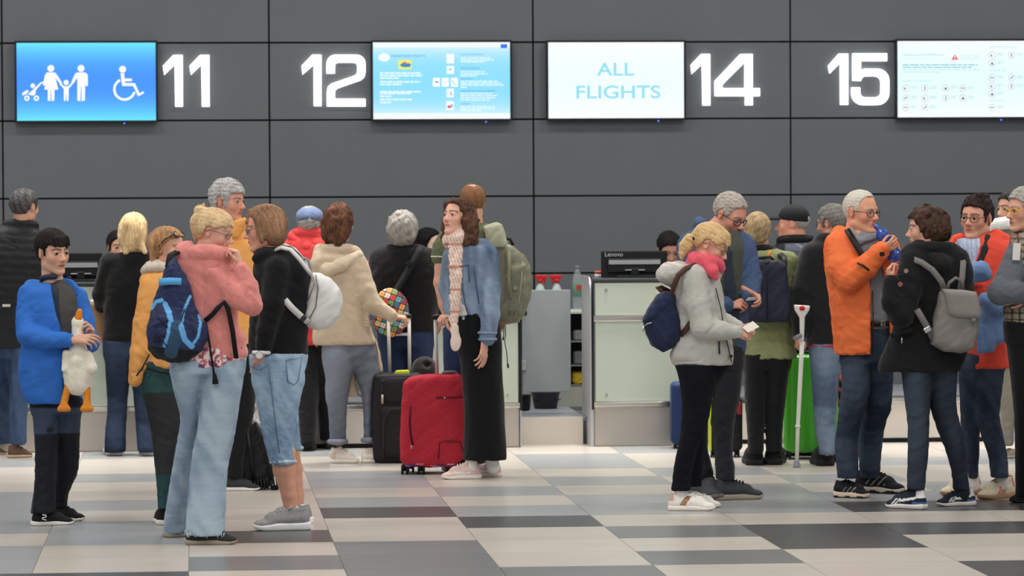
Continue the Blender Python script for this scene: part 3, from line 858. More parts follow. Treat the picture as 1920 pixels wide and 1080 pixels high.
for i in range(-9, 18):
    for r in range(-26, 20):
        s = TILES.get(i); ch = s[r + 1] if s and 0 <= r + 1 < len(s) else rt.choices('LGMD', (6, 4, 1, 1))[0]
        x0 = TX0 + TW * i - TW; y0 = TY0 + TH * r
        if y0 + TH > 29.9: continue
        if -3 <= i <= 9 and -2 <= r <= 13:
            o = bpy.data.objects.new('tile', tme[ch]); o.location = (x0 + TW / 2, y0 + TH / 2, 0); o.parent = fl; COL.objects.link(o)
        else: tile_bm(rest[ch], x0, y0)
for ch, b in rest.items():
    o = b.build('tile_field', TM[ch], fl); o['kind'] = 'stuff'
# ------------------------------------------------------------------ back wall of dark panels
WY = 30.0
wl = MB().boxe((-14, WY + .035, -.1), (18, WY + .3, 5.8)).build('wall_back', mat('wall_joint', L(26, 27, 28), rough=.9))
tag(wl, 'dark grey wall of large flat panels behind the check-in desks', None, None, 'structure')
PM = mat('wall_panel', L(102, 107, 111), rough=.55, spec=.35, var=.03, vscale=3.0, bump=.03, bscale=150)
xs = [-9.73, -7.66, -5.6, -3.53, -1.467, .598, 2.6625, 4.6975, 6.76, 8.83, 10.9]; zs = [-.1, .475, 1.078, 1.684, 2.286, 2.889, 3.492, 4.095, 4.7]
g = .0065
for a, b2 in zip(xs, xs[1:]):
    for c, d in zip(zs, zs[1:]):
        MB().boxe((a + g, WY, c + g), (b2 - g, WY + .045, d - g), .002, 1).build('wall_panel', PM, wl)
ce = MB().boxe((-14, 4, 5.8), (18, 32, 6.0)).build('ceiling', mat('ceiling_paint', L(196, 196, 194), rough=.9)); tag(ce, 'pale flat ceiling above the hall', None, None, 'structure')

# ------------------------------------------------------------------ lit signs
def curve_obj(name, polys, m, f3, depth, parent=None, y=None):
    """filled flat glyphs (outer outlines and holes) given a thickness"""
    cu = bpy.data.curves.new(name, 'CURVE'); cu.dimensions = '2D'; cu.fill_mode = 'BOTH'; cu.extrude = depth
    for P in polys:
        sp = cu.splines.new('POLY'); sp.points.add(len(P) - 1)
        for q, (px, py) in zip(sp.points, P):
            W = f3(px, py); q.co = (W[0], W[2], 0, 1)
        sp.use_cyclic_u = True
    o = bpy.data.objects.new(name, cu); cu.materials.append(m); COL.objects.link(o)
    o.rotation_euler = (math.pi / 2, 0, 0); o.location = (0, y, 0)
    # turn into a mesh so that it is ordinary geometry
    dg = bpy.context.evaluated_depsgraph_get(); me = bpy.data.meshes.new_from_object(o.evaluated_get(dg))
    o2 = bpy.data.objects.new(name, me); COL.objects.link(o2); o2.matrix_world = o.matrix_world.copy(); o2.location = (0, y, 0); o2.rotation_euler = (math.pi / 2, 0, 0)
    bpy.data.objects.remove(o); bpy.data.curves.remove(cu)
    if parent is not None: o2.parent = parent
    return o2
def arc(cx, cy, rx, ry, a0, a1, n=8): return [(cx + rx * math.cos(math.radians(a0 + (a1 - a0) * i / n)), cy + ry * math.sin(math.radians(a0 + (a1 - a0) * i / n))) for i in range(n + 1)]
def circ(cx, cy, r, n=20): return arc(cx, cy, r, r, 0, 360 * (n - 1) / n, n - 1)
def ringarc(cx, cy, R, r, a0, a1, n=18): return arc(cx, cy, R, R, a0, a1, n) + arc(cx, cy, r, r, a1, a0, n)
def rect(x0, y0, x1, y1): return [(x0, y0), (x1, y0), (x1, y1), (x0, y1)]
def rrect(x0, y0, x1, y1, r): return arc(x1 - r, y0 + r, r, r, -90, 0, 4) + arc(x1 - r, y1 - r, r, r, 0, 90, 4) + arc(x0 + r, y1 - r, r, r, 90, 180, 4) + arc(x0 + r, y0 + r, r, r, 180, 270, 4)
GLOW = mat('lit_white', L(255, 255, 255), rough=.5, emit=L(255, 252, 255), estr=1.5)
ONE = lambda dx, dy: [(342.6 + dx, 103 + dy), (343 + dx, 200 + dy), (328.5 + dx, 200 + dy), (327.3 + dx, 122 + dy), (308 + dx, 140.7 + dy), (305.2 + dx, 123.6 + dy), (325 + dx, 103 + dy)]
TWO = [(612.3, 138), (612.3, 120)] + arc(629, 119, 16.7, 16.6, 180, 270, 5) + arc(668, 119, 17.4, 16.6, 270, 360, 5) + [(685.4, 136), (683, 145), (677, 150.5), (634, 165.5), (629, 169), (628, 174), (628, 185), (685.4, 185), (685.4, 199.7), (613, 199.7), (613, 172), (615, 162), (622, 156.5), (664, 142), (669, 138.5), (670, 134), (670, 124)] + arc(664, 124, 6, 6.5, 0, -90, 3) + arc(634, 124, 6, 6.5, -90, -180, 3) + [(628, 138)]
FOUR = [[(1411.3, 101.2), (1411.3, 165.4), (1424.8, 165.4), (1424.8, 180.3), (1411.5, 180.3), (1411.5, 197.3), (1397.2, 197.3), (1397.2, 180.3), (1340.7, 180.3), (1340.2, 152.2), (1388, 101.6)], [(1396.5, 117), (1396.5, 165.4), (1354.6, 165.4), (1354.6, 158.7)]]
FIVE = [(1663.3, 100), (1663.3, 114.6), (1614.2, 114.6), (1614.2, 131.9), (1620, 128.8), (1645, 128.8)] + arc(1645.5, 151, 22, 22.2, -85, 0, 5) + arc(1645.5, 175, 22, 22, 0, 90, 5) + arc(1618, 175, 21.3, 22, 90, 180, 5) + [(1596.7, 164), (1612.7, 164), (1613, 173)] + arc(1622, 173.5, 9, 9, 180, 90, 4) + arc(1641, 173, 10.7, 9.5, 90, 0, 4) + arc(1640, 154, 11.7, 11, 0, -90, 4) + arc(1624, 152, 9.5, 9, -90, -180, 4) + [(1599, 151.2), (1599, 100)]
wp = lambda x, y: at_y(x, y, WY - .03)
def number(label, polys):
    o = curve_obj('desk_number', polys, GLOW, wp, .015, None, WY - .018)
    tag(o, label, 'sign', 'lit desk numbers on the wall'); return o
number('glowing white desk number 11 beside the blue screen', [ONE(0, 0), ONE(50, 0)])
number('glowing white desk number 12 left of the passenger rights screen', [[(602.8, 102.4), (602.8, 199), (588.4, 199), (588, 122), (567.5, 140.3), (565.2, 123.5), (585.5, 102.4)], TWO])
number('glowing white desk number 14 beside the ALL FLIGHTS screen', [[(1331.5, 101.2), (1331.8, 197.8), (1317.4, 197.8), (1316.2, 121), (1297, 139), (1295.2, 121.8), (1315, 101.2)]] + FOUR)
number('glowing white desk number 15 left of the dangerous goods screen', [[(1590.4, 100.6), (1590.4, 196.5), (1575.8, 196.5), (1575.2, 118.3), (1555.8, 138), (1553, 123.5), (1573, 100.6)], FIVE])

SY = WY - .075       # front face of the screens
BEZ = mat('screen_bezel', L(12, 13, 22), rough=.3, spec=.5)
def emit_mat(name, c, s=1.0):
    return mat(name, L(6, 6, 8), rough=.3, emit=L(c), estr=s)
def grad_mat(name, mid, edge, lo, hi, s=1.0, power=2.0):
    """backlit panel, brighter towards its top and bottom edge strips"""
    n = NT(name); tc = n.new('ShaderNodeTexCoord'); sx = n.new('ShaderNodeSeparateXYZ'); n.ln(tc.outputs['Object'], sx.inputs[0])
    mr = n.new('ShaderNodeMapRange'); mr.inputs[1].default_value = lo; mr.inputs[2].default_value = hi; mr.inputs[3].default_value = -1; mr.inputs[4].default_value = 1
    n.ln(sx.outputs['Z'], mr.inputs[0])
    ab = n.new('ShaderNodeMath', operation='ABSOLUTE'); n.ln(mr.outputs[0], ab.inputs[0]); pw = n.new('ShaderNodeMath', operation='POWER'); pw.inputs[1].default_value = power; n.ln(ab.outputs[0], pw.inputs[0])
    mx = n.new('ShaderNodeMix', data_type='RGBA'); mx.inputs[6].default_value = (*L(mid), 1); mx.inputs[7].default_value = (*L(edge), 1); n.ln(pw.outputs[0], mx.inputs[0])
    n.b.inputs['Base Color'].default_value = (.004, .004, .006, 1); n.b.inputs['Roughness'].default_value = .25
    n.ln(mx.outputs[2], n.b.inputs['Emission Color']); n.b.inputs['Emission Strength'].default_value = s
    return n.m
sp_ = lambda x, y: at_y(x, y, SY)
def screen(label, x0, y0, x1, y1, mid, edge, led=None, power=2.0):
    a = sp_(x0, y1); b = sp_(x1, y0); c = (a + b) / 2
    r = empty('display_screen', (c[0], SY, c[2])); tag(r, label, 'screen', 'information screens on the wall')
    w_, h_ = (b[0] - a[0]) / 2, (b[2] - a[2]) / 2; m = .016
    MB().boxe((-w_ - m, .008, -h_ - m), (w_ + m, .055, h_ + m), .004).build('housing', BEZ, r)
    bz = MB()
    for lo, hi in (((-w_ - m, -.004, h_), (w_ + m, .01, h_ + m)), ((-w_ - m, -.004, -h_ - m), (w_ + m, .01, -h_)), ((-w_ - m, -.004, -h_), (-w_, .01, h_)), ((w_, -.004, -h_), (w_ + m, .01, h_))): bz.boxe(lo, hi)
    bz.build('bezel', BEZ, r)
    MB().boxe((-w_, .002, -h_), (w_, .009, h_)).build('panel', grad_mat('panel_' + str(int(x0)), mid, edge, -h_, h_, 1.0, power), r)
    if led: MB().boxe((led - .006, -.012, -h_ - m - .012), (led + .006, -.002, -h_ - m - .002)).build('power_light', emit_mat('power_led', (90, 110, 255), 2.0), r)
    return r, c
def on_screen(r, c, name, polys, m, k=0):
    """flat print on a screen, pixels of the photo"""
    o = curve_obj(name, polys, m, lambda x, y: sp_(x, y) - A3([c[0], 0, c[2]]), .0004, r, 0); o.location = (0, -.0005 - .0009 * k, 0)
    if name in ('captions', 'text_lines', 'small_print', 'icon_marks', 'icon_rings', 'icon_tiles', 'header_bar'): o['kind'] = 'stuff'
    return o
def screen_text(r, c, txt, x, y, hpx, m, align='LEFT', bold=0.0, wpx=None, k=1, sx=1.0):
    cu = bpy.data.curves.new('lettering', 'FONT'); cu.body = txt; p0 = sp_(x, y); sc_ = SY / FPX
    cu.size = hpx * sc_ / .72; cu.align_x = align; cu.extrude = .0003; cu.offset = bold * cu.size; cu.space_character = sx
    o = bpy.data.objects.new('lettering', cu); COL.objects.link(o); cu.materials.append(m)
    o.rotation_euler = (math.pi / 2, 0, 0); o.location = (0, 0, 0)
    dg = bpy.context.evaluated_depsgraph_get(); me = bpy.data.meshes.new_from_object(o.evaluated_get(dg)); bpy.data.objects.remove(o); bpy.data.curves.remove(cu)
    V = np.empty(len(me.vertices) * 3); me.vertices.foreach_get('co', V); V = V.reshape(-1, 3)
    if wpx: V[:, 0] *= wpx * sc_ / max(V[:, 0].max() - V[:, 0].min(), 1e-6)
    me.vertices.foreach_set('co', V.ravel())
    o = bpy.data.objects.new('lettering', me); COL.objects.link(o); o.parent = r; o.rotation_euler = (math.pi / 2, 0, 0); o.location = (p0[0] - c[0], -.0005 - .0009 * k, p0[2] - c[2]); return o
# screen 11: family and wheelchair signs on blue
r, c = screen('blue screen showing white family, pram and wheelchair signs', 32, 80, 291.5, 226.5, (66, 150, 255), (108, 232, 255), .29, 2.4)
q = lambda x, y: (x / 3.692, y / 3.692 + 60)
def qp(P): return [q(*p) for p in P]
WH = emit_mat('print_white', (255, 255, 255), 1.0)
on_screen(r, c, 'pram_sign', [qp(circ(227, 372, 16)), qp([(160, 418), (185, 402), (200, 405), (186, 428), (158, 440), (152, 430)]), qp([(200, 425), (240, 388), (282, 348), (300, 344), (302, 352), (288, 356), (250, 400), (243, 435), (225, 440), (188, 430)]), qp(circ(186, 458, 19)), qp(circ(186, 458, 8)), qp(circ(252, 458, 19)), qp(circ(252, 458, 8))], WH)
on_screen(r, c, 'woman_sign', [qp(circ(352, 252, 24)), qp([(325, 280), (380, 280), (392, 292), (430, 352), (418, 362), (384, 318), (404, 398), (378, 400), (376, 475), (357, 478), (354, 402), (351, 402), (349, 478), (331, 475), (331, 400), (306, 398), (325, 320), (312, 372), (296, 366), (312, 295)])], WH)
on_screen(r, c, 'child_sign', [qp(circ(458, 350, 18)), qp([(420, 352), (442, 375), (474, 375), (496, 350), (504, 360), (476, 392), (474, 475), (461, 477), (459, 430), (456, 430), (454, 477), (442, 475), (441, 392), (412, 362)])], WH)
on_screen(r, c, 'man_sign', [qp(circ(561, 252, 24)), qp([(532, 280), (592, 280), (608, 298), (608, 374), (592, 374), (590, 320), (588, 475), (566, 478), (563, 380), (560, 380), (557, 478), (535, 475), (535, 316), (506, 360), (493, 350), (518, 292)])], WH)
on_screen(r, c, 'wheelchair_wheel', [qp([p for p in ringarc(862, 397, 79, 62, 15, 245, 24)])], WH)
on_screen(r, c, 'wheelchair_sign', [qp(circ(849, 258, 24)), qp([(834, 285), (860, 285), (862, 322), (912, 322), (914, 340), (864, 341), (866, 352), (934, 354), (966, 424), (992, 410), (998, 424), (956, 446), (922, 374), (846, 374)])], WH, 1)
# screen 12: passenger rights
r, c = screen('pale blue passenger rights screen with small icons and text', 700, 79, 956, 223.5, (142, 224, 255), (240, 254, 255), .345, 3.5)
q = lambda x, y: (x / 6.352 + 680, y / 6.352 + 70)
WB = emit_mat('print_pale', (232, 252, 255)); BL = emit_mat('print_blue', (84, 152, 214)); DB = emit_mat('print_navy', (40, 90, 235)); YE = emit_mat('print_yellow', (250, 240, 90)); RD = emit_mat('print_red', (235, 80, 100)); SB = emit_mat('print_sea', (60, 140, 200)); GR = emit_mat('print_grey', (150, 160, 170)); GN = emit_mat('print_green', (110, 205, 190))
on_screen(r, c, 'header_bar', [qp(rect(128, 62, 1750, 118)), qp(rect(130, 905, 1754, 980))], emit_mat('print_bar', (246, 255, 255)))
on_screen(r, c, 'flag_emblem', [qp(rect(1645, 82, 1720, 128))], DB, 1)
on_screen(r, c, 'emblem_ring', [qp(ringarc(1682, 105, 15, 10, 0, 359))], emit_mat('print_lilac', (120, 160, 240)), 2)
on_screen(r, c, 'cloud_emblem', [qp(arc(255, 240, 68, 50, 0, 350, 20))], emit_mat('print_cloud', (246, 253, 255)), 2)
screen_text(r, c, 'AIR PASSENGER RIGHTS', *q(255, 236), 4.6, BL, 'LEFT', .004, 77)
on_screen(r, c, 'badge', [qp(rect(425, 272, 580, 378))], YE, 1)
on_screen(r, c, 'badge_aircraft', [qp([(440, 330), (480, 300), (560, 310), (578, 325), (560, 355), (470, 355)])], SB, 2)
on_screen(r, c, 'badge_mark', [qp([(488, 300), (500, 282), (512, 300), (505, 318), (490, 318)])], RD, 3)
rr_ = random.Random(3)
def lines(rows, m, h=10):
    P = []
    for x0, x1, y in rows:
        x = x0
        while x < x1:
            wd = rr_.uniform(28, 90); e = min(x + wd, x1); P.append(qp(rect(x, y - h, e, y + h))); x = e + 9
    return P
on_screen(r, c, 'text_lines', lines([(205, 690, 425), (205, 712, 455), (205, 430, 485), (205, 680, 530), (205, 465, 560), (205, 700, 648), (205, 575, 668), (205, 350, 702), (205, 590, 740), (205, 340, 776)], WB), WB, 0)
on_screen(r, c, 'small_print', lines([(1165, 1525, 245), (1165, 1560, 270), (1165, 1455, 292), (1165, 1455, 410), (1165, 1490, 435), (1165, 1360, 458), (1165, 1610, 522), (1165, 1650, 545), (1165, 1690, 568), (1165, 1245, 595), (1165, 1555, 668), (1165, 1615, 694), (1165, 1575, 720), (1165, 1515, 746), (1165, 1575, 826), (1165, 1575, 850), (1165, 1420, 872)], WB, 7), WB, 0)
for t, y, wd in (('CANCELLATION/DELAY', 212, 43), ('DENIED BOARDING', 376, 36), ('ASSISTANCE', 506, 23), ('PASSENGER WITH REDUCED MOBILITY', 648, 68), ('LUGGAGE', 800, 18)): screen_text(r, c, t, *q(1165, y), 2.9, BL, 'LEFT', .003, wd)
on_screen(r, c, 'icon_tiles', [qp(rrect(998, 198, 1088, 310, 8)), qp(rrect(1000, 340, 1088, 436, 8)), qp(rrect(836, 482, 920, 588, 8)), qp(rrect(942, 482, 1026, 588, 8)), qp(rrect(1050, 482, 1134, 588, 8)), qp(rrect(998, 612, 1084, 716, 8)), qp(rrect(996, 760, 1086, 868, 8))], emit_mat('print_tile', (250, 255, 255)), 1)
on_screen(r, c, 'icon_marks', [qp([(1012, 385), (1036, 375), (1040, 355), (1046, 375), (1072, 388), (1046, 390), (1044, 412), (1038, 390)]), qp([(1068, 508), (1078, 520), (1080, 540), (1104, 556), (1118, 552), (1110, 566), (1080, 552), (1066, 525)]), qp([(968, 552), (1000, 515), (1004, 519), (972, 556)])], GN, 2)
on_screen(r, c, 'bed_mark', [qp(rect(862, 525, 904, 540))], emit_mat('print_brown', (140, 110, 120)), 2)
on_screen(r, c, 'suitcase_mark', [qp(rrect(1008, 812, 1056, 842, 12)), qp([(1040, 668), (1054, 640), (1064, 668)])], RD, 2)
on_screen(r, c, 'blue_mark', [qp(rrect(1046, 796, 1074, 830, 8)), qp([(1034, 690), (1070, 690), (1054, 668)]), qp(rect(1014, 640, 1020, 690))], emit_mat('print_sky', (110, 200, 245)), 2)
# screen 14: ALL FLIGHTS
r, c = screen('white screen reading ALL FLIGHTS in pale blue capitals', 1028.5, 79, 1282, 222, (240, 254, 255), (253, 255, 255), .33, 2.0)
AF = emit_mat('print_aqua', (150, 226, 244))
screen_text(r, c, 'ALL', 1154.5, 141.5, 24.5, AF, 'CENTER', .012, 71); screen_text(r, c, 'FLIGHTS', 1158.5, 184, 24.5, AF, 'CENTER', .012, 159)
# screen 15: dangerous goods
r, c = screen('white dangerous goods screen reading STOP with rows of round icons', 1683, 76.5, 1934, 220, (232, 254, 255), (250, 255, 255), .29, 2.0)
q = lambda x, y: (x / 4.8 + 1520, y / 4.8 + 60)
TQ = emit_mat('print_teal', (150, 205, 215)); PK = emit_mat('print_rose', (216, 170, 190)); IK = emit_mat('print_ink', (60, 90, 115)); P2 = emit_mat('print_mist', (196, 236, 240))
screen_text(r, c, 'Dangerous and prohibited goods', *q(828, 212), 3.6, TQ, 'LEFT', .004, 78)
screen_text(r, c, 'Opasne i zabranjene stvari', *q(828, 240), 2.8, P2, 'LEFT', .002, 56)
screen_text(r, c, 'STOP', *q(1345, 250), 9.6, emit_mat('print_stop', (214, 236, 240)), 'LEFT', .0, 36)
on_screen(r, c, 'warning_triangle', [qp([(1297, 200), (1328, 250), (1266, 250)]), qp(rect(1293, 214, 1301, 236)), qp(rect(1293, 240, 1301, 246))], RD, 1)
on_screen(r, c, 'text_lines', lines([(828, 1505, 296), (828, 1450, 318)], TQ, 5), TQ, 0)
on_screen(r, c, 'small_print', lines([(828, 1520, 340), (828, 1170, 360), (828, 1085, 441), (1605, 1870, 138), (1605, 1755, 346), (1605, 1745, 617)], P2, 4), P2, 0)
ic = [(855, 506), (1028, 506), (1215, 506), (1371, 506), (855, 594), (1028, 594), (1216, 594), (1371, 594), (855, 680), (1028, 680), (1633, 208), (1808, 208), (1633, 282), (1633, 411), (1808, 411), (1633, 487), (1808, 487), (1633, 558), (1633, 680)]
on_screen(r, c, 'icon_rings', [qp(ringarc(x, y, 32, 28, 0, 356, 20)) for x, y in ic], PK, 1)
mk = []
for i, (x, y) in enumerate(ic):
    k = i % 5
    mk.append(qp([[(x - 16, y + 10), (x - 6, y - 12), (x + 2, y + 12)], rect(x - 4, y - 16, x + 4, y + 16), [(x - 14, y + 12), (x, y - 14), (x + 14, y + 12)], rect(x - 18, y - 4, x + 16, y + 3), [(x - 14, y + 14), (x - 10, y + 2), (x + 12, y - 14), (x + 16, y - 6)]][k]))
on_screen(r, c, 'icon_marks', mk, IK, 1)
on_screen(r, c, 'captions', lines([(x + 46, x + 100, y - 14 + j * 14) for x, y in ic for j in range(2)], P2, 4), P2, 0)

# ------------------------------------------------------------------ check-in desks
YC = float(on_floor(1200, 836.5)[1])
GLASS = mat('desk_glass', L(186, 196, 182), rough=.12, spec=.6, coat=.5, var=.04, vscale=2.0)
STEEL = mat('brushed_steel', L(196, 190, 182), rough=.38, metal=.85, bump=.12, bscale=60, stretch=(1, 1, 40), var=.05, vscale=30)
CHROME = mat('chrome_strip', L(240, 236, 228), rough=.18, metal=1.0)
ALU = mat('side_aluminium', L(190, 191, 194), rough=.4, metal=.4)
DKB = mat('desk_edge', L(40, 41, 44), rough=.4, metal=.5)
DTOP = mat('desk_top', L(58, 60, 64), rough=.4)
zc = lambda y, x=1200, Y=None: float(at_y(x, y, Y or YC)[2])
xc = lambda x, y=700, Y=None: float(at_y(x, y, Y or YC)[0])
z_top, z_g1, z_s1, z_s2, z_g0, z_pl = zc(527), zc(530), zc(592), zc(602), zc(753), zc(762)
def desk(label, x0, x1, dp=.56, posts=True):
    r = empty('check_in_desk', ((x0 + x1) / 2, YC, 0)); w2 = (x1 - x0) / 2; tag(r, label, 'desk', 'check-in desks along the wall')
    MB().boxe((-w2, .015, .0), (w2, dp, z_pl), .01).build('plinth', STEEL, r)
    MB().boxe((-w2 + .006, .03, z_pl), (w2 - .006, dp, z_top)).build('carcass', ALU, r)
    MB().boxe((-w2 + .012, .0, z_g0 + .002), (w2 - .012, .03, z_s1 - .036), .004).build('front_panel', GLASS, r)
    MB().boxe((-w2 + .012, .0, z_s1 + .002), (w2 - .012, .03, z_g1), .004).build('front_panel', GLASS, r)
    MB().boxe((-w2, -.012, z_s2), (w2, .03, z_s1), .004).build('rail', CHROME, r)
    MB().boxe((-w2, -.012, z_pl), (w2, .03, z_g0), .004).build('rail', CHROME, r)
    MB().boxe((-w2, -.005, z_g1), (w2, dp + .1, z_top + .018), .008).build('counter_top', DTOP, r)
    for s in (-1, 1):
        b = MB(); R = .10; pr = [(dp, 0), (0, 0)] + [(R - R * math.cos(a), z_top + .03 - R + R * math.sin(a)) for a in [i * math.pi / 12 for i in range(7)]] + [(dp, z_top + .03)]
        xa = s * w2; xb = s * (w2 + (.022 if s < 0 else .008)); pl = [(y, z) for y, z in pr]
        b.prism(pl, xa, xb, lambda u, d, z: (d, u, z)); b.build('side_panel', ALU, r, False)
        b = MB(); b.tube([(s * (w2 + .006), y - .004, max(z, .25)) for y, z in pr[1:]], .0075, 8); b.build('edge_band', DKB, r)
    for sx in (-1, 1):
        for zz in (z_g0 + .05, z_g1 - .045):
            b = MB(); b.tube([(sx * (w2 - .085), -.008, zz), (sx * (w2 - .085), .004, zz)], .011, 12); b.build('glass_clip', CHROME, r)
    return r
xg0, xg1 = xc(975), xc(1113)
desk('long check-in desk with pale glass front behind the left queue', xc(-60), xc(300))
desk('check-in desk with pale glass front behind the woman in the long black skirt', xc(786), xg0)
desk('check-in desk with pale green glass front carrying the dark monitor', xg1, xc(1345))
desk('check-in desk with pale glass front at the right edge behind the tartan shirt', xc(1905), xc(2200))
def scale_belt(label, x0, x1, zt):
    r = empty('baggage_scale', ((x0 + x1) / 2, YC + .1, 0)); w2 = (x1 - x0) / 2; tag(r, label, 'conveyor', 'low baggage scales between the desks')
    MB().boxe((-w2 + .03, 0, .03), (w2 - .03, 1.1, zt), .006).build('plinth', mat('scale_front', L(205, 198, 188), rough=.45, spec=.4), r)
    MB().boxe((-w2 + .03, .02, 0), (w2 - .03, 1.08, .03)).build('kick_strip', BLK, r)
    MB().boxe((-w2 + .028, -.008, zt - .028), (w2 - .028, .03, zt + .004), .003).build('rail', CHROME, r)
    MB().boxe((-w2 + .05, .04, zt), (w2 - .05, 1.5, zt + .02), .004).build('belt', mat('conveyor_belt', L(96, 98, 102), rough=.6), r)
scale_belt('low baggage scale behind the beige cardigan and red jacket', xc(302), xc(784), zc(762, 640))
scale_belt('low baggage scale behind the group on the right', xc(1350), xc(1902), zc(748, 1700))
# gap between two desks: step, gate, cabinet, things kept there
YS = float(on_floor(1040, 834)[1]); zst = float(at_y(1040, 782, YS)[2])
r = empty('staff_step', ((xg0 + xg1) / 2, YS, 0)); tag(r, 'low steel-fronted step between the two desks with a grey top', 'step'); w2 = (xg1 - xg0) / 2
MB().boxe((-w2 + .026, 0, 0), (w2 - .05, .02, zst)).build('front_plate', mat('step_front', L(212, 204, 194), rough=.4, metal=.3), r)
MB().boxe((-w2 + .026, .02, zst - .03), (w2 - .026, 1.5, zst), .003).build('step_top', mat('step_top', L(128, 132, 138), rough=.35, var=.1, vscale=4), r)
YG = YS + .28
r = empty('swing_gate', (xc(978, Y=YG), YG, 0)); tag(r, 'grey frosted gate panel hung between the two desks', 'gate')
g0, g1 = xc(979, Y=YG), xc(1071.5, Y=YG)
MB().boxe((0.004, 0, zc(735, 1025, YG)), (g1 - g0, .02, zc(543.5, 1025, YG)), .004).build('gate_panel', mat('frosted_grey', L(140, 147, 150), rough=.5, var=.03, vscale=6), r)
for yy in (685, 570): MB().boxe((-.06, -.02, zc(yy + 9, 985, YG)), (.034, .03, zc(yy - 9, 985, YG)), .004).build('hinge', mat('hinge_metal', L(170, 170, 172), rough=.35, metal=.7), r)
YB = YS + 1.25
r = empty('low_cabinet', (0, YB, 0)); tag(r, 'low open cabinet with dark shelves behind the grey gate', 'cabinet')
ct = float(at_y(1080, 583, YB)[2]); cm = mat('cabinet_white', L(196, 198, 194), rough=.5); cdk = mat('cabinet_inside', L(34, 35, 37), rough=.7)
a0, a1, a2 = [float(at_y(x, 600, YB)[0]) for x in (950, 1062, 1130)]
MB().boxe((a0, 0, ct - .02), (a2, .45, ct), .003).build('cabinet_top', cm, r)
MB().boxe((a0, .0, zst), (a1, .45, ct - .02)).build('carcass', mat('cabinet_grey', L(150, 154, 148), rough=.6), r)
MB().boxe((a1, .42, zst), (a2, .45, ct - .02)).build('back_board', cdk, r)
shz = [float(at_y(1080, y, YB)[2]) for y in (640, 685, 722)]
for z in shz: MB().boxe((a1, .02, z - .008), (a2, .42, z), .002).build('shelf', mat('shelf_grey', L(118, 120, 120), rough=.6), r)
MB().boxe((a1, 0, zst), (a2, .44, shz[2] - .012)).build('base', mat('cabinet_base', L(150, 152, 142), rough=.6), r)
def yb(x, y, Y): return at_y(x, y, Y)
def lathe_thing(name, label, cat, px, py, Y, prof, m, group=None, z=None, n=20):
    """turned thing standing at the world point seen at (px, py) at depth Y; profile in px"""
    p = at_y(px, py, Y); s = Y / FPX; r = empty(name, (p[0], Y, p[2] if z is None else z)); tag(r, label, cat, group)
    return r, s
# bucket on the step
r, s = lathe_thing('bucket', 'dark grey plastic bucket on the step below the gate', 'bucket', 1023, 762.5, YS + 1.05, None, None, z=zst)
MB().lathe([(20 * s, 0), (21 * s, 0), (27 * s, 30 * s), (28.5 * s, 30 * s), (28.5 * s, 33 * s), (26 * s, 33 * s), (25 * s, 20 * s), (19 * s, 2 * s)]).build('body', mat('bucket_plastic', L(62, 62, 68), rough=.5), r)
F = Field().add(s_ell((0, 0, 30), (22, 22, 6))); F.bend(wrinkle(1.6, 10, 8, 3)); V, Q = polygonise(F, 1.6); link('bin_liner', raw_mesh('bin_liner', V * s, Q), mat('bin_liner', L(150, 152, 156), rough=.3), r)
b = MB(); b.tube([(26 * s * math.cos(a), 26 * s * math.sin(a) * .2 - 22 * s, 20 * s - 6 * s * math.sin(a)) for a in [i * math.pi / 10 for i in range(11)]], 1.0 * s, 6); b.build('handle', BLK, r)
r, s = lathe_thing('waste_bin', 'small black bin half hidden beside the bucket', 'bin', 981, 757, YS + .8, None, None, z=zst)
MB().lathe([(9 * s, 0), (13 * s, 2 * s), (15 * s, 30 * s), (16 * s, 30 * s), (14 * s, 31 * s), (11 * s, 5 * s)]).build('body', BLK, r)
def spray(px, label, flip):
    r, s = lathe_thing('spray_bottle', label, 'spray bottle', px, 583, YB + .12, None, None, 'spray bottles behind the gate', z=ct)
    MB().lathe([(9 * s, 0), (10 * s, 2 * s), (10 * s, 36 * s), (7 * s, 46 * s), (4 * s, 50 * s), (4 * s, 54 * s)]).build('body', mat('spray_clear', L(200, 215, 212), rough=.15, alpha=.75, spec=.5), r)
    MB().lathe([(9.3 * s, 0), (9.3 * s, 28 * s)]).build('liquid', mat('spray_liquid', L(190, 205, 205), rough=.2), r)
    b = MB(); red = mat('spray_red', L(208, 42, 40), rough=.4); f = flip
    b.lathe([(5 * s, 52 * s), (5.4 * s, 58 * s), (4 * s, 60 * s)]); b.box((f * 2 * s, 0, 63.5 * s), (22 * s, 8 * s, 7.5 * s), None, 1.5 * s); b.box((f * 11 * s, 0, 64 * s), (5 * s, 5 * s, 5 * s), None, 1 * s)
    b.tube([(f * 7 * s, 0, 61 * s), (f * 9 * s, 0, 56 * s), (f * 8 * s, 0, 51 * s)], 1.6 * s); b.build('trigger_head', red, r)
spray(1013, 'red-topped spray bottle behind the gate, left of the pair', 1); spray(1044, 'red-topped spray bottle behind the gate beside the water bottle', -1)
r, s = lathe_thing('water_bottle', 'clear plastic water bottle with green and red label on the cabinet', 'bottle', 1083, 582, YB + .1, None, None, z=ct)
MB().lathe([(8 * s, 0), (9.5 * s, 2 * s), (9 * s, 14 * s), (9.6 * s, 20 * s), (9.6 * s, 55 * s), (8 * s, 66 * s), (4 * s, 76 * s), (3.6 * s, 80 * s)]).build('body', mat('bottle_clear', L(205, 218, 220), rough=.08, alpha=.22, spec=.6), r)
MB().lathe([(9.8 * s, 26 * s), (9.8 * s, 52 * s)]).build('bottle_label', mat('bottle_label', L(90, 150, 110), rough=.5, alpha=.55), r)
MB().box((2 * s, -9.6 * s, 44 * s), (10 * s, 1.2 * s, 9 * s)).build('label_badge', mat('label_badge', L(190, 60, 60), rough=.5), r)
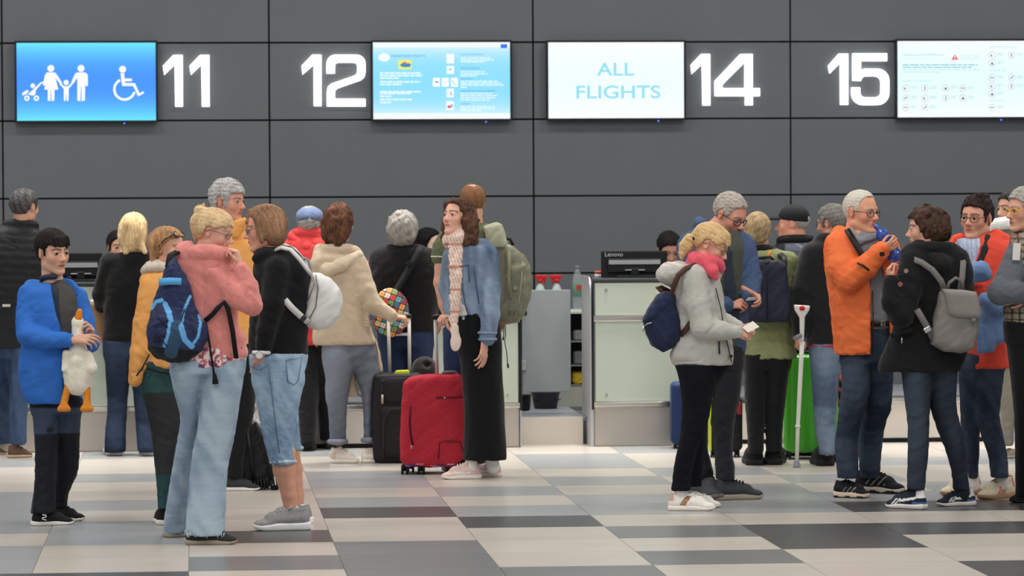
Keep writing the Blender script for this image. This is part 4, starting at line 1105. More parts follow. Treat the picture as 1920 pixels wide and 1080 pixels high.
MB().lathe([(4.2 * s, 79 * s), (4.2 * s, 84 * s)]).build('cap', mat('bottle_cap', L(120, 130, 135), rough=.4), r)
for (px, z, w_, h_, cl, nm, lb, ct_) in ((1084, shz[0], 20, 20, (130, 131, 130), 'paper_roll', 'pale paper roll on the upper cabinet shelf', 'paper'), (1085, shz[1], 22, 26, (112, 116, 118), 'plastic_tub', 'pale plastic tub on the middle cabinet shelf', 'tub'), (1084, shz[2], 24, 24, (208, 178, 48), 'yellow_cloth', 'yellow cleaning cloth on the bottom cabinet shelf', 'cloth')):
    r, s = lathe_thing(nm, lb, ct_, px, 600, YB + .12, None, None, z=z)
    F = Field().add(s_box((0, 0, h_ / 2), (w_ / 2, 14, h_ / 2), 5))
    if nm == 'yellow_cloth': F.bend(wrinkle(2.0, 12, 9, 4))
    V, Q = polygonise(F, 1.6); link('body', raw_mesh('body', V * s, Q), mat(nm, L(cl), rough=.7), r)
# monitors seen from behind
def monitor(label, x0, x1, y0, y1, Y, text=None, turn=0.0):
    a = at_y(x0, y1, Y); b2 = at_y(x1, y0, Y); wd = (b2[0] - a[0]) / 2; hh = (b2[2] - a[2]); cx = (a[0] + b2[0]) / 2
    r = empty('monitor', (cx, Y, z_top + .018)); tag(r, label, 'monitor', 'monitors on the desks'); z0 = a[2] - (z_top + .018); dk = mat('monitor_black', L(26, 27, 29), rough=.4)
    M_ = Matrix.Rotation(math.radians(-6), 4, 'X')
    MB().boxe((-wd, -.0, z0), (wd, .022, z0 + hh), .006).build('housing', dk, r)
    MB().boxe((-wd * .82, -.018, z0 + hh * .18), (wd * .82, .004, z0 + hh * .72), .008).build('back_cover', dk, r)
    MB().boxe((-wd * .78, -.0215, z0 + hh * .50), (wd * .78, -.016, z0 + hh * .66), .001).build('vent_strip', mat('vent_strip', L(150, 152, 156), rough=.35), r)
    b = MB(); b.boxe((-.028, -.05, 0.014), (.028, -.02, z0 + hh * .36), .006); b.build('stand', dk, r)
    MB().boxe((-.07, -.05, z0 + hh * .26), (.07, -.022, z0 + hh * .31), .004).build('stand_bracket', METAL, r)
    MB().boxe((-.13, -.12, 0), (.13, .05, .014), .004).build('foot', dk, r)
    if text:
        cu = bpy.data.curves.new('lettering', 'FONT'); cu.body = text; cu.size = .042; cu.extrude = .0004; o = bpy.data.objects.new('lettering', cu); COL.objects.link(o)
        dg = bpy.context.evaluated_depsgraph_get(); me = bpy.data.meshes.new_from_object(o.evaluated_get(dg)); bpy.data.objects.remove(o)
        o = link('lettering', me, mat('lettering_grey', L(176, 178, 180), rough=.5), r); o.rotation_euler = (math.pi / 2, 0, 0); o.location = (-wd * .9, -.0012, z0 + hh * .80)
    return r
monitor('dark monitor seen from behind on the pale green desk', 1127.5, 1251, 470, 521, YC + .30, 'Lenovo')
monitor('dark monitor seen from behind on the far left desk', 112, 192, 474, 529, YC + .30)
r, s = lathe_thing('red_topped_jar', 'small red-topped jar on the desk beside the monitor', 'jar', 1121, 526, YC + .42, None, None, z=z_top + .018)
MB().lathe([(6 * s, 0), (6 * s, 7 * s)]).build('body', WHT, r); MB().lathe([(6.5 * s, 7 * s), (6.5 * s, 12 * s)]).build('lid', mat('lid_red', L(190, 70, 55), rough=.5), r)
# ------------------------------------------------------------------ left of the hall
NECKC = lambda f, F, c, rx, ry, r, tilt=0: f.ring(F, c, rx, ry, r, tilt, 3)
def p_puffer():
    f = Fig(30, 859, (851, 858)); r = f.empty('person', 'man in a black quilted puffer jacket at the left edge, back turned', 'person')
    h = Head(f, 46, 389, 66, 150, 2, 0)
    HF = head_field(h, old=.5)
    T = [(418, 8, 62, 4, 20), (440, -22, 76, 2, 32), (500, -34, 84, 0, 40), (600, -34, 80, 0, 42), (652, -30, 76, 0, 42)]
    aR = [(66, 455, 0, 19), (80, 540, -6, 18), (84, 600, -30, 15)]; aL = [(-16, 455, 0, 19), (-34, 540, 0, 18), (-30, 620, -10, 15)]
    Lg = [(640, -26, 26, 0, 34), (740, -20, 22, 0, 26), (832, -16, 22, 0, 18)]; Rg = [(640, 14, 64, 4, 34), (756, 18, 53, 4, 25), (800, 18, 50, 4, 20), (834, 20, 50, 4, 20)]
    trousers(f, [Lg, Rg], [(630, -28, 68, 2, 38), (670, -26, 64, 2, 36)], DENIM, jeans_col((38, 54, 82), (66, 86, 116), 3), seed=3, h=2.4)
    q = lambda x, y, z: f32(1.6) * np.abs(np.sin(z * f32(.21) + x * f32(.01)))
    def ex(F): f.ring(F, (38, 424, 6), 26, 18, 9, -6, 4); F.bend(lambda x, y, z: f32(1.1) - q(x, y, z))
    jacket(f, T, [aL, aR], NYLON, (22, 22, 25), amp=.8, seed=5, h=2.3, extra=ex, name='puffer_jacket')
    b = MB(); b.box(f.P(12, 573, -46), (15, 2, 5), None, .5); f.mb('pull_tab', b, mat('tab_pale', L(190, 186, 178), rough=.6))
    body(f, r, h, HF, (38, 430, 4, 18), head_paint(h, (196, 148, 124), (60, 55, 52), (170, 100, 92)), (), (), core_of(T, [aL, aR], [Lg, Rg]), (196, 148, 124), neck_r=.23)
    H_ = hair_cap(h, .05); H_.bend(curls(h, .02, .09, 2)); f.mesh('hair', H_, 1.5, HAIRS, hair_col(h, (96, 94, 94), (30, 30, 32), 14, .8, mix=.6))
    for hx, tx in (((14, 859), (62, 857)), ((-22, 852), (14, 852))): shoe(f, r, hx, tx, (92, 66, 48), (176, 150, 122), (70, 50, 40), .19, 1.5, .13, h=1.5)
p_puffer()
def p_blonde():
    f = Fig(222, 853, (855, 855)); r = f.empty('person', 'woman with straight blonde hair and black blazer at the far left desk', 'person')
    h = Head(f, 251, 433, 64, 170, 0, 0)
    HF = head_field(h, fem=True)
    T = [(472, 226, 284, 0, 17), (486, 200, 298, 0, 26), (540, 196, 292, 0, 33), (590, 194, 288, 0, 32), (640, 192, 290, 0, 35)]
    aL = [(206, 492, 0, 19), (190, 552, 8, 17), (192, 572, 40, 14), (200, 560, 70, 12)]; aR = [(290, 492, 0, 18), (298, 560, 8, 16), (292, 600, 30, 13)]
    Lg = [(636, 194, 250, 0, 32), (700, 198, 244, 0, 28), (770, 201, 238, 0, 21), (812, 197, 236, 0, 20), (848, 195, 236, 0, 20)]
    Rg = [(636, 236, 290, 4, 32), (740, 250, 290, 0, 24), (848, 258, 292, -6, 20)]
    trousers(f, [Lg, Rg], [(630, 194, 290, 4, 34), (670, 194, 290, 6, 34)], DENIM, jeans_col((26, 36, 54), (42, 56, 78), 5), seed=8, h=2.2)
    jacket(f, T, [aL, aR], WOOL, (20, 20, 21), amp=1.0, seed=6, h=2.2, name='blazer')
    body(f, r, h, HF, (252, 476, 2, 16), head_paint(h, (222, 176, 150)), (), (), core_of(T, [aL, aR], [Lg, Rg]), (222, 176, 150), neck_r=.18)
    H_ = hair_cap(h, .06, None); H_.inter(h.half((0, .30, 0), (0, 1, .35)), .04 * h.H)
    H_.add(h.ell((0, -.14, -.08), (.44, .36, .54)), .08 * h.H); H_.add(h.cap((-.14, -.30, -.2), (-.40, -.24, -.62), .17, .07), .08 * h.H); H_.add(h.cap((.22, -.26, -.2), (.16, -.30, -.60), .17, .10), .08 * h.H)
    H_.inter(h.half((0, .34, 0), (0, 1, 0)), .05 * h.H); H_.bend(strand(h, .014, 30, 3, 1)); f.mesh('hair', H_, 1.4, HAIRF, hair_col(h, (214, 184, 130), (142, 108, 66), 8, .1, mix=.35))
    shoe(f, r, (215, 855), (211, 847), (206, 200, 190), (214, 208, 196), None, .17, .5, .10, h=1.4); shoe(f, r, (279, 855), (277, 848), (206, 200, 190), (214, 208, 196), None, .17, .5, .10, h=1.4)
    g = Fig(222, 853); o = g.empty('folder', 'brown folder held at the desk by the blonde woman in black', 'folder')
    F = Field().add(g.pil([(167, 566), (194, 572), (194, 640), (164, 634)], 44, 50, 1.5)); g.mesh('cover', F, 1.6, CLOTH, L(158, 118, 78)); F = Field().add(g.pil([(169, 561), (192, 567), (192, 574), (169, 568)], 45, 49, 1)); g.mesh('papers', F, 1.3, CLOTH, L(206, 204, 200))
p_blonde()
def p_mustard():
    f = Fig(300, 982, (985, 981)); r = f.empty('person', 'woman in a mustard jacket with sunglasses pushed up on her hair', 'person')
    h = Head(f, 313, 466, 77, 70, 4, 0)
    HF = head_field(h, fem=True, wide=.95, jaw=.9)
    T = [(502, 290, 340, 4, 18), (525, 268, 360, 2, 32), (580, 262, 366, 0, 40), (640, 264, 362, 0, 42), (690, 266, 360, 0, 42)]
    aL = [(284, 536, -10, 22), (270, 605, -18, 20), (262, 660, -22, 18), (254, 712, -26, 14)]; aR = [(350, 540, 20, 20), (372, 610, 20, 18), (390, 640, 0, 15)]
    Lg = [(676, 264, 330, -4, 36), (730, 264, 332, -4, 34), (771, 274, 338, -4, 31), (815, 284, 340, -4, 27), (882, 291, 330, -2, 23), (927, 295, 318, 0, 21), (953, 296, 316, 0, 20)]
    Rg = [(676, 300, 366, 10, 34), (780, 306, 366, 12, 28), (950, 318, 352, 16, 20)]
    zg = f.P(300, 734)[2]; zl = f.P(300, 888)[2]
    def tc(V):
        c = np.tile(L(44, 46, 48), (len(V), 1)); m = (V[:, 2] > zg + (V[:, 0]) * .06) | (V[:, 2] < zl); c[m] = L(36, 70, 72)
        e = f.P(270, 760)[0]; c[(V[:, 0] < e + (zg - V[:, 2]) * .17 + 2) & (V[:, 2] <= zg) & (V[:, 2] > zl)] = L(36, 70, 72)
        return c * (1 + .1 * hash_noise(V, .06, 2))[:, None]
    trousers(f, [Lg, Rg], [(668, 264, 364, 2, 40), (705, 264, 364, 2, 38)], SHELL, tc, amp=1.2, seed=12)
    b = MB(); b.tube([f.P(274, 690, -42), f.P(300, 697, -42), f.P(318, 701, -41)], 1.6, 5); f.mb('pocket_zip', b, BLK)
    jk = jacket(f, T, [aL, aR], SHELL, (222, 152, 62), amp=1.6, lx=30, lz=26, seed=9, h=2.0, extra=lambda F: f.ring(F, (300, 524, 4), 30, 22, 8, -6, 5))
    b = MB(); b.tube([f.P(280, 664, -44), f.P(266, 692, -44), f.P(256, 704, -42)], 1.6, 5); f.mb('sleeve_zip', b, BLK, jk)
    F = Field(); f.ring(F, (300, 508, 2), 27, 20, 9, -8, 4); f.ring(F, (300, 498, 4), 22, 17, 6, -6, 4); F.bend(wrinkle(1.2, 18, 14, 3)); f.mesh('hood', F, 1.8, CLOTH, noisecol((196, 186, 170), .1, .1, 3))
    tone = (214, 160, 132)
    body(f, r, h, HF, (306, 512, 4, 18), head_paint(h, tone, (120, 90, 66), (186, 110, 100), .5), (), (), core_of(T, [aL, aR], [Lg, Rg]), tone, neck_r=.18)
    eyes(h, f, r, (70, 90, 90))
    H_ = hair_cap(h, .05, [(.42, .34), (.28, .30), (.12, .18), (.04, .06), (.0, -.2), (-.04, -.5), (-.4, -.55), (-.8, -.2), (-.8, .9), (.6, .9)]); H_.add(h.cap((.1, -.30, .05), (.08, -.30, -.42), .19, .10), .08 * h.H); H_.add(h.cap((-.26, -.22, .05), (-.24, -.24, -.40), .12, .07), .06 * h.H)
    H_.bend(strand(h, .012, 28, 3, 4)); f.mesh('hair', H_, 1.3, HAIRF, hair_col(h, (196, 148, 96), (120, 80, 48), 9, .12))
    b = MB(); g = h
    for s in (-1, 1):
        pts = [g.p(s * .15 + .11 * math.cos(a), .31 - .05 * math.sin(a), .37 + .06 * math.sin(a)) for a in [2 * math.pi * i / 16 for i in range(17)]]; b.tube(pts, 1.3, 6, False); b.tube([g.p(s * .27, .29, .37), g.p(s * .38, .1, .24), g.p(s * .37, -.06, .03)], 1.2, 6)
    b.tube([g.p(-.05, .33, .38), g.p(.05, .33, .38)], 1.2, 6); sg = f.mb('sunglasses', b, FR)
    for s in (-1, 1):
        lb = MB(); lb.bm.faces.new([lb.bm.verts.new(g.p(s * .15 + .11 * math.cos(a), .31 - .05 * math.sin(a), .37 + .06 * math.sin(a))) for a in [2 * math.pi * i / 14 for i in range(14)]]); f.mb('lens', lb, mat('dark_lens', L(60, 50, 48), rough=.08, spec=.6), sg)
    shoe(f, r, (308, 985), (304, 977), (26, 26, 28), (220, 214, 206), None, .21, 1.0, .1); shoe(f, r, (336, 981), (340, 973), (26, 26, 28), (220, 214, 206), None, .21, 1.0, .1)
p_mustard()
def p_pink():
    f = Fig(380, 1018, (1005, 1019)); r = f.empty('person', 'woman in a salmon pink fleece and pale flared jeans, hand at her face', 'person')
    h = Head(f, 399, 435, 83, 80, 14, 0)
    HF = head_field(h, fem=True, wide=.95, jaw=.85, old=.7)
    T = [(478, 352, 424, 2, 22), (500, 332, 438, 0, 36), (540, 326, 446, 0, 44), (580, 330, 446, 0, 44), (612, 338, 448, 0, 44), (632, 342, 462, 0, 45), (648, 344, 461, 0, 45), (662, 346, 466, 0, 46), (672, 348, 462, 0, 45)]
    aR = [(414, 522, -18, 27), (446, 556, -36, 25), (472, 572, -44, 20), (466, 540, -40, 18), (452, 505, -34, 15)]; aL = [(352, 520, 30, 24), (380, 590, 46, 20), (430, 600, 50, 16)]
    Lg = [(676, 320, 400, -6, 44), (700, 320, 396, -8, 46), (734, 326, 386, -6, 42), (782, 338, 380, -4, 36), (819, 334, 371, -2, 32), (860, 326, 366, 0, 32), (901, 319, 360, 0, 33), (941, 313, 356, 0, 35), (986, 306, 351, 0, 38), (999, 306, 350, 0, 38)]
    Rg = [(672, 384, 460, 6, 44), (715, 378, 456, -4, 46), (764, 374, 448, -6, 42), (801, 370, 443, -6, 36), (845, 362, 434, -6, 33), (890, 356, 426, -6, 33), (941, 352, 424, -6, 36), (986, 348, 422, -6, 40), (1003, 347, 423, -6, 41)]
    trousers(f, [Lg, Rg], [(668, 322, 462, 0, 46), (700, 320, 458, -2, 48)], DENIM, jeans_col((124, 148, 170), (160, 180, 196), 6), amp=1.3, lx=30, lz=34, seed=15, h=1.9, k=3.0)
    b = MB(); rr = random.Random(2)
    for x0, x1, yy, dz in ((308, 350, 998, 120), (350, 422, 1003, -54)):
        for i in range(26):
            x = rr.uniform(x0, x1); a = f.P(x, yy - 4, dz + 4 * rr.random()); b.tube([a, a + A3([rr.uniform(-2, 2), -2, -rr.uniform(4, 10)])], .55, 4)
    f.mb('frayed_hem', b, mat('denim_thread', L(206, 214, 218), rough=.9))['kind'] = 'stuff'
    ZZ = [f.P(390, y)[2] for y in (690,)]
    def fl(V):
        n = hash_noise(V, .13, 3); n2 = hash_noise(V, .10, 8); c = np.tile(L(226, 206, 200), (len(V), 1)); c[n > .25] = L(160, 62, 92); c[n < -.35] = L(196, 108, 120); c[n2 > .45] = L(104, 60, 104); return c
    F = Field().add(f.loft([(650, 322, 464, 0, 46), (672, 318, 462, -1, 48), (688, 316, 458, -1, 49)])); F.sub(f.pil([(398, 694), (470, 672), (470, 720), (398, 720)], -90, 90, 2)); F.bend(wrinkle(1, 20, 20, 4)); f.mesh('floral_top', F, 1.2, CLOTH, fl)
    def hood(F):
        F.add(f.ell((372, 492, 0), (46, 34, 28)), 8); f.ring(F, (390, 482, -2), 34, 26, 15, -8, 8); F.add(f.cap((344, 500, -14), (396, 512, -30), 20, 16), 10)
    PK_ = noisecol((214, 126, 118), .12, .09, 3, None)
    jacket(f, T, [aL, aR], FLEECE, PK_, amp=1.8, lx=34, lz=30, seed=21, h=2.0, extra=hood, name='fleece')
    hood_piece(f, [f.cap((352, 478, -6), (394, 500, -24), 27, 19), f.cap((340, 490, -2), (376, 510, -26), 17, 15), f.cap((394, 500, -24), (414, 484, -14), 17, 12)], FLEECE, (216, 128, 120), 8, 1.4, 30, 22, cut=lambda F: F.sub(f.ell((388, 458, 0), (26, 22, 24)), 8))
    hd = hand_shapes(f.P(450, 497, -32), (-.22, -.05, 1), (-.9, .2, -.1), 54, 1, ((60, 70, 30), (65, 75, 30), (70, 75, 30), (75, 75, 30)), 3, (25, 20))
    tone = (222, 170, 148)
    body(f, r, h, HF, (384, 486, 0, 20), head_paint(h, tone, (170, 140, 108), (190, 112, 104), .5), [hd], (), core_of(T, [aL, aR], [Lg, Rg]), tone, neck_r=.18)
    eyes(h, f, r, (90, 110, 120)); glasses(h, f, r, m=mat('spectacle_frame_fine', L(90, 80, 84), rough=.4), R=.085, th=.008)
    H_ = hair_cap(h, .055, [(.50, .22), (.40, .23), (.30, .22), (.20, .15), (.10, .10), (.03, .14), (-.08, .13), (-.12, .0), (-.17, -.16), (-.3, -.28), (-.8, -.2), (-.8, .9), (.6, .9)])
    H_.add(h.cap((0, .28, .36), (.05, .415, .19), .07, .025), .08 * h.H); H_.add(h.cap((-.12, .26, .34), (-.22, .32, .16), .06, .02), .08 * h.H)
    H_.add(h.ell((0, -.42, .14), (.20, .15, .20)), .05 * h.H); H_.add(h.ell((.04, -.40, .40), (.16, .15, .12)), .05 * h.H); H_.add(h.cap((.1, -.42, .35), (.05, -.36, .56), .07, .03), .04 * h.H); H_.add(h.cap((0, -.40, .0), (0, -.34, -.25), .12, .05), .06 * h.H)
    w_ = strand(h, .009, 34, 4, 2); H_.bend(w_); f.mesh('hair', H_, 1.2, HAIRF, hair_col(h, (216, 184, 134), (150, 114, 74), 12, .7, mix=.3, ys=.15))
    b = MB(); b.tube([h.p(.12, -.50, .52), h.p(.15, -.52, .36), h.p(.12, -.52, .2)], 2.2, 6); b.tube([h.p(.16, -.44, .18), h.p(.2, -.36, .12)], 2.0, 6); f.mb('hair_clip', b, mat('hair_clip', L(96, 74, 60), rough=.4))
    sc2 = lambda q, c: c
    shoe(f, r, (347, 1021), (447, 1020), (40, 42, 44), (150, 138, 116), None, .19, .85, .09); shoe(f, r, (309, 1008), (385, 1003), (40, 42, 44), (150, 138, 116), None, .19, .85, .09)
    return f
p_pink()
def blue_backpack():
    f = Fig(380, 1018); r = f.empty('backpack', 'navy and light blue backpack on the back of the woman in pink', 'backpack')
    P_ = [(328, 480), (312, 496), (299, 531), (286, 566), (274, 620), (276, 654), (290, 672), (322, 681), (352, 679), (378, 660), (391, 636), (390, 612), (377, 596), (364, 566), (357, 531), (346, 512)]
    d0, d1 = -78, -26
    F = Field().add(f.pil(P_, d0, d1, 34)); F.add(f.ell((312, 622, -74), (34, 22, 44)), 12); F.bend(wrinkle(1.4, 30, 26, 6))
    base = L(34, 46, 84); 
    pz = lambda x, y: f.P(x, y, -70)
    def band(V, pts, wd):
        d = np.full(len(V), 1e9)
        for a, b in zip(pts, pts[1:]):
            a = pz(*a)[[0, 2]]; b = pz(*b)[[0, 2]]; e = b - a; q = V[:, [0, 2]] - a; t = np.clip(q @ e / (e @ e), 0, 1); d = np.minimum(d, np.linalg.norm(q - t[:, None] * e, axis=1))
        return d < wd
    def bc(V):
        c = np.tile(base, (len(V), 1)) * (1 + .12 * hash_noise(V, .08, 3))[:, None]
        zl = pz(300, 650)[2]; c[V[:, 2] < zl + (V[:, 0] - pz(300, 650)[0]) * -.12] = L(20, 22, 28)
        m = V[:, 1] < pz(320, 580)[1] + 30
        teal = L(38, 74, 104); c[band(V, [(322, 660), (334, 610), (330, 640)], 12) & m] = teal
        lb = L(84, 164, 224)
        for pts, wd in (([(283, 578), (292, 566), (304, 563)], 3.6), ([(310, 570), (318, 584), (322, 600)], 5), ([(320, 606), (318, 625), (310, 648)], 3), ([(356, 556), (346, 580), (341, 610), (348, 636), (360, 648), (372, 632), (376, 606), (372, 592)], 2.4), ([(341, 612), (348, 638), (360, 649)], 5)): c[band(V, pts, wd) & m] = lb
        return c
    f.mesh('pack_body', F, 1.15, NYLON, bc)
    b = MB(); f.strap([(298, 529, -76), (318, 527, -82), (340, 528, -78)], (0, -1, .2), 13, 3, b); f.mb('grab_handle', b, mat('strap_sky', L(92, 170, 226), rough=.7))
    b = MB(); f.strap([(318, 500, -60), (322, 478, -40), (338, 470, -14), (360, 476, 6)], (-.3, -.6, .8), 17, 5, b); f.mb('shoulder_strap', b, mat('strap_black', L(24, 24, 27), rough=.8))
    b = MB(); f.strap([(384, 602, -50), (398, 590, -52), (410, 576, -54), (420, 567, -50), (428, 580, -52), (436, 620, -52), (443, 672, -54)], (0, -1, 0), 9, 2.5, b); f.mb('side_strap', b, MATS['strap_black'])
    b = MB(); f.strap([(386, 606, -52), (392, 640, -54), (398, 680, -56), (402, 706, -56)], (0, -1, 0), 4, 2, b); b.tube([f.P(402, 700, -57), f.P(404, 720, -57)], [3, 6], 8); f.mb('loose_strap', b, MATS['strap_black'])
    b = MB()
    for a, c in (((292, 590), (318, 620)), ((288, 612), (316, 600)), ((286, 634), (316, 628)), ((290, 625), (314, 650))): b.tube([f.P(*a, -96), f.P((a[0] + c[0]) / 2, (a[1] + c[1]) / 2, -100), f.P(*c, -92)], 1.0, 5)
    f.mb('bungee_cord', b, MATS['strap_black'])
    b = MB(); b.box(f.P(294, 640, -96), (12, 2, 5), None, .8); b.tube([f.P(346, 580, -78), f.P(340, 600, -82), f.P(346, 628, -80)], 1.2, 5); f.mb('zip', b, BLK)
blue_backpack()
def p_tall():
    f = Fig(440, 918, (907, 919)); r = f.empty('person', 'tall grey-haired man in a yellow-orange jacket with the collar turned up', 'person')
    h = Head(f, 427, 379, 73, 62, 2, 0)
    HF = head_field(h, old=1, nose=1.15, jaw=1.05)
    T = [(428, 398, 452, 4, 20), (448, 380, 474, 2, 32), (520, 376, 478, 0, 40), (600, 384, 476, 0, 42), (650, 388, 478, 0, 42)]
    aR = [(464, 466, -8, 21), (474, 540, -14, 19), (478, 610, -16, 16), (474, 660, -16, 13)]; aL = [(388, 466, 10, 21), (382, 550, 12, 18), (384, 630, 10, 14)]
    Lg = [(640, 388, 440, 0, 34), (760, 396, 444, 0, 28), (880, 404, 440, 0, 21), (900, 408, 440, 0, 22)]; Rg = [(640, 428, 484, 0, 34), (760, 432, 478, 0, 28), (880, 424, 456, -4, 21), (898, 424, 456, -4, 22)]
    trousers(f, [Lg, Rg], [(634, 388, 482, 0, 38), (680, 388, 484, 0, 36)], CLOTH, (26, 26, 30), seed=22, h=2.4)
    def ex(F):
        f.ring(F, (428, 430, 2), 30, 22, 6, -6, 4)
        F.add(f.pil([(432, 424), (440, 413), (462, 407), (463, 416), (456, 430), (448, 446), (430, 446)], -38, 6, 7), 5)
    jacket(f, T, [aL, aR], SHELL, (236, 158, 62), amp=1.5, seed=18, h=2.2, extra=ex)
    tone = (210, 154, 130)
    hd = hand_shapes(f.P(474, 664, -16), (0, 0, -1), (-1, 0, 0), 58, 1)
    body(f, r, h, HF, (424, 440, 4, 20), head_paint(h, tone, (110, 104, 100), (176, 104, 96), .6, .15), [hd], (), core_of(T, [aL, aR], [Lg, Rg]), tone, neck_r=.23)
    eyes(h, f, r, (70, 80, 90), (.1, .1))
    H_ = hair_cap(h, .07, [(.47, .26), (.33, .24), (.24, .18), (.20, .04), (.14, -.10), (.075, -.10), (.065, .07), (-.02, .15), (-.11, .10), (-.14, -.06), (-.19, -.21), (-.36, -.27), (-.8, -.2), (-.8, .9), (.6, .9)], top=.06); H_.bend(curls(h, .024, .11, 7)); f.mesh('hair', H_, 1.2, HAIRS, hair_col(h, (192, 190, 188), (124, 120, 118), 13, 1, mix=.4))
    shoe(f, r, (416, 920), (489, 920), (50, 51, 54), (222, 218, 212), (40, 40, 42), .18, 1.1, .10, label=None); shoe(f, r, (400, 908), (452, 906), (50, 51, 54), (222, 218, 212), None, .18, 1.1, .10)
p_tall()
def p_fleece():
    f = Fig(535, 992, (992, 983)); r = f.empty('person', 'woman in a black fleece and rolled denim capris wearing a white backpack', 'person')
    h = Head(f, 497, 429, 82, -88, 8, 0)
    HF = head_field(h, fem=True, wide=.95, jaw=.9)
    T = [(462, 490, 546, 0, 18), (482, 478, 566, 0, 32), (520, 474, 582, 0, 42), (560, 472, 582, 0, 44), (600, 468, 579, 0, 44), (640, 466, 577, 0, 45), (666, 468, 577, 0, 45)]
    aL = [(522, 505, -30, 26), (512, 570, -42, 23), (500, 620, -46, 18), (494, 650, -46, 15)]; aR = [(530, 500, 34, 24), (520, 580, 44, 20), (500, 640, 44, 16)]
    Lg = [(668, 468, 566, -10, 42), (708, 471, 572, -12, 44), (745, 480, 564, -14, 42), (782, 486, 556, -14, 38), (827, 495, 551, -14, 33), (864, 506, 553, -14, 30), (871, 509, 554, -14, 30)]
    Rg = [(668, 500, 577, 14, 40), (701, 510, 571, 16, 40), (760, 512, 559, 18, 36), (823, 518, 563, 20, 30), (844, 520, 568, 20, 29)]
    def dc(V):
        c = jeans_col((108, 140, 172), (156, 184, 206), 9)(V)
        for (x, y) in ((545, 866), ): pass
        return c
    trousers(f, [Lg, Rg], [(660, 468, 577, 0, 46), (690, 470, 574, 0, 46)], DENIM, dc, amp=1.5, lx=24, lz=20, seed=25, h=1.9, name='capri_jeans')
    fb = f.G(535, 983)[1]
    for q in ((531, 866, -14), (544, 840, 20 + fb)):
        F = Field(); f.ring(F, q, 22, 28, 4, -2, 2); F.add(f.cap((q[0] - 10, q[1] - 4, q[2]), (q[0] + 10, q[1] - 4, q[2]), 3, 3)); F.ops.pop(); f.mesh('rolled_cuff', F, 1.6, DENIM, jeans_col((150, 172, 192), (182, 200, 214), 4))
    b = MB(); pts = [f.P(504, 690 + 0, -56), f.P(509, 730, -58), f.P(516, 790, -54), f.P(524, 850, -48)]; b.tube(pts, .8, 5); b.tube([f.P(536, 676, -54), f.P(566, 670, -38), f.P(560, 712, -42), f.P(552, 722, -50), f.P(540, 716, -54), f.P(536, 676, -54)], .8, 5); b.tube([f.P(468, 686, -36), f.P(486, 694, -52), f.P(504, 684, -58)], .9, 5); f.mb('seam', b, mat('denim_seam', L(86, 110, 140), rough=.9))
    def ex(F): f.ring(F, (512, 472, 0), 28, 22, 8, 4, 5); F.add(f.cap((480, 484, -18), (500, 474, -24), 8, 8), 5)
    jacket(f, T, [aL, aR], FLEECE if 0 else WOOL, (27, 27, 29), amp=1.6, lx=30, lz=28, seed=27, h=2.0, extra=ex, name='fleece')
    calf = Field(); f.chain(calf, [(534, 850, -14, 21), (533, 880, -14, 21), (542, 930, -14, 14), (545, 962, -14, 12)]); fb = f.G(535, 983)[1]; f.chain(calf, [(546, 848, 20 + fb * .9, 16), (551, 880, 22 + fb, 16), (558, 930, 24 + fb, 12), (560, 958, 22 + fb, 11)])
    hd = hand_shapes(f.P(490, 658, -48), (-.25, .25, -1), (.3, 1, 0), 52, -1, (15, 15, 18, 20), 3, (25, 5))
    tone = (216, 160, 136)
    body(f, r, h, HF, (516, 480, 0, 18), head_paint(h, tone, (120, 90, 70), (190, 112, 104), .4), [hd], [calf], core_of(T, [aL, aR], [[(r_[0], r_[1], r_[2], r_[3], r_[4]) for r_ in Lg], Rg]), tone, neck_r=.17)
    eyes(h, f, r, (70, 90, 110)); glasses(h, f, r, m=mat('spectacle_frame_blue', L(70, 110, 140), rough=.35), R=.085, th=.010)
    H_ = hair_cap(h, .07, None); H_.add(h.ell((0, -.16, -.04), (.40, .34, .44)), .08 * h.H)
    for s in (-1, 1): H_.add(h.cap((s * .30, .12, .22), (s * .35, .10, -.26), .10, .06, ((1, 0, 0), .7)), .07 * h.H)
    H_.inter(h.side([(.30, .34), (.24, .30), (.20, .1), (.20, -.42), (-.1, -.50), (-.8, -.44), (-.8, .9), (.30, .9)]), .04 * h.H); H_.add(h.cap((0, .26, .40), (-.10, .38, .22), .08, .04), .06 * h.H); H_.add(h.cap((0, .26, .40), (.12, .38, .2), .08, .04), .06 * h.H); H_.bend(strand(h, .011, 32, 2.5, 9))
    f.mesh('hair', H_, 1.3, HAIRF, hair_col(h, (166, 124, 88), (92, 66, 46), 9, .12, root=None))
    F = Field(); f.ring(F, (490, 661, -46), 14, 12, 4, 0, 1); f.mesh('watch_strap', F, 1.0, WHT); b = MB(); b.tube([f.P(486, 666, -59), f.P(486, 666, -64)], 7.5, 16); o = f.mb('watch', b, METAL); b = MB(); b.tube([f.P(486, 666, -64), f.P(486, 666, -65)], 6, 16); f.mb('watch_dial', b, WHT, o)
    gs = lambda q, c: c
    shoe(f, r, (583, 993), (473, 995), (138, 138, 138), (234, 234, 234), (186, 184, 182), .18, 1.15, .13)
    shoe(f, r, (586, 982), (494, 980), (138, 138, 138), (234, 234, 234), None, .18, 1.1, .12)
    sock(f, [(547, 958, -12, 14), (549, 966, -12, 14)]); sock(f, [(561, 952, 22 + f.G(535, 983)[1], 12), (563, 958, 22 + f.G(535, 983)[1], 12)])
p_fleece()
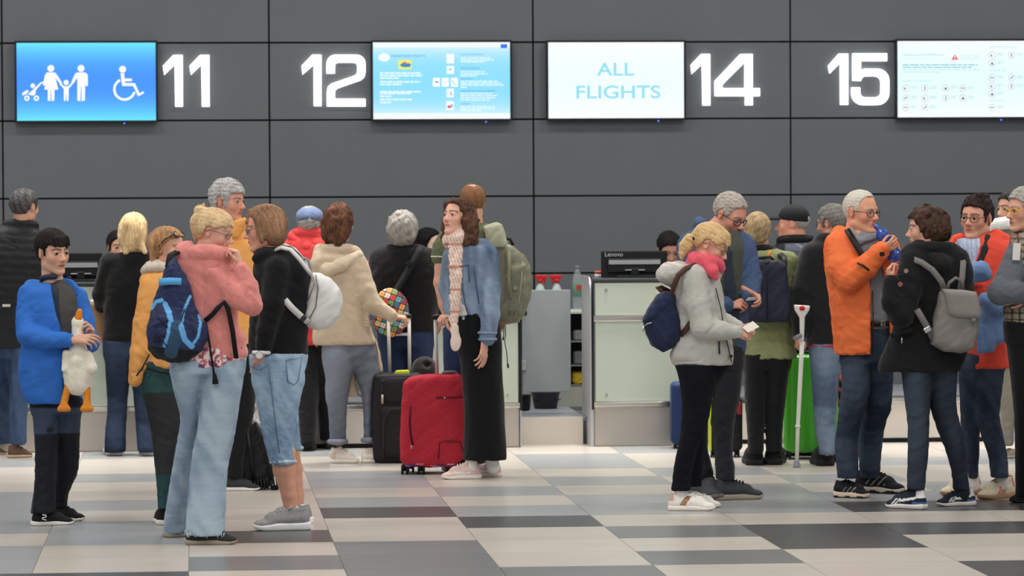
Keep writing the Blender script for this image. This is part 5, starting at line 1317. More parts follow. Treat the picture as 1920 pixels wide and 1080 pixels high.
def white_backpack():
    f = Fig(535, 992); r = f.empty('backpack', 'small white backpack worn over the black fleece', 'backpack')
    P_ = [(583, 511), (600, 512), (620, 522), (638, 543), (643, 567), (637, 593), (620, 614), (597, 619), (574, 612), (571, 593), (577, 553), (582, 527)]
    LG = L(206, 207, 204)
    F = Field().add(f.pil(P_, -34, 34, 26)); F.bend(wrinkle(1.2, 40, 34, 4)); f.mesh('pack_body', F, 1.7, LEATHER, LG)
    SM = mat('strap_white', L(208, 208, 205), rough=.6)
    b = MB(); f.strap([(516, 468, -26), (528, 464, -34), (545, 468, -40), (562, 486, -42), (577, 506, -38), (585, 516, -30)], (.3, -.6, .7), 9, 3, b); f.mb('shoulder_strap', b, SM)
    b = MB(); f.strap([(520, 463, 14), (534, 460, 20), (552, 468, 22), (572, 492, 20), (584, 514, 18)], (.3, -.6, .7), 9, 3, b); f.mb('shoulder_strap', b, SM)
    b = MB(); f.strap([(534, 562, -52), (548, 578, -52), (563, 592, -46), (578, 604, -36)], (-.3, -.9, .3), 12, 3, b); f.mb('lower_strap', b, SM)
    b = MB(); b.box(f.P(569, 597, -45), (9, 3, 12), Matrix.Rotation(.7, 3, 'Y'), 1); f.mb('buckle', b, mat('buckle_dark', L(70, 72, 74), rough=.3, metal=.8))
    b = MB(); b.tube([f.P(*p) for p in ((592, 515, -33), (596, 540, -36), (592, 575, -37), (578, 602, -34))], 1.1, 6); b.tube([f.P(*p) for p in ((590, 530, -36), (582, 552, -36), (574, 570, -34))], 1.4, 6); f.mb('zip', b, mat('zip_grey', L(110, 112, 116), rough=.3, metal=.6))
    b = MB(); b.tube([f.P(*p) for p in ((568, 490, -6), (572, 484, -6), (579, 490, -6), (583, 504, -6), (583, 514, -6))], 3, 8); f.mb('grab_handle', b, mat('handle_grey', L(150, 152, 154), rough=.6))
white_backpack()
# ------------------------------------------------------------------ young man in the blue jacket, with the plush goose
def p_blue():
    f = Fig(98, 984, (985, 977)); r = f.empty('person', 'young man in a bright blue hooded jacket holding a white plush goose', 'person')
    h = Head(f, 98, 474, 80, 42, 4, 2)
    HF = head_field(h, wide=.97, jaw=.95, nose=.9)
    # trunk and limbs
    T = [(525, 62, 136, 0, 20), (545, 40, 156, 0, 34), (600, 34, 162, 0, 40), (680, 36, 160, 0, 42), (752, 50, 152, 0, 40)]
    Lf = [(748, 58, 112, 0, 32), (800, 63, 112, 0, 30), (880, 66, 106, 4, 26), (930, 62, 104, 4, 25), (962, 57, 103, 4, 28)]
    Rt = [(748, 100, 154, 10, 30), (815, 104, 150, 14, 28), (878, 104, 147, 20, 25), (935, 100, 127, 26, 22), (952, 102, 126, 28, 23)]
    def pc(V):
        c = np.tile(L(30, 32, 38), (len(V), 1)); kz = f.P(90, 812)[2]; navy = L(54, 66, 88)
        edge = f.P(68, 850)[0]
        m = (V[:, 2] > kz) | (V[:, 0] < edge + (kz - V[:, 2]) * -.03)
        c[m] = navy; belt = f.P(90, 762)[2]; c[V[:, 2] > belt] = L(26, 28, 34)
        return c * (1 + .1 * hash_noise(V, .06, 1))[:, None]
    trousers(f, [Lf, Rt], [(742, 54, 154, 2, 38), (775, 58, 154, 4, 36)], SHELL, pc, amp=1.5, lx=28, lz=20, seed=4)
    b = MB(); b.box(f.P(94, 806, -33), (11, 2, 7), None, .5); f.mb('pocket_label', b, BLK)
    # grey T-shirt and navy liner
    sh = [(524, 92, 122, -1, 13), (545, 78, 142, -3, 23), (600, 64, 147, -4, 30), (690, 64, 146, -4, 31), (742, 66, 144, -3, 30)]
    jacket(f, sh, (), CLOTH, (74, 72, 70), amp=.8, name='shirt', h=2.2)
    ln = [(530, 70, 136, -1, 18), (550, 56, 148, -1, 30), (620, 50, 152, -2, 36), (745, 60, 148, -2, 36)]
    def cutl(F): F.sub(f.pil([(104, 505), (128, 505), (142, 560), (150, 640), (148, 760), (118, 760), (116, 640)], -80, -2, 2))
    jacket(f, ln, (), NYLON, noisecol((32, 44, 66), .15, .1, 3), amp=.6, lx=60, lz=9, name='liner_vest', h=2.0, cut=cutl, extra=lambda F: f.ring(F, (104, 523, 0), 25, 19, 5, -5, 4))
    # outer jacket
    armL = [(54, 552, -6, 21), (49, 600, -22, 20), (52, 628, -38, 20), (88, 638, -58, 17), (126, 637, -66, 14)]
    armR = [(146, 558, 8, 19), (158, 600, 4, 19), (164, 630, -10, 18), (170, 645, -30, 15), (166, 636, -36, 13)]
    JT = [(530, 60, 138, 2, 24), (548, 42, 155, 2, 40), (600, 42, 160, 0, 48), (650, 40, 158, 0, 49), (690, 34, 158, 0, 49), (735, 40, 155, 0, 48), (756, 50, 153, 0, 46)]
    def hood(F):
        f.ring(F, (96, 536, 6), 36, 22, 9, -10, 6, a0=-40, a1=200); F.add(f.ell((84, 548, 30), (38, 16, 22)), 8)
    def cutj(F): F.sub(f.pil([(82, 500), (136, 500), (150, 560), (154, 640), (158, 770), (116, 770), (116, 640), (100, 580)], -120, -10, 2))
    BL_ = (26, 102, 192)
    jk = jacket(f, JT, [armL, armR], SHELL, noisecol(BL_, .08, .05, 2), amp=1.6, lx=36, lz=28, h=1.9, seed=2, ka=4, precut=lambda F: (hood(F), cutj(F)))
    hood_piece(f, [f.cap((60, 540, 14), (96, 546, 22), 16, 18), f.cap((60, 540, 12), (56, 552, -14), 14, 10), f.cap((96, 548, 22), (136, 542, 14), 14, 9)], SHELL, (34, 112, 204), 5, 1.0)
    b = MB(); b.tube([f.P(78, 676, -45), f.P(70, 700, -45), f.P(66, 718, -45)], 1.3, 5); f.mb('zip', b, BLK, jk)
    # shoes
    S_ = L(226, 222, 214)
    shoe(f, r, (58, 986), (139, 983), (22, 22, 24), (226, 221, 212), None, .17, .95, .10)
    shoe(f, r, (84, 975), (160, 977), (22, 22, 24), (226, 221, 212), (24, 24, 26), .17, .95, .10)
    b = MB(); z0 = f.G(98, 986); pts = [(4.5, 0), (-3, 1.6), (-4.5, 3.4), (-2.5, 5), (2.5, 5.2), (4.2, 7), (3, 9), (-4.5, 9.8)]
    b.ribbon([z0 + A3([-13 + x * .9, -15.2 - z * -.35, 12 + z]) for x, z in pts], (0, -1, .3), 1.6, .8); f.mb('shoe_mark', b, WHT)
    # hands
    hl = hand_shapes(f.P(136, 637, -70), (1, -.05, .05), (.1, .7, -.6), 56, 1, (20, 26, 32, 38), 4, (35, 10))
    hr = hand_shapes(f.P(170, 640, -38), (.1, -.25, .9), (-.7, -.4, 0), 54, -1, (45, 50, 55, 60), 4, (35, 20))
    tone = (212, 164, 140)
    body(f, r, h, HF, (100, 536, 4, 22), head_paint(h, tone, (46, 36, 32), (186, 104, 98), .3, .12), [hl, hr], (), core_of(T, [armL, armR], [Lf, Rt]), tone)
    eyes(h, f, r, (70, 60, 52), (-.15, .1))
    H_ = hair_cap(h, .042, [(.50, .20), (.42, .18), (.33, .18), (.24, .23), (.16, .12), (.125, -.05), (.085, -.06), (.075, .08), (-.02, .15), (-.11, .10), (-.14, -.06), (-.2, -.2), (-.36, -.26), (-.8, -.2), (-.8, .9), (.6, .9)], top=.05)
    for l_, u_ in ((-.17, .21), (-.08, .16), (.03, .20), (.12, .15), (.19, .20)): H_.add(h.cap((l_ * .9, .34, .36), (l_, .41, u_), .055, .022), .04 * h.H)
    H_.bend(strand(h, .010, 26, 2, 3))
    f.mesh('hair', H_, 1.2, HAIRS, hair_col(h, (44, 36, 34), (20, 17, 17), 8, .4))
    return f
p_blue()
def goose():
    f = Fig(98, 984); f2 = f; r = f.empty('plush_goose', 'white plush goose with orange beak and legs held by the young man', 'plush toy')
    D = -50
    F = Field()
    F.add(f.ell((146, 604, D), (11, 11, 13))); F.add(f.cap((145, 606, D), (146, 640, D), 10.5, 11.5), 4); F.add(f.cap((146, 640, D), (147, 672, D), 12, 24), 8)
    F.add(f.ell((147, 700, D), (29, 22, 34)), 10); F.add(f.ell((147, 722, D), (25, 20, 20)), 8)
    F.add(f.cap((124, 662, D - 8), (122, 692, D - 14), 7, 7), 3); F.add(f.cap((166, 664, D - 8), (172, 690, D - 12), 7, 11), 3)
    F.bend(wrinkle(.8, 9, 8, 5)); f.mesh('body', F, 1.4, FLEECE, noisecol((226, 219, 200), .08, .15, 4))
    ORM = mat('plush_orange', L(226, 140, 52), rough=.95, bump=.4, bscale=300)
    F = Field().add(f.cap((147, 596, D - 4), (149, 584, D - 6), 7.5, 5.5)); f.mesh('beak', F, 1.0, ORM)
    for x0, x1, x2 in ((126, 120, 119), (161, 163, 163)):
        F = Field().add(f.cap((x0 + 2, 722, D - 6), (x1, 756, D - 10), 6.5, 7)); F.add(f.cap((x1 - 6, 766, D - 14), (x1 + 6, 766, D - 14), 6, 6), 5)
        for dx in (-9, 0, 9): F.add(f.cap((x1, 758, D - 12), (x1 + dx, 768, D - 15), 5, 3.5), 3)
        f.mesh('leg', F, 1.0, ORM)
goose()
# ------------------------------------------------------------------ middle of the hall
def agent(label, x, y, H, yaw, hair, skin, Ypl, jacketc, long=False, pitch=6):
    """desk agent seen over the desk: head and shoulders down to a seated body on a stool height"""
    fx = x; gy = None
    w0 = at_y(x, y, Ypl); gp = np.array([w0[0], w0[1], 0]); c = gp - CP
    px = 960 + FPX * (c @ CR) / (c @ CF); py = 540 - FPX * (c @ CU) / (c @ CF)
    f = Fig(px, py); r = f.empty('person', label, 'person')
    h = Head(f, x, y, H, yaw, pitch, 0); HF = head_field(h, fem=long)
    k = H / 66.0; yc = y + .62 * H
    T = [(yc, x - 22 * k, x + 22 * k, 0, 16 * k), (yc + 14 * k, x - 52 * k, x + 52 * k, 0, 26 * k), (yc + 70 * k, x - 56 * k, x + 56 * k, 0, 32 * k), (yc + 150 * k, x - 50 * k, x + 50 * k, 0, 34 * k)]
    aL = [(x - 48 * k, yc + 22 * k, 0, 17 * k), (x - 58 * k, yc + 90 * k, -8, 15 * k), (x - 40 * k, yc + 118 * k, -40, 11 * k)]; aR = [(x + 48 * k, yc + 22 * k, 0, 17 * k), (x + 58 * k, yc + 90 * k, -8, 15 * k), (x + 40 * k, yc + 118 * k, -40, 11 * k)]
    Lg = [(yc + 140 * k, x - 50 * k, x + 2, 0, 30 * k), (yc + 220 * k, x - 42 * k, x - 4, 0, 22 * k), (py - 8, x - 38 * k, x - 10 * k, 0, 16 * k)]; Rg = [(yc + 140 * k, x - 2, x + 50 * k, 0, 30 * k), (yc + 220 * k, x + 4, x + 42 * k, 0, 22 * k), (py - 8, x + 10 * k, x + 38 * k, 0, 16 * k)]
    trousers(f, [Lg, Rg], None, CLOTH, (30, 30, 36), h=3.0); jacket(f, T, [aL, aR], CLOTH, jacketc, h=2.8, name='blouse')
    body(f, r, h, HF, (x, yc + 6 * k, 0, 16 * k), head_paint(h, skin, (50, 40, 36)), (), (), core_of(T, [aL, aR], [Lg, Rg]), skin, res=1.8)
    eyes(h, f, r)
    Hh = hair_cap(h, .06)
    if long:
        Hh = hair_cap(h, .06, None); Hh.add(h.ell((0, -.18, -.12), (.38, .30, .56)), .08 * h.H)
        for s in (-1, 1): Hh.add(h.cap((s * .3, .1, .22), (s * .34, .04, -.5), .10, .08), .07 * h.H)
        Hh.inter(h.side([(.34, .40), (.24, .26), (.15, .05), (.12, -.8), (-.8, -.8), (-.8, .9), (.34, .9)]), .04 * h.H)
    Hh.bend(strand(h, .012, 30, 3, 1)); f.mesh('hair', Hh, 1.5, HAIRF, hair_col(h, hair, None, 9, .2))
    for sx in (-12, 12): shoe(f, r, (x + sx * 2 * k, py - 1), (x + sx * 2 * k + 2, py + 4), (30, 30, 32), (40, 40, 40), None, .3, 1, .1, h=2.2)
agent('desk agent with dark hair half hidden behind the blonde woman in the blazer', 222, 463, 58, 20, (44, 36, 34), (214, 166, 142), 27.7, (60, 60, 70))
agent('desk agent with long black hair and pale face behind the grey-curled person', 803, 460, 60, 60, (24, 22, 22), (226, 190, 170), 27.7, (36, 36, 42), True)
agent('desk agent with dark hair looking down behind the monitor on the pale green desk', 1254, 466, 60, 12, (36, 31, 30), (204, 152, 128), 27.7, (60, 64, 80), False, 30)

def p_red():
    f = Fig(590, 843, (846, 842)); r = f.empty('person', 'person in a red hooded jacket and faded blue cap, back turned', 'person')
    h = Head(f, 581, 421, 64, 176, 0, 0); HF = head_field(h, old=1)
    T = [(438, 562, 600, 0, 18), (452, 540, 632, 0, 30), (500, 536, 650, 0, 38), (580, 540, 650, 0, 40), (646, 546, 640, 0, 40)]
    aR = [(634, 470, 6, 20), (670, 500, 16, 18), (690, 505, 26, 16), (706, 560, 40, 13)]; aL = [(546, 470, 4, 20), (536, 550, 10, 18), (552, 610, 0, 14)]
    Lg = [(640, 548, 598, 0, 34), (740, 556, 598, 0, 26), (822, 562, 592, 0, 19), (836, 562, 590, 0, 19)]; Rg = [(640, 588, 640, 2, 34), (740, 592, 636, 0, 26), (800, 598, 628, 0, 20), (826, 600, 628, 0, 19)]
    trousers(f, [Lg, Rg], None, CLOTH, (26, 25, 28), seed=31, h=2.4)
    def hood(F): F.add(f.ell((576, 446, 14), (36, 24, 22)), 8); f.ring(F, (580, 440, 2), 27, 20, 9, -4, 6)
    jacket(f, T, [aL, aR], SHELL, (196, 44, 44), amp=1.5, seed=33, h=2.2, extra=hood)
    hood_piece(f, [f.cap((556, 446, -4), (576, 462, -18), 16, 14), f.cap((576, 462, -18), (604, 446, -4), 14, 13), f.cap((556, 446, -2), (566, 432, 10), 14, 10), f.cap((604, 446, -2), (598, 432, 10), 12, 9)], SHELL, (204, 48, 48), 4)
    hd = hand_shapes(f.P(708, 566, 42), (.2, .3, -1), (-1, 0, 0), 48, 1); tone = (204, 154, 132)
    body(f, r, h, HF, (578, 448, 2, 18), head_paint(h, tone), [hd], (), core_of(T, [aL, aR], [Lg, Rg]), tone, neck_r=.22)
    H_ = hair_cap(h, .05); H_.bend(curls(h, .02, .12, 3)); f.mesh('hair', H_, 1.5, HAIRS, hair_col(h, (170, 164, 158), (110, 104, 100), 12, 1))
    F = Field().add(h.ell((0, -.03, .22), (.41, .49, .32))); F.sub(h.half((0, 0, .10), (0, -.12, 1)), .02 * h.H); F.add(h.ell((0, .42, .10), (.27, .22, .035)), .04 * h.H)
    f.mesh('cap', F, 1.4, CLOTH, noisecol((92, 108, 142), .12, .1, 2))
    shoe(f, r, (574, 845), (570, 838), (38, 36, 36), (60, 52, 46), None, .24, 1.1, .12, h=1.5); shoe(f, r, (612, 843), (630, 841), (38, 36, 36), (60, 52, 46), None, .24, 1.1, .12, h=1.5)
p_red()
def p_beige():
    f = Fig(655, 868, (867, 867)); r = f.empty('person', 'brown-haired woman in a long beige cardigan and grey jeans, back turned', 'person')
    h = Head(f, 636, 419, 66, 148, 4, 0); HF = head_field(h, fem=True)
    T = [(462, 606, 664, 2, 20), (482, 592, 678, 0, 32), (530, 588, 690, 0, 38), (580, 587, 690, 0, 40), (630, 586, 700, 0, 42), (640, 587, 705, 0, 42), (646, 588, 705, 0, 42)]
    aR = [(668, 496, -8, 22), (684, 545, -16, 21), (700, 572, -22, 17), (734, 592, -26, 12)]; aL = [(600, 496, 14, 20), (598, 560, 30, 18), (620, 600, 50, 14)]
    Lg = [(640, 606, 664, -3, 33), (676, 604, 668, -6, 38), (706, 610, 660, -8, 34), (742, 610, 653, -8, 30), (778, 616, 650, -8, 26), (830, 618, 649, -8, 23), (834, 617, 650, -8, 23)]
    Rg = [(640, 650, 700, 6, 32), (672, 648, 708, 8, 36), (700, 664, 714, 10, 34), (730, 675, 704, 10, 28), (770, 681, 700, 10, 24), (828, 682, 700, 10, 22), (831, 681, 701, 10, 22)]
    trousers(f, [Lg, Rg], [(640, 606, 700, 0, 34), (668, 606, 706, 2, 37)], DENIM, jeans_col((84, 92, 106), (118, 126, 140), 7), seed=35, h=2.1)
    for q, rx in (((633, 828, -6), 15), ((691, 825, 12), 10)):
        F = Field(); f.ring(F, q, rx, 20, 5, -1, 2); f.mesh('rolled_cuff', F, 1.6, DENIM, jeans_col((110, 118, 132), (136, 144, 156), 4))
    pass
    def sh(F):
        f.chain(F, [(600, 470, -14, 13), (596, 496, -30, 12), (610, 520, -38, 10)], 6); f.ring(F, (634, 476, 4), 34, 26, 11, -8, 6); F.add(f.cap((604, 486, -26), (640, 492, -34), 12, 10), 8)
    jk = jacket(f, T, [aL, aR], WOOL, (182, 162, 136), amp=1.6, lx=30, lz=36, seed=37, h=2.0, extra=sh, name='cardigan')
    hood_piece(f, [f.cap((604, 480, -16), (612, 508, -36), 14, 11), f.cap((612, 508, -36), (640, 496, -36), 12, 11), f.cap((640, 496, -36), (672, 478, -16), 12, 9), f.cap((604, 480, -16), (620, 468, 6), 12, 9)], WOOL, (194, 176, 150), 6, 1.4, 24, 18)
    cu = bpy.data.curves.new('l', 'FONT'); cu.body = 'ORES'; cu.size = 12 * f.s * .9; cu.extrude = .8 * f.s; o = bpy.data.objects.new('l', cu); COL.objects.link(o)
    me = bpy.data.meshes.new_from_object(o.evaluated_get(bpy.context.evaluated_depsgraph_get())); bpy.data.objects.remove(o)
    o = link('lettering', me, mat('lettering_cream', L(214, 200, 176), rough=.9), jk); p = f.P(683, 586, -44) * f.s; o.location = [float(v) for v in p]; o.rotation_euler = (math.pi / 2, math.pi / 2, 0)
    F = Field().add(f.pil([(655, 680), (666, 690), (668, 730), (678, 744), (648, 746), (646, 728)], 20, 40, 8)); F.add(f.pil([(704, 630), (712, 660), (719, 698), (708, 700)], 0, 14, 5)); F.bend(wrinkle(1.2, 14, 20, 3)); f.mesh('cardigan_tail', F, 1.8, WOOL, noisecol((200, 182, 152), .08, .06, 3))
    tone = (214, 164, 138); hd = hand_shapes(f.P(736, 592, -26), (1, .1, -.15), (0, .3, -1), 46, 1, (45, 50, 52, 55), 3, (30, 10))
    body(f, r, h, HF, (634, 470, 2, 17), head_paint(h, tone), [hd], (), core_of(T, [aL, aR], [Lg, Rg]), tone, neck_r=.17)
    H_ = hair_cap(h, .09, None); H_.add(h.ell((0, -.16, -.1), (.44, .40, .56)), .08 * h.H); H_.add(h.cap((.2, -.22, -.3), (.22, -.12, -.66), .2, .10), .08 * h.H); H_.add(h.cap((-.2, -.28, -.3), (-.2, -.28, -.64), .2, .12), .08 * h.H)
    H_.inter(h.half((0, .26, .0), (0, 1, .3)), .05 * h.H); H_.bend(strand(h, .018, 20, 5, 3)); H_.bend(curls(h, .018, .22, 4)); f.mesh('hair', H_, 1.4, HAIRF, hair_col(h, (116, 74, 48), (50, 30, 24), 8, .2))
    CS = (222, 214, 202)
    shoe(f, r, (619, 868), (676, 868), CS, (226, 220, 210), (230, 224, 214), .23, 1.6, .14, h=1.3, colf=lambda q, c: np.where(((q[:, 0] < .22) & (q[:, 2] < .34))[:, None], L(196, 184, 164), c)); shoe(f, r, (678, 868), (730, 867), CS, (226, 220, 210), None, .23, 1.6, .14, h=1.3)
p_beige()
def p_curly():
    f = Fig(762, 852, (853, 853)); r = f.empty('person', 'person with grey curls in a black jacket with a crossbody strap, back turned', 'person')
    h = Head(f, 755, 433, 64, 176, 2, 0); HF = head_field(h, old=1, fem=True)
    T = [(458, 728, 790, 2, 19), (474, 708, 812, 0, 30), (520, 696, 824, 0, 38), (570, 702, 822, 0, 40), (622, 704, 820, 0, 42)]
    aL = [(712, 486, 6, 20), (702, 550, 20, 19), (712, 600, 46, 14)]; aR = [(810, 486, 6, 20), (828, 545, 10, 19), (826, 590, 40, 14)]
    Lg = [(616, 710, 766, 0, 36), (720, 716, 764, 0, 28), (842, 720, 758, 0, 21)]; Rg = [(616, 756, 814, 0, 36), (720, 768, 810, 0, 28), (842, 770, 806, 0, 21)]
    trousers(f, [Lg, Rg], [(612, 708, 812, 0, 38), (650, 708, 812, 0, 38)], DENIM, jeans_col((26, 36, 62), (42, 54, 84), 3), seed=41, h=2.4)
    b = MB(); b.box(f.P(750, 627, -43), (32, 2, 5), None, .5); f.mb('shirt_tail', b, mat('shirt_pale', L(206, 206, 208), rough=.9))
    jk = jacket(f, T, [aL, aR], WOOL, (22, 22, 23), amp=1.3, seed=42, h=2.2, extra=lambda F: f.ring(F, (756, 468, 4), 24, 18, 8, -4, 4))
    tone = (210, 160, 136); hds = [hand_shapes(f.P(716, 604, 50), (.2, .6, -1), (1, 0, 0), 44, 1), hand_shapes(f.P(826, 594, 44), (0, .6, -1), (-1, 0, 0), 44, -1)]
    body(f, r, h, HF, (756, 468, 2, 17), head_paint(h, tone), hds, (), core_of(T, [aL, aR], [Lg, Rg]), tone, neck_r=.19)
    H_ = hair_cap(h, .12, None); H_.add(h.ell((0, -.16, -.05), (.44, .38, .44)), .08 * h.H); H_.inter(h.half((0, .3, 0), (0, 1, .3)), .05 * h.H); H_.bend(curls(h, .022, .2, 11)); H_.bend(strand(h, .010, 26, 4, 3)); f.mesh('hair', H_, 1.4, HAIRF, hair_col(h, (150, 147, 140), (104, 98, 92), 9, .4, mix=.4))
    for a in (738, 788): shoe(f, r, (a, 853), (a + 2, 846), (30, 30, 32), (50, 50, 52), None, .25, 1, .12, h=1.6)
    g = Fig(762, 852); o = g.empty('sling_bag', 'round sling bag with a multicoloured check pattern on a black strap', 'bag')
    cols = [L(206, 62, 60), L(232, 140, 58), L(86, 160, 168), L(196, 188, 120), L(120, 150, 70), L(60, 110, 140), L(214, 190, 170), L(150, 60, 80)]
    c0 = g.P(732, 586, -50)
    def ck(V):
        u = (V[:, 0] - c0[0]) * .94 - (V[:, 2] - c0[2]) * .34; w_ = (V[:, 2] - c0[2]) * .94 + (V[:, 0] - c0[0]) * .34; s = 11.0
        i = np.floor(u / s).astype(int); j = np.floor(w_ / s).astype(int); fu = u / s - i; fw = w_ / s - j
        k = (i * 3 + j * 5 + (i * j) % 3 + 64) % 8; c = np.array(cols)[k]; e = (fu < .16) | (fw < .16); c = c.copy(); c[e] = L(24, 24, 26); e2 = (np.abs(fu - .58) < .14) & (np.abs(fw - .58) < .14); c[e2] *= .55; return c
    F = Field().add(s_ell(c0 + A3([0, 0, 0]), (35, 15, 46))); F.bend(wrinkle(.7, 30, 30, 3)); g.mesh('bag_body', F, 1.0, NYLON, ck)
    b = MB(); g.strap([(790, 462, -34), (784, 474, -42), (764, 510, -48), (742, 545, -52), (724, 574, -64), (714, 588, -66)], (-.2, -1, .2), 12, 3, b); g.mb('shoulder_strap', b, mat('strap_black2', L(26, 26, 28), rough=.8))
    b = MB(); b.box(g.P(768, 494, -49), (12, 4, 8), Matrix.Rotation(-.6, 3, 'Y'), 1); g.mb('strap_slider', b, BLK)
p_curly()
def p_green():
    f = Fig(888, 886, (887, 887)); r = f.empty('person', 'tall ginger man in an olive T-shirt carrying a large khaki backpack', 'person')
    h = Head(f, 885, 380, 68, 196, 2, 0); HF = head_field(h)
    T = [(418, 858, 916, 2, 20), (432, 832, 936, 0, 32), (480, 828, 940, 0, 40), (560, 832, 936, 0, 40), (620, 834, 934, 0, 40)]
    aL = [(842, 448, -4, 21), (832, 466, -8, 21), (828, 480, -10, 20)]; aR = [(930, 448, 6, 21), (938, 480, 8, 20)]
    armL = [(838, 450, -4, 17), (829, 500, -12, 14), (826, 530, -16, 13), (832, 570, -22, 10), (836, 588, -26, 8)]; armR = [(932, 450, 6, 17), (944, 520, 6, 14), (940, 590, 0, 9)]
    Lg = [(612, 830, 884, 0, 36), (700, 832, 880, 0, 30), (860, 838, 876, 0, 22)]; Rg = [(612, 878, 936, 4, 36), (700, 882, 932, 4, 30), (860, 886, 926, 4, 22)]
    trousers(f, [Lg, Rg], None, DENIM, jeans_col((34, 46, 76), (48, 62, 96), 3), seed=45, h=2.4)
    ts = jacket(f, T, [aL, aR], CLOTH, (90, 96, 68), amp=1.0, seed=46, h=2.1, name='t_shirt')
    F = Field(); f.ring(F, (828, 481, -10), 19, 19, 2, 0, 1); f.mesh('sleeve_trim', F, 1.2, CLOTH, L(196, 190, 180), ts)
    tone = (214, 160, 138)
    lm = Field(); f.chain(lm, armL); lr = Field(); f.chain(lr, armR)
    hd = hand_shapes(f.P(836, 590, -26), (.2, -.3, -1), (1, 0, 0), 52, 1); hd2 = hand_shapes(f.P(940, 592, 0), (0, 0, -1), (-1, 0, 0), 52, -1)
    body(f, r, h, HF, (888, 424, 2, 19), head_paint(h, tone, (150, 110, 80)), [hd, hd2], [lm, lr], core_of(T, [armL, armR], [Lg, Rg]), tone, neck_r=.23)
    H_ = hair_cap(h, .035, [(.1, .7), (.0, .36), (-.02, .15), (-.11, .10), (-.14, -.06), (-.19, -.21), (-.36, -.27), (-.8, -.2), (-.8, .36), (-.34, .40), (-.22, .46), (-.05, .47)]); f.mesh('hair', H_, 1.4, HAIRS, hair_col(h, (150, 104, 66), (104, 66, 40), 14, .8))
    for a in (856, 906): shoe(f, r, (a, 887), (a - 6, 879), (50, 48, 46), (90, 84, 78), None, .23, 1, .11, h=1.6)
    g = Fig(888, 886); o = g.empty('backpack', 'large khaki travel backpack with black buckles behind the denim jacket', 'backpack')
    P_ = [(926, 462), (940, 457), (962, 462), (984, 480), (994, 500), (998, 530), (994, 560), (984, 590), (972, 604), (950, 607), (936, 600), (928, 560)]
    F = Field().add(g.pil(P_, -48, 40, 22)); F.add(g.pil([(905, 424), (930, 417), (940, 420), (946, 434), (951, 456), (946, 466), (918, 466)], -56, 36, 14), 6); F.add(g.pil([(954, 500), (984, 496), (990, 560), (976, 588), (954, 586)], -58, 0, 10), 6); F.bend(wrinkle(1.2, 34, 40, 3))
    zt = g.P(930, 462)[2]
    def kc(V):
        c = np.tile(L(118, 118, 96), (len(V), 1)) * (1 + .1 * hash_noise(V, .06, 3))[:, None]; m = V[:, 2] > zt; c[m] = (L(166, 168, 138) * (1 + .12 * hash_noise(V, .08, 4))[:, None])[m]; return c
    g.mesh('pack_body', F, 1.7, NYLON, kc)
    b = MB(); 
    for a in ([(980, 490, -52), (978, 520, -59), (974, 560, -59), (966, 596, -52)], [(984, 494, -48), (983, 524, -55), (980, 566, -55), (972, 598, -48)]): b.tube([g.P(*p) for p in a], .9, 5)
    g.mb('zip', b, mat('zip_khaki', L(176, 176, 140), rough=.6))
    b = MB(); b.box(g.P(954, 523, -59), (9, 3, 5), None, 1); b.box(g.P(994, 521, -8), (6, 10, 9), None, 2); b.box(g.P(984, 587, -8), (8, 10, 10), None, 2); b.tube([g.P(*p) for p in ((940, 460, -10), (944, 448, -10), (956, 448, -10), (962, 460, -10))], 3, 8); g.mb('buckle', b, BLK)
    b = MB(); g.strap([(954, 470, -52), (955, 500, -57), (954, 524, -60), (957, 560, -60)], (0, -1, 0), 7, 2, b); g.mb('compression_strap', b, mat('strap_khaki', L(136, 138, 110), rough=.8))
    b = MB(); b.tube([g.P(*p) for p in ((947, 606, -6), (948, 628, -8), (946, 640, -8), (950, 660, -8), (952, 684, -8))], .9, 5); b.tube([g.P(952, 682, -8), g.P(953, 690, -8)], 2, 6); b.tube([g.P(945, 606, -10), g.P(944, 636, -10)], .9, 5); b.tube([g.P(944, 632, -10), g.P(943, 638, -10)], 1.8, 6); g.mb('draw_cord', b, BLK)
    b = MB(); b.tube([g.P(966, 540, -58), g.P(966, 540, -63)], 4, 12); g.mb('button', b, mat('button_khaki', L(150, 150, 128), rough=.5))
p_green()
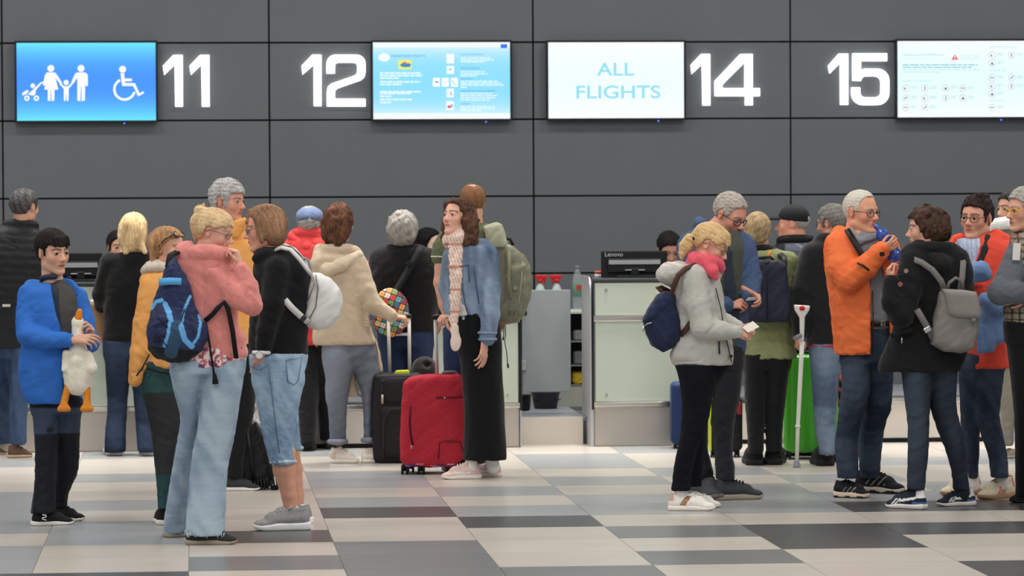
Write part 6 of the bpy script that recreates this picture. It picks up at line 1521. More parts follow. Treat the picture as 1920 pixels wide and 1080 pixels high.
def p_denim():
    f = Fig(895, 897); r = f.empty('person', 'woman in a denim jacket and long black skirt gazing upwards by the red suitcase', 'person')
    h = Head(f, 859, 409, 71, -42, -12, 2); HF = head_field(h, fem=True, wide=.97, jaw=.95, nose=.8)
    T = [(452, 848, 906, 2, 20), (468, 838, 926, 0, 32), (510, 838, 932, 0, 38), (560, 844, 930, 0, 36), (596, 856, 926, 0, 35)]
    aR = [(912, 478, -10, 22), (920, 540, -24, 19), (920, 590, -42, 17), (914, 634, -52, 15)]; aL = [(846, 482, 10, 17), (838, 540, 16, 15), (846, 580, 4, 13), (850, 592, -6, 12)]
    S = [(585, 853, 934, 0, 36), (640, 855, 941, 0, 38), (690, 864, 942, 0, 38), (780, 870, 946, 0, 39), (850, 869, 950, 0, 40), (862, 868, 950, 0, 40)]
    F = Field().add(f.loft(S, p=2.2)); w1 = wrinkle(1.1, 26, 190, 3); F.bend(w1); f.mesh('skirt', F, 2.1, CLOTH, (lambda V: np.tile(L(21, 21, 23), (len(V), 1))))
    F = Field().add(f.loft([(456, 846, 890, -2, 16), (500, 846, 892, -4, 30), (560, 850, 896, -4, 30), (592, 852, 900, -2, 32)])); f.mesh('top', F, 2.2, CLOTH, L(216, 208, 202))
    def dj(V):
        c = jeans_col((78, 98, 126), (122, 142, 166), 12)(V); n = hash_noise(V * A3([1, 1, .4]), .045, 9); c = c * (1 + .2 * n)[:, None]
        return np.clip(c, 0, 1)
    jk = jacket(f, T, [aL, aR], DENIM, dj, amp=1.4, lx=22, lz=20, seed=52, h=1.9, extra=lambda F: f.ring(F, (884, 460, 4), 30, 22, 7, -8, 4, a0=-60, a1=200), precut=lambda F: F.sub(f.pil([(836, 440), (866, 440), (866, 520), (862, 610), (830, 610)], -120, -4, 3)), name='denim_jacket')
    b = MB(); b.tube([f.P(862, 500, -37), f.P(878, 496, -40), f.P(880, 530, -40)], .9, 5); b.tube([f.P(866, 530, -38), f.P(872, 570, -38), f.P(878, 592, -37)], .9, 5); b.tube([f.P(888, 500, -38), f.P(898, 570, -37)], .9, 5); f.mb('seam', b, mat('seam_denim', L(62, 80, 108), rough=.9), jk)
    b = MB()
    for q in ((866, 578), (869, 597)): b.tube([f.P(*q, -36), f.P(*q, -39)], 2.6, 10)
    f.mb('button', b, METAL, jk)
    F = Field(); f.ring(F, (914, 624, -49), 16, 16, 3, 0, 2); f.ring(F, (914, 636, -52), 15, 15, 3, 0, 2); f.mesh('cuff', F, 1.5, DENIM, jeans_col((86, 110, 142), (120, 142, 168), 3), jk)
    def sc_(V):
        u = V[:, 0] + .35 * V[:, 2]; n = np.sin(u * 1.1) ; c = np.tile(L(226, 200, 186), (len(V), 1)); c[n > .4] = L(212, 176, 162); c[n > .97] = L(150, 116, 112)
        k = (np.abs(np.sin(V[:, 2] * .075)) > .985); c[k] = L(190, 130, 104); return c * (1 + .08 * hash_noise(V, .1, 2))[:, None]
    F = Field(); f.ring(F, (862, 452, -2), 22, 19, 10, -8, 6); f.ring(F, (864, 440, 0), 20, 17, 8, -6, 5)
    f.chain(F, [(848, 462, -26, 8), (850, 500, -34, 7), (851, 560, -36, 7), (850, 600, -36, 6), (852, 650, -40, 6)], 4, ((0, 1, 0), .5)); f.chain(F, [(862, 462, -28, 7), (860, 520, -38, 6), (856, 590, -38, 5)], 4, ((0, 1, 0), .5))
    F.bend(wrinkle(1.3, 14, 22, 6)); f.mesh('scarf', F, 1.4, CLOTH, sc_)
    F = Field(); f.chain(F, [(853, 612, -42, 7), (855, 640, -42, 9), (854, 650, -42, 9)], 3, ((0, 1, 0), .4)); f.mesh('scarf_tail', F, 1.4, CLOTH, L(216, 196, 184))
    tone = (220, 168, 146)
    hr = hand_shapes(f.P(909, 640, -53), (-.10, -.05, -1), (-.6, .5, 0), 52, 1, (14, 16, 20, 24), 4, (28, 5)); hl = hand_shapes(f.P(850, 592, -8), (-1, -.35, -.1), (0, .3, -1), 44, -1, (50, 55, 58, 60), 3, (30, 20))
    body(f, r, h, HF, (872, 458, 2, 17), head_paint(h, tone, (74, 50, 38), (188, 106, 100), .4), [hr, hl], (), core_of(T, [aL, aR], ()) + [[(898, 560, 0, 16), (898, 700, 0, 16), (880, 880, 0, 8)], [(898, 700, 0, 16), (924, 880, 8, 8)]], tone, neck_r=.17)
    eyes(h, f, r, (80, 64, 48), (-.1, .15))
    H_ = hair_cap(h, .06, None); H_.add(h.ell((0, -.18, -.08), (.42, .36, .52)), .08 * h.H)
    for s, e in ((-1, -.62), (1, -.66)):
        H_.add(h.cap((s * .26, .16, .30), (s * .36, .06, -.1), .10, .11), .08 * h.H); H_.add(h.cap((s * .36, .06, -.1), (s * .40, .0, e), .12, .09), .08 * h.H)
    H_.add(h.cap((.32, -.2, -.1), (.50, -.14, -.62), .2, .12), .1 * h.H); H_.inter(h.side([(.42, .42), (.32, .34), (.24, .22), (.17, .05), (.20, -.8), (-.9, -.8), (-.8, .9), (.42, .9)]), .04 * h.H)
    H_.bend(strand(h, .016, 22, 5, 6)); H_.bend(curls(h, .022, .2, 3)); f.mesh('hair', H_, 1.3, HAIRF, hair_col(h, (104, 70, 52), (56, 36, 30), 8, .2))
    PKc = (216, 186, 178)
    def sw(q, c):
        c = c.copy(); m = (np.abs(q[:, 2] - (.15 + .35 * (q[:, 0] - .45) ** 2)) < .022) & (q[:, 0] > .3) & (q[:, 0] < .72); c[m] = L(232, 230, 228); m = (q[:, 0] > .52) & (q[:, 2] > .16); c[m] = c[m] * .9; return c
    shoe(f, r, (902, 897), (827, 899), PKc, (226, 214, 206), (230, 212, 204), .20, 1.15, .11, colf=sw); shoe(f, r, (940, 894), (872, 893), (196, 170, 164), (216, 206, 198), None, .20, 1.15, .11, colf=sw)
    sock(f, [(883, 858, -6, 11), (885, 878, -6, 11)]); sock(f, [(922, 856, 12, 13), (924, 876, 12, 13)])
p_denim()
# ------------------------------------------------------------------ suitcases by the denim jacket
def wheel(f, x, y, d, rad, m=None, name='wheel', parent=None, n=2):
    b = MB(); q = f.G(x, y) if d is None else f.P(x, y, d)
    for s in (-1, 1): b.tube([A3([q[0] + s * rad * .28, q[1], rad]), A3([q[0] + s * rad * .75, q[1], rad])], rad, 14)
    b.tube([A3([q[0] - rad * .3, q[1], rad]), A3([q[0] + rad * .3, q[1], rad])], rad * .35, 8); b.box((q[0], q[1], rad * 1.7), (rad * 1.1, rad * 1.2, rad * 1.0), None, rad * .2)
    return f.mb(name, b, m or BLK, parent)
f = Fig(800, 889); r = f.empty('suitcase', 'suitcase in a crimson fabric cover standing beside the black one', 'suitcase')
F = Field().add(f.pil([(757, 717), (768, 708), (800, 703), (862, 699), (872, 712), (876, 800), (872, 856), (850, 872), (800, 875), (760, 872), (751, 860), (752, 790)], -20, 74, 13)); F.bend(wrinkle(1.2, 60, 44, 3)); F.bend(wrinkle(.8, 26, 18, 9))
zb = f.P(800, 872)[2]
def rc(V):
    c = np.tile(L(178, 24, 46), (len(V), 1)) * (1 + .08 * hash_noise(V, .03, 3))[:, None]; n = hash_noise(V, .25, 5); m = V[:, 2] < zb + 4; c[m & (n > .2)] = L(70, 60, 120); c[m & (n < -.45)] = L(214, 150, 180); return c
f.mesh('fabric_cover', F, 1.8, SHELL, rc)
b = MB(); b.tube([f.P(*p) for p in ((770, 760, -18), (768, 790, -20), (770, 815, -20), (774, 834, -19))], 2.2, 6); b.tube([f.P(*p) for p in ((818, 746, -22), (845, 745, -23), (872, 744, -20))], 1.3, 6); f.mb('zip', b, mat('zip_dark_red', L(70, 14, 26), rough=.6))
b = MB(); b.tube([f.P(*p) for p in ((822, 862, -22), (824, 830, -23), (836, 826, -24), (862, 828, -22), (870, 850, -18))], .9, 5); f.mb('pocket_seam', b, MATS['zip_dark_red'])
b = MB(); b.tube([f.P(771, 835, -22), f.P(772, 842, -22)], 1.6, 6); b.tube([f.P(832, 746, -25), f.P(836, 746, -25)], 1.6, 6); f.mb('zip_pull', b, METAL)
for i, (x, d) in enumerate(((759, -2), (790, -8), (858, -4), (770, 60), (850, 60))): wheel(f, x, 886, d, 9)
b = MB()
for x0, x1 in ((816, 820), (849, 850)): b.tube([f.P(x0, 597, 38), f.P(x1, 716, 38)], 3.3, 8)
f.mb('telescopic_rod', b, mat('rod_silver', L(206, 204, 200), rough=.4))
F = Field().add(f.cap((814, 595, 38), (856, 594, 38), 5.5, 5.5)); f.mesh('trolley_grip', F, 1.2, BLK)
b = MB(); b.tube([f.P(*p) for p in ((828, 704, 0), (832, 698, 0), (852, 697, 0), (858, 701, 0))], 3, 8); f.mb('carry_handle', b, mat('handle_grey2', L(120, 118, 122), rough=.6))
f = Fig(735, 868); r = f.empty('suitcase', 'black soft-sided suitcase with a lime top handle', 'suitcase')
F = Field().add(f.pil([(700, 703), (706, 700), (784, 699), (792, 706), (792, 862), (784, 868), (712, 868), (701, 860), (697, 780)], -14, 66, 9)); F.add(f.pil([(712, 764), (786, 764), (786, 858), (716, 858)], -22, 0, 7), 3); F.add(f.pil([(712, 712), (786, 712), (786, 756), (712, 756)], -18, 0, 6), 3); f.mesh('shell', F, 1.9, NYLON, noisecol((27, 27, 29), .1, .05, 3))
b = MB(); b.tube([f.P(*p) for p in ((718, 760, -20), (716, 718, -18), (724, 710, -18), (786, 709, -16))], 1.3, 6); b.tube([f.P(*p) for p in ((718, 860, -23), (720, 790, -24), (732, 766, -24), (786, 764, -22))], 1.3, 6); f.mb('zip', b, mat('zip_black', L(50, 50, 54), rough=.4))
b = MB(); b.tube([f.P(717, 740, -22), f.P(717, 757, -22)], 2.2, 8); f.mb('zip_pull', b, mat('zip_pull_pale', L(196, 176, 160), rough=.4, metal=.4))
F = Field().add(f.cap((744, 698, 10), (764, 697, 10), 4, 4)); f.ring(F, (754, 700, 10), 14, 4, 2.5, 0, 2, lift=lambda a: -3); f.mesh('lime_handle', F, 1.2, mat('lime', L(196, 206, 40), rough=.6))
b = MB()
for x0, x1 in ((728, 731), (767, 768)): b.tube([f.P(x0, 596, 46), f.P(x1, 704, 46)], 3.2, 8)
f.mb('telescopic_rod', b, MATS['rod_silver'])
F = Field().add(f.cap((726, 594, 46), (768, 593, 46), 5, 5)); f.mesh('trolley_grip', F, 1.2, BLK)
for x, d in ((706, -8), (740, -8), (784, -8), (710, 58), (780, 58)): wheel(f, x, 870, d, 3.6)
f = Fig(800, 858); r = f.empty('shoulder_bag', 'dark fuzzy brown bag standing behind the red suitcase', 'bag')
F = Field().add(s_box(f.P(800, 780, 30) * A3([1, 1, 0]) + A3([0, 0, 74]), (26, 20, 72), 12)); F.add(f.ell((796, 690, 30), (24, 18, 22)), 14); F.sub(f.ell((800, 684, 6), (10, 20, 7)), 3); F.bend(wrinkle(1.4, 16, 14, 4)); f.mesh('bag_body', F, 2.2, FLEECE, L(44, 38, 36))
# ------------------------------------------------------------------ right of the hall
def p_grey():
    f = Fig(1300, 957, (956, 951)); r = f.empty('person', 'woman with a blonde ponytail and coral scarf in a pale grey jacket reading a slip', 'person')
    h = Head(f, 1331, 459, 78, 76, 26, 0); HF = head_field(h, fem=True, wide=.95, jaw=.88, nose=.9)
    T = [(514, 1276, 1338, 0, 20), (530, 1264, 1352, 0, 36), (570, 1264, 1358, 0, 43), (610, 1268, 1364, 0, 43), (645, 1262, 1374, 0, 45), (668, 1256, 1375, 0, 46), (684, 1262, 1373, 0, 46)]
    aR = [(1302, 520, -26, 27), (1308, 570, -38, 25), (1318, 614, -48, 22), (1352, 620, -50, 17), (1380, 622, -46, 13)]; aL = [(1310, 520, 30, 24), (1330, 590, 40, 20), (1384, 614, 10, 13)]
    Lg = [(682, 1264, 1346, -6, 44), (707, 1272, 1343, -6, 44), (749, 1278, 1335, -6, 38), (799, 1277, 1326, -6, 32), (838, 1271, 1310, -6, 29), (867, 1265, 1302, -6, 25), (897, 1261, 1296, -6, 22), (920, 1258, 1295, -6, 21)]
    Rg = [(682, 1290, 1372, 12, 40), (749, 1296, 1328, 14, 34), (830, 1284, 1322, 16, 28), (900, 1284, 1316, 18, 20), (912, 1284, 1316, 18, 20)]
    trousers(f, [Lg, Rg], None, DENIM, (21, 22, 28), amp=1.3, lx=24, lz=16, seed=61, h=1.9)
    def sb(V):
        c = np.tile(L(170, 169, 162), (len(V), 1)) * (1 + .07 * hash_noise(V, .05, 3))[:, None]; return c
    def ex(F): f.ring(F, (1310, 516, 4), 34, 24, 9, -6, 6); F.add(f.ell((1272, 515, 0), (32, 32, 26), rotm(0)), 10)
    jk = jacket(f, T, [aR, aL], SHELL, sb, amp=1.7, lx=34, lz=30, seed=62, h=1.9, extra=ex)
    Fh = Field().add(f.ell((1272, 512, 0), (38, 36, 27))); Fh.add(f.ell((1250, 516, -4), (20, 26, 14)), 10); Fh.sub(f.ell((1284, 484, 0), (32, 24, 16)), 6); Fh.bend(wrinkle(1.4, 24, 18, 8))
    zs = f.P(1270, 498)[2]
    def hc(V):
        c = np.tile(L(176, 174, 166), (len(V), 1)); s = np.sin((V[:, 0] * .3 + V[:, 2]) * .75) > 0; m = V[:, 2] > zs; c[m & s] = L(204, 196, 186); c[m & ~s] = L(182, 170, 162); return c
    f.mesh('hood', Fh, 1.7, SHELL, hc)
    b = MB(); b.tube([f.P(1348, 640, -46), f.P(1349, 664, -46)], 1.6, 6); b.tube([f.P(*p) for p in ((1342, 540, -36), (1352, 580, -40), (1358, 620, -42), (1372, 680, -36))], 1.0, 5); b.tube([f.P(1371, 668, -30), f.P(1371, 668, -34)], 3, 8); f.mb('zip', b, BLK, jk)
    F = Field(); f.ring(F, (1321, 502, -2), 27, 24, 11, -14, 6); F.add(f.cap((1302, 484, -16), (1336, 508, -34), 13, 11), 8); F.add(f.cap((1336, 508, -34), (1342, 520, -36), 10, 6), 5); F.add(f.cap((1322, 492, -14), (1328, 498, -18), 11, 9), 8); F.bend(wrinkle(1.0, 20, 16, 5)); f.mesh('scarf', F, 1.4, CLOTH, noisecol((220, 78, 94), .1, .1, 3))
    tone = (220, 168, 144); hd = hand_shapes(f.P(1378, 622, -46), (1, .05, -.15), (0, .9, -.4), 46, -1, (40, 48, 52, 56), 3, (25, 12))
    hd2 = hand_shapes(f.P(1386, 616, 6), (.9, -.3, .1), (0, -.9, -.3), 44, 1, (40, 45, 50, 55), 3, (20, 10))
    body(f, r, h, HF, (1316, 506, 2, 18), head_paint(h, tone, (170, 136, 100), (186, 108, 102), .45), [hd, hd2], (), core_of(T, [aR, aL], [Lg, Rg]), tone, neck_r=.17)
    eyes(h, f, r, (90, 110, 120), (0, -.5)); glasses(h, f, r, m=mat('spectacle_frame_gold', L(150, 124, 96), rough=.3, metal=.5), R=.09, th=.009)
    H_ = hair_cap(h, .05, [(.50, .16), (.40, .20), (.30, .18), (.20, .08), (.08, .12), (.0, .16), (-.11, .10), (-.14, -.06), (-.2, -.16), (-.36, -.24), (-.8, -.2), (-.8, .9), (.6, .9)])
    for l_ in (-.14, 0, .14): H_.add(h.cap((l_ * .6, .28, .37), (l_, .405, .18), .075, .03), .06 * h.H)
    H_.add(h.ell((0, -.42, .0), (.13, .12, .12)), .06 * h.H); w_ = strand(h, .006, 40, 4, 2); H_.bend(w_); hc2 = hair_col(h, (214, 178, 120), (158, 120, 74), 12, .7, mix=.35, ys=.15); f.mesh('hair', H_, 1.2, HAIRF, hc2)
    P_ = Field(); f.chain(P_, [(1303, 446, 0, 7), (1294, 450, 0, 12), (1286, 462, 0, 13), (1280, 474, 0, 8), (1278, 484, 0, 4)], 3); P_.bend(wrinkle(1.0, 6, 40, 4)); f.mesh('ponytail', P_, 1.1, HAIRF, hc2)
    F = Field(); f.ring(F, (1303, 447, 0), 4, 9, 4, 0, 1); f.mesh('hair_tie', F, 1.0, mat('hair_tie', L(22, 22, 26), rough=.9))
    def ws(q, c):
        c = c.copy(); m = q[:, 0] < .13; c[m & (q[:, 2] > .2)] = L(196, 150, 122); m = (np.abs(q[:, 0] - .36 - (q[:, 2] - .2) * .7) < .065) & (q[:, 2] < .30) & (q[:, 2] > .12); n = hash_noise(q, 60, 2); c[m] = L(70, 46, 34); c[m & (n > 0)] = L(190, 140, 100); return c
    shoe(f, r, (1252, 957), (1343, 957), (224, 218, 208), (226, 214, 202), (228, 224, 216), .19, 1.0, .10, colf=ws); shoe(f, r, (1280, 950), (1352, 952), (224, 218, 208), (226, 214, 202), (228, 224, 216), .19, 1.0, .10)
    sock(f, [(1278, 905, 4, 13), (1277, 930, 4, 12)], (206, 202, 200))
    g = Fig(1300, 957); o = g.empty('paper_slip', 'white paper slip held by the woman in the grey jacket', 'paper')
    b = MB(); b.prism([(0, 0), (20, 11), (31, 1), (10, -9)], 0, 1.0, lambda x, d, z: g.P(1392, 614, -46) + A3([x, d + z * .8 - x * .15, z + d * .6])); g.mb('sheet', b, mat('paper_white', L(226, 222, 212), rough=.8))
p_grey()
def navy_pack():
    f = Fig(1300, 957); r = f.empty('backpack', 'navy backpack with brown leather straps on the pale grey jacket', 'backpack')
    P_ = [(1234, 556), (1246, 548), (1262, 552), (1274, 586), (1282, 620), (1278, 640), (1262, 652), (1242, 660), (1222, 648), (1210, 624), (1206, 600), (1218, 574)]
    F = Field().add(f.pil(P_, -34, 34, 24)); F.bend(wrinkle(1.6, 26, 30, 5)); f.mesh('pack_body', F, 1.7, CLOTH, noisecol((33, 42, 68), .12, .06, 3))
    F = Field().add(f.pil([(1232, 554), (1247, 545), (1264, 550), (1260, 570), (1222, 602), (1203, 604), (1214, 580)], -37, 37, 16)); F.bend(wrinkle(1.2, 26, 24, 7)); f.mesh('flap', F, 1.7, CLOTH, noisecol((38, 48, 76), .12, .06, 4))
    LB = mat('leather_brown', L(74, 46, 34), rough=.5, spec=.4)
    b = MB(); f.strap([(1240, 551, -18), (1258, 556, -30), (1264, 535, -40), (1272, 516, -46), (1286, 503, -46), (1302, 498, -38), (1318, 500, -28)], (-.3, -.9, .3), 10, 3, b); f.mb('shoulder_strap', b, LB)
    b = MB(); f.strap([(1276, 628, -30), (1286, 618, -42), (1296, 604, -50), (1303, 596, -56)], (-.3, -.9, .3), 10, 3, b); f.mb('lower_strap', b, LB)
    b = MB(); b.tube([f.P(*p) for p in ((1262, 555, 0), (1252, 549, -6), (1238, 545, -8), (1232, 540, -6), (1240, 538, -2), (1256, 546, 0))], 3.4, 8); f.mb('grab_loop', b, LB)
    b = MB(); b.tube([f.P(*p) for p in ((1207, 612, -26), (1214, 607, -33), (1222, 605, -37))], 1.2, 6); b.tube([f.P(1207, 612, -26), f.P(1206, 622, -26)], 1.6, 6); f.mb('zip', b, METAL)
navy_pack()
def p_reader():
    f = Fig(1352, 938, (933, 936)); r = f.empty('person', 'grey-haired man with dark glasses in a blue jacket looking down at a card', 'person')
    h = Head(f, 1367, 403, 76, 52, 27, 0); HF = head_field(h, old=1, jaw=1.05, wide=1.02)
    T = [(424, 1312, 1384, 6, 24), (444, 1278, 1402, 4, 38), (490, 1270, 1408, 0, 44), (545, 1276, 1402, 0, 45), (600, 1290, 1402, 0, 45), (660, 1296, 1398, 0, 44)]
    aR = [(1296, 462, -6, 26), (1306, 530, -22, 23), (1330, 574, -38, 20), (1362, 572, -50, 16)]; aL = [(1396, 462, 8, 22), (1408, 520, -6, 20), (1408, 556, -28, 17), (1402, 556, -40, 14)]
    Lg = [(650, 1298, 1352, 0, 40), (749, 1298, 1329, 0, 32), (830, 1298, 1326, 0, 28), (870, 1299, 1334, 0, 28), (888, 1300, 1338, 0, 28), (908, 1302, 1330, 0, 25)]
    Rg = [(650, 1336, 1396, -2, 40), (690, 1336, 1393, -2, 39), (749, 1336, 1387, -2, 34), (793, 1333, 1377, -2, 31), (853, 1340, 1374, -2, 28), (879, 1341, 1378, -2, 29), (900, 1343, 1377, -2, 28)]
    trousers(f, [Lg, Rg], [(644, 1298, 1396, 0, 44), (690, 1300, 1394, 0, 42)], CLOTH, (40, 42, 46), amp=1.5, lx=22, lz=15, seed=65, h=2.0)
    F = Field().add(f.loft([(432, 1340, 1392, -4, 22), (470, 1336, 1398, -8, 40), (560, 1338, 1392, -8, 40), (650, 1336, 1390, -6, 40)])); f.mesh('sweater', F, 2.2, CLOTH, L(70, 74, 66))
    F = Field(); f.chain(F, [(1356, 440, -36, 9), (1362, 480, -48, 10), (1370, 540, -50, 10), (1376, 610, -48, 10)], 4, ((0, 1, 0), .5)); F.bend(wrinkle(1, 20, 30, 3)); f.mesh('dark_scarf', F, 1.7, CLOTH, L(42, 50, 64))
    def ex(F): f.ring(F, (1344, 426, 8), 36, 26, 9, -10, 6, a0=-50, a1=230); F.add(f.cap((1312, 414, 10), (1318, 430, -6), 10, 10), 8)
    jk = jacket(f, T, [aR, aL], SHELL, (62, 84, 120), amp=1.8, lx=32, lz=28, seed=66, h=2.0, extra=ex, precut=lambda F: F.sub(f.pil([(1344, 420), (1388, 420), (1384, 520), (1384, 680), (1362, 680), (1354, 540)], -140, -8, 3)))
    tone = (214, 152, 128)
    hr = hand_shapes(f.P(1362, 572, -52), (1, -.1, .12), (.1, .8, -.6), 54, 1, (38, 45, 50, 55), 3, (20, 10)); hl = hand_shapes(f.P(1404, 548, -42), (.55, -.45, -.35), (-.3, -.5, -.5), 54, -1, (40, 44, 50, 55), 3, (25, 5))
    body(f, r, h, HF, (1342, 432, 6, 21), head_paint(h, tone, (140, 124, 110), (180, 104, 98), .7), [hr, hl], (), core_of(T, [aR, aL], [Lg, Rg]), tone, neck_r=.23)
    eyes(h, f, r, (80, 90, 96), (0, -.5)); glasses(h, f, r, m=mat('spectacle_frame_navy', L(34, 36, 48), rough=.35), R=.105, th=.011, y=-.01)
    H_ = hair_cap(h, .035, [(.47, .36), (.30, .36), (.22, .22), (.18, .06), (.13, -.10), (.075, -.10), (.065, .07), (-.02, .15), (-.11, .10), (-.14, -.06), (-.19, -.21), (-.36, -.27), (-.8, -.2), (-.8, .9), (.6, .9)], top=.05); H_.bend(curls(h, .014, .09, 7)); f.mesh('hair', H_, 1.2, HAIRS, hair_col(h, (186, 176, 164), (118, 108, 98), 13, .7, mix=.4))
    shoe(f, r, (1338, 938), (1432, 935), (52, 55, 60), (152, 140, 124), (34, 34, 38), .17, 1.15, .11); shoe(f, r, (1302, 930), (1350, 939), (62, 64, 68), (110, 104, 98), (44, 44, 48), .21, 1.15, .11)
    g = Fig(1352, 938); o = g.empty('card', 'small white card held by the man in the blue jacket', 'card')
    b = MB(); b.prism([(0, 0), (22, 2), (26, 8), (4, 6)], 0, 1.0, lambda x, d, z: g.P(1398, 564, -60) + A3([x, d - z, z * .9 + d * .5])); g.mb('sheet', b, mat('card_white', L(228, 228, 228), rough=.5))
p_reader()
def p_olive():
    f = Fig(1432, 870, (873, 872)); r = f.empty('person', 'short-haired person in an olive jacket and black trousers, back turned', 'person')
    h = Head(f, 1420, 436, 67, 182, 2, 0); HF = head_field(h, wide=1.05)
    T = [(464, 1394, 1452, 2, 20), (480, 1392, 1484, 0, 32), (530, 1390, 1488, 0, 40), (600, 1390, 1490, 0, 42), (640, 1392, 1492, 0, 44), (672, 1394, 1494, 0, 46)]
    aR = [(1478, 492, 0, 21), (1486, 560, 4, 20), (1484, 620, 10, 16)]; aL = [(1398, 492, 4, 20), (1394, 560, 10, 18), (1398, 610, 20, 14)]
    Lg = [(666, 1394, 1440, 0, 40), (740, 1396, 1436, 0, 32), (840, 1402, 1432, 0, 22), (850, 1402, 1432, 0, 22)]; Rg = [(666, 1430, 1484, 0, 40), (740, 1434, 1474, 0, 32), (836, 1436, 1466, 0, 22), (846, 1436, 1466, 0, 22)]
    trousers(f, [Lg, Rg], [(660, 1394, 1486, 0, 44), (690, 1395, 1482, 0, 42)], CLOTH, (24, 24, 26), seed=71, h=2.2)
    jacket(f, T, [aL, aR], SHELL, (124, 132, 84), amp=2.2, lx=26, lz=30, seed=72, h=2.0, extra=lambda F: F.add(f.ell((1422, 484, 10), (38, 22, 22)), 8))
    F = Field(); f.ring(F, (1424, 470, 2), 24, 18, 8, -4, 5); f.mesh('collar', F, 1.8, FLEECE, L(30, 30, 32))
    tone = (208, 156, 132); hd = [hand_shapes(f.P(1484, 624, 10), (0, 0, -1), (-1, 0, 0), 48, 1), hand_shapes(f.P(1398, 614, 20), (0, 0, -1), (1, 0, 0), 48, -1)]
    body(f, r, h, HF, (1424, 470, 2, 18), head_paint(h, tone), hd, (), core_of(T, [aL, aR], [Lg, Rg]), tone, neck_r=.22)
    H_ = hair_cap(h, .06, top=.03); H_.add(h.ell((0, -.28, -.12), (.26, .16, .2)), .08 * h.H); H_.bend(strand(h, .012, 30, 3, 3)); f.mesh('hair', H_, 1.4, HAIRF, hair_col(h, (186, 158, 114), (120, 96, 66), 10, .4))
    shoe(f, r, (1415, 873), (1411, 866), (26, 26, 28), (34, 34, 36), None, .23, .85, .12, h=1.5); shoe(f, r, (1450, 872), (1454, 865), (26, 26, 28), (34, 34, 36), None, .23, .85, .12, h=1.5)
    g = Fig(1432, 871); o = g.empty('backpack', 'flat dark navy backpack on the olive jacket', 'backpack')
    F = Field().add(g.pil([(1402, 492), (1424, 486), (1462, 488), (1474, 496), (1479, 540), (1482, 590), (1476, 604), (1404, 604), (1396, 596), (1396, 540)], -80, -30, 16)); F.bend(wrinkle(1.2, 34, 40, 4)); g.mesh('pack_body', F, 1.8, NYLON, noisecol((30, 34, 52), .1, .05, 3))
    F = Field().add(g.pil([(1412, 488), (1462, 490), (1462, 500), (1412, 500)], -78, -40, 6)); F.bend(wrinkle(1.4, 14, 10, 4)); g.mesh('top_flap', F, 1.4, NYLON, L(22, 24, 34))
    b = MB(); b.tube([g.P(*p) for p in ((1412, 490, -60), (1418, 484, -62), (1444, 482, -62), (1450, 488, -60))], 3, 8); g.mb('grab_handle', b, BLK)
    b = MB(); g.strap([(1441, 486, -64), (1442, 476, -60), (1446, 470, -50)], (0, -1, .3), 6, 2, b); g.mb('orange_tab', b, mat('tab_orange', L(176, 120, 50), rough=.7))
    b = MB(); g.strap([(1408, 498, -50), (1404, 482, -34), (1404, 474, -8)], (0, -.7, .7), 12, 4, b); g.strap([(1470, 498, -50), (1470, 484, -34), (1462, 476, -8)], (0, -.7, .7), 12, 4, b); g.mb('shoulder_strap', b, BLK)
    b = MB(); b.tube([g.P(1438, 500, -82), g.P(1439, 600, -82)], .9, 5); g.mb('seam', b, mat('seam_navy', L(18, 20, 32), rough=.8))
p_olive()
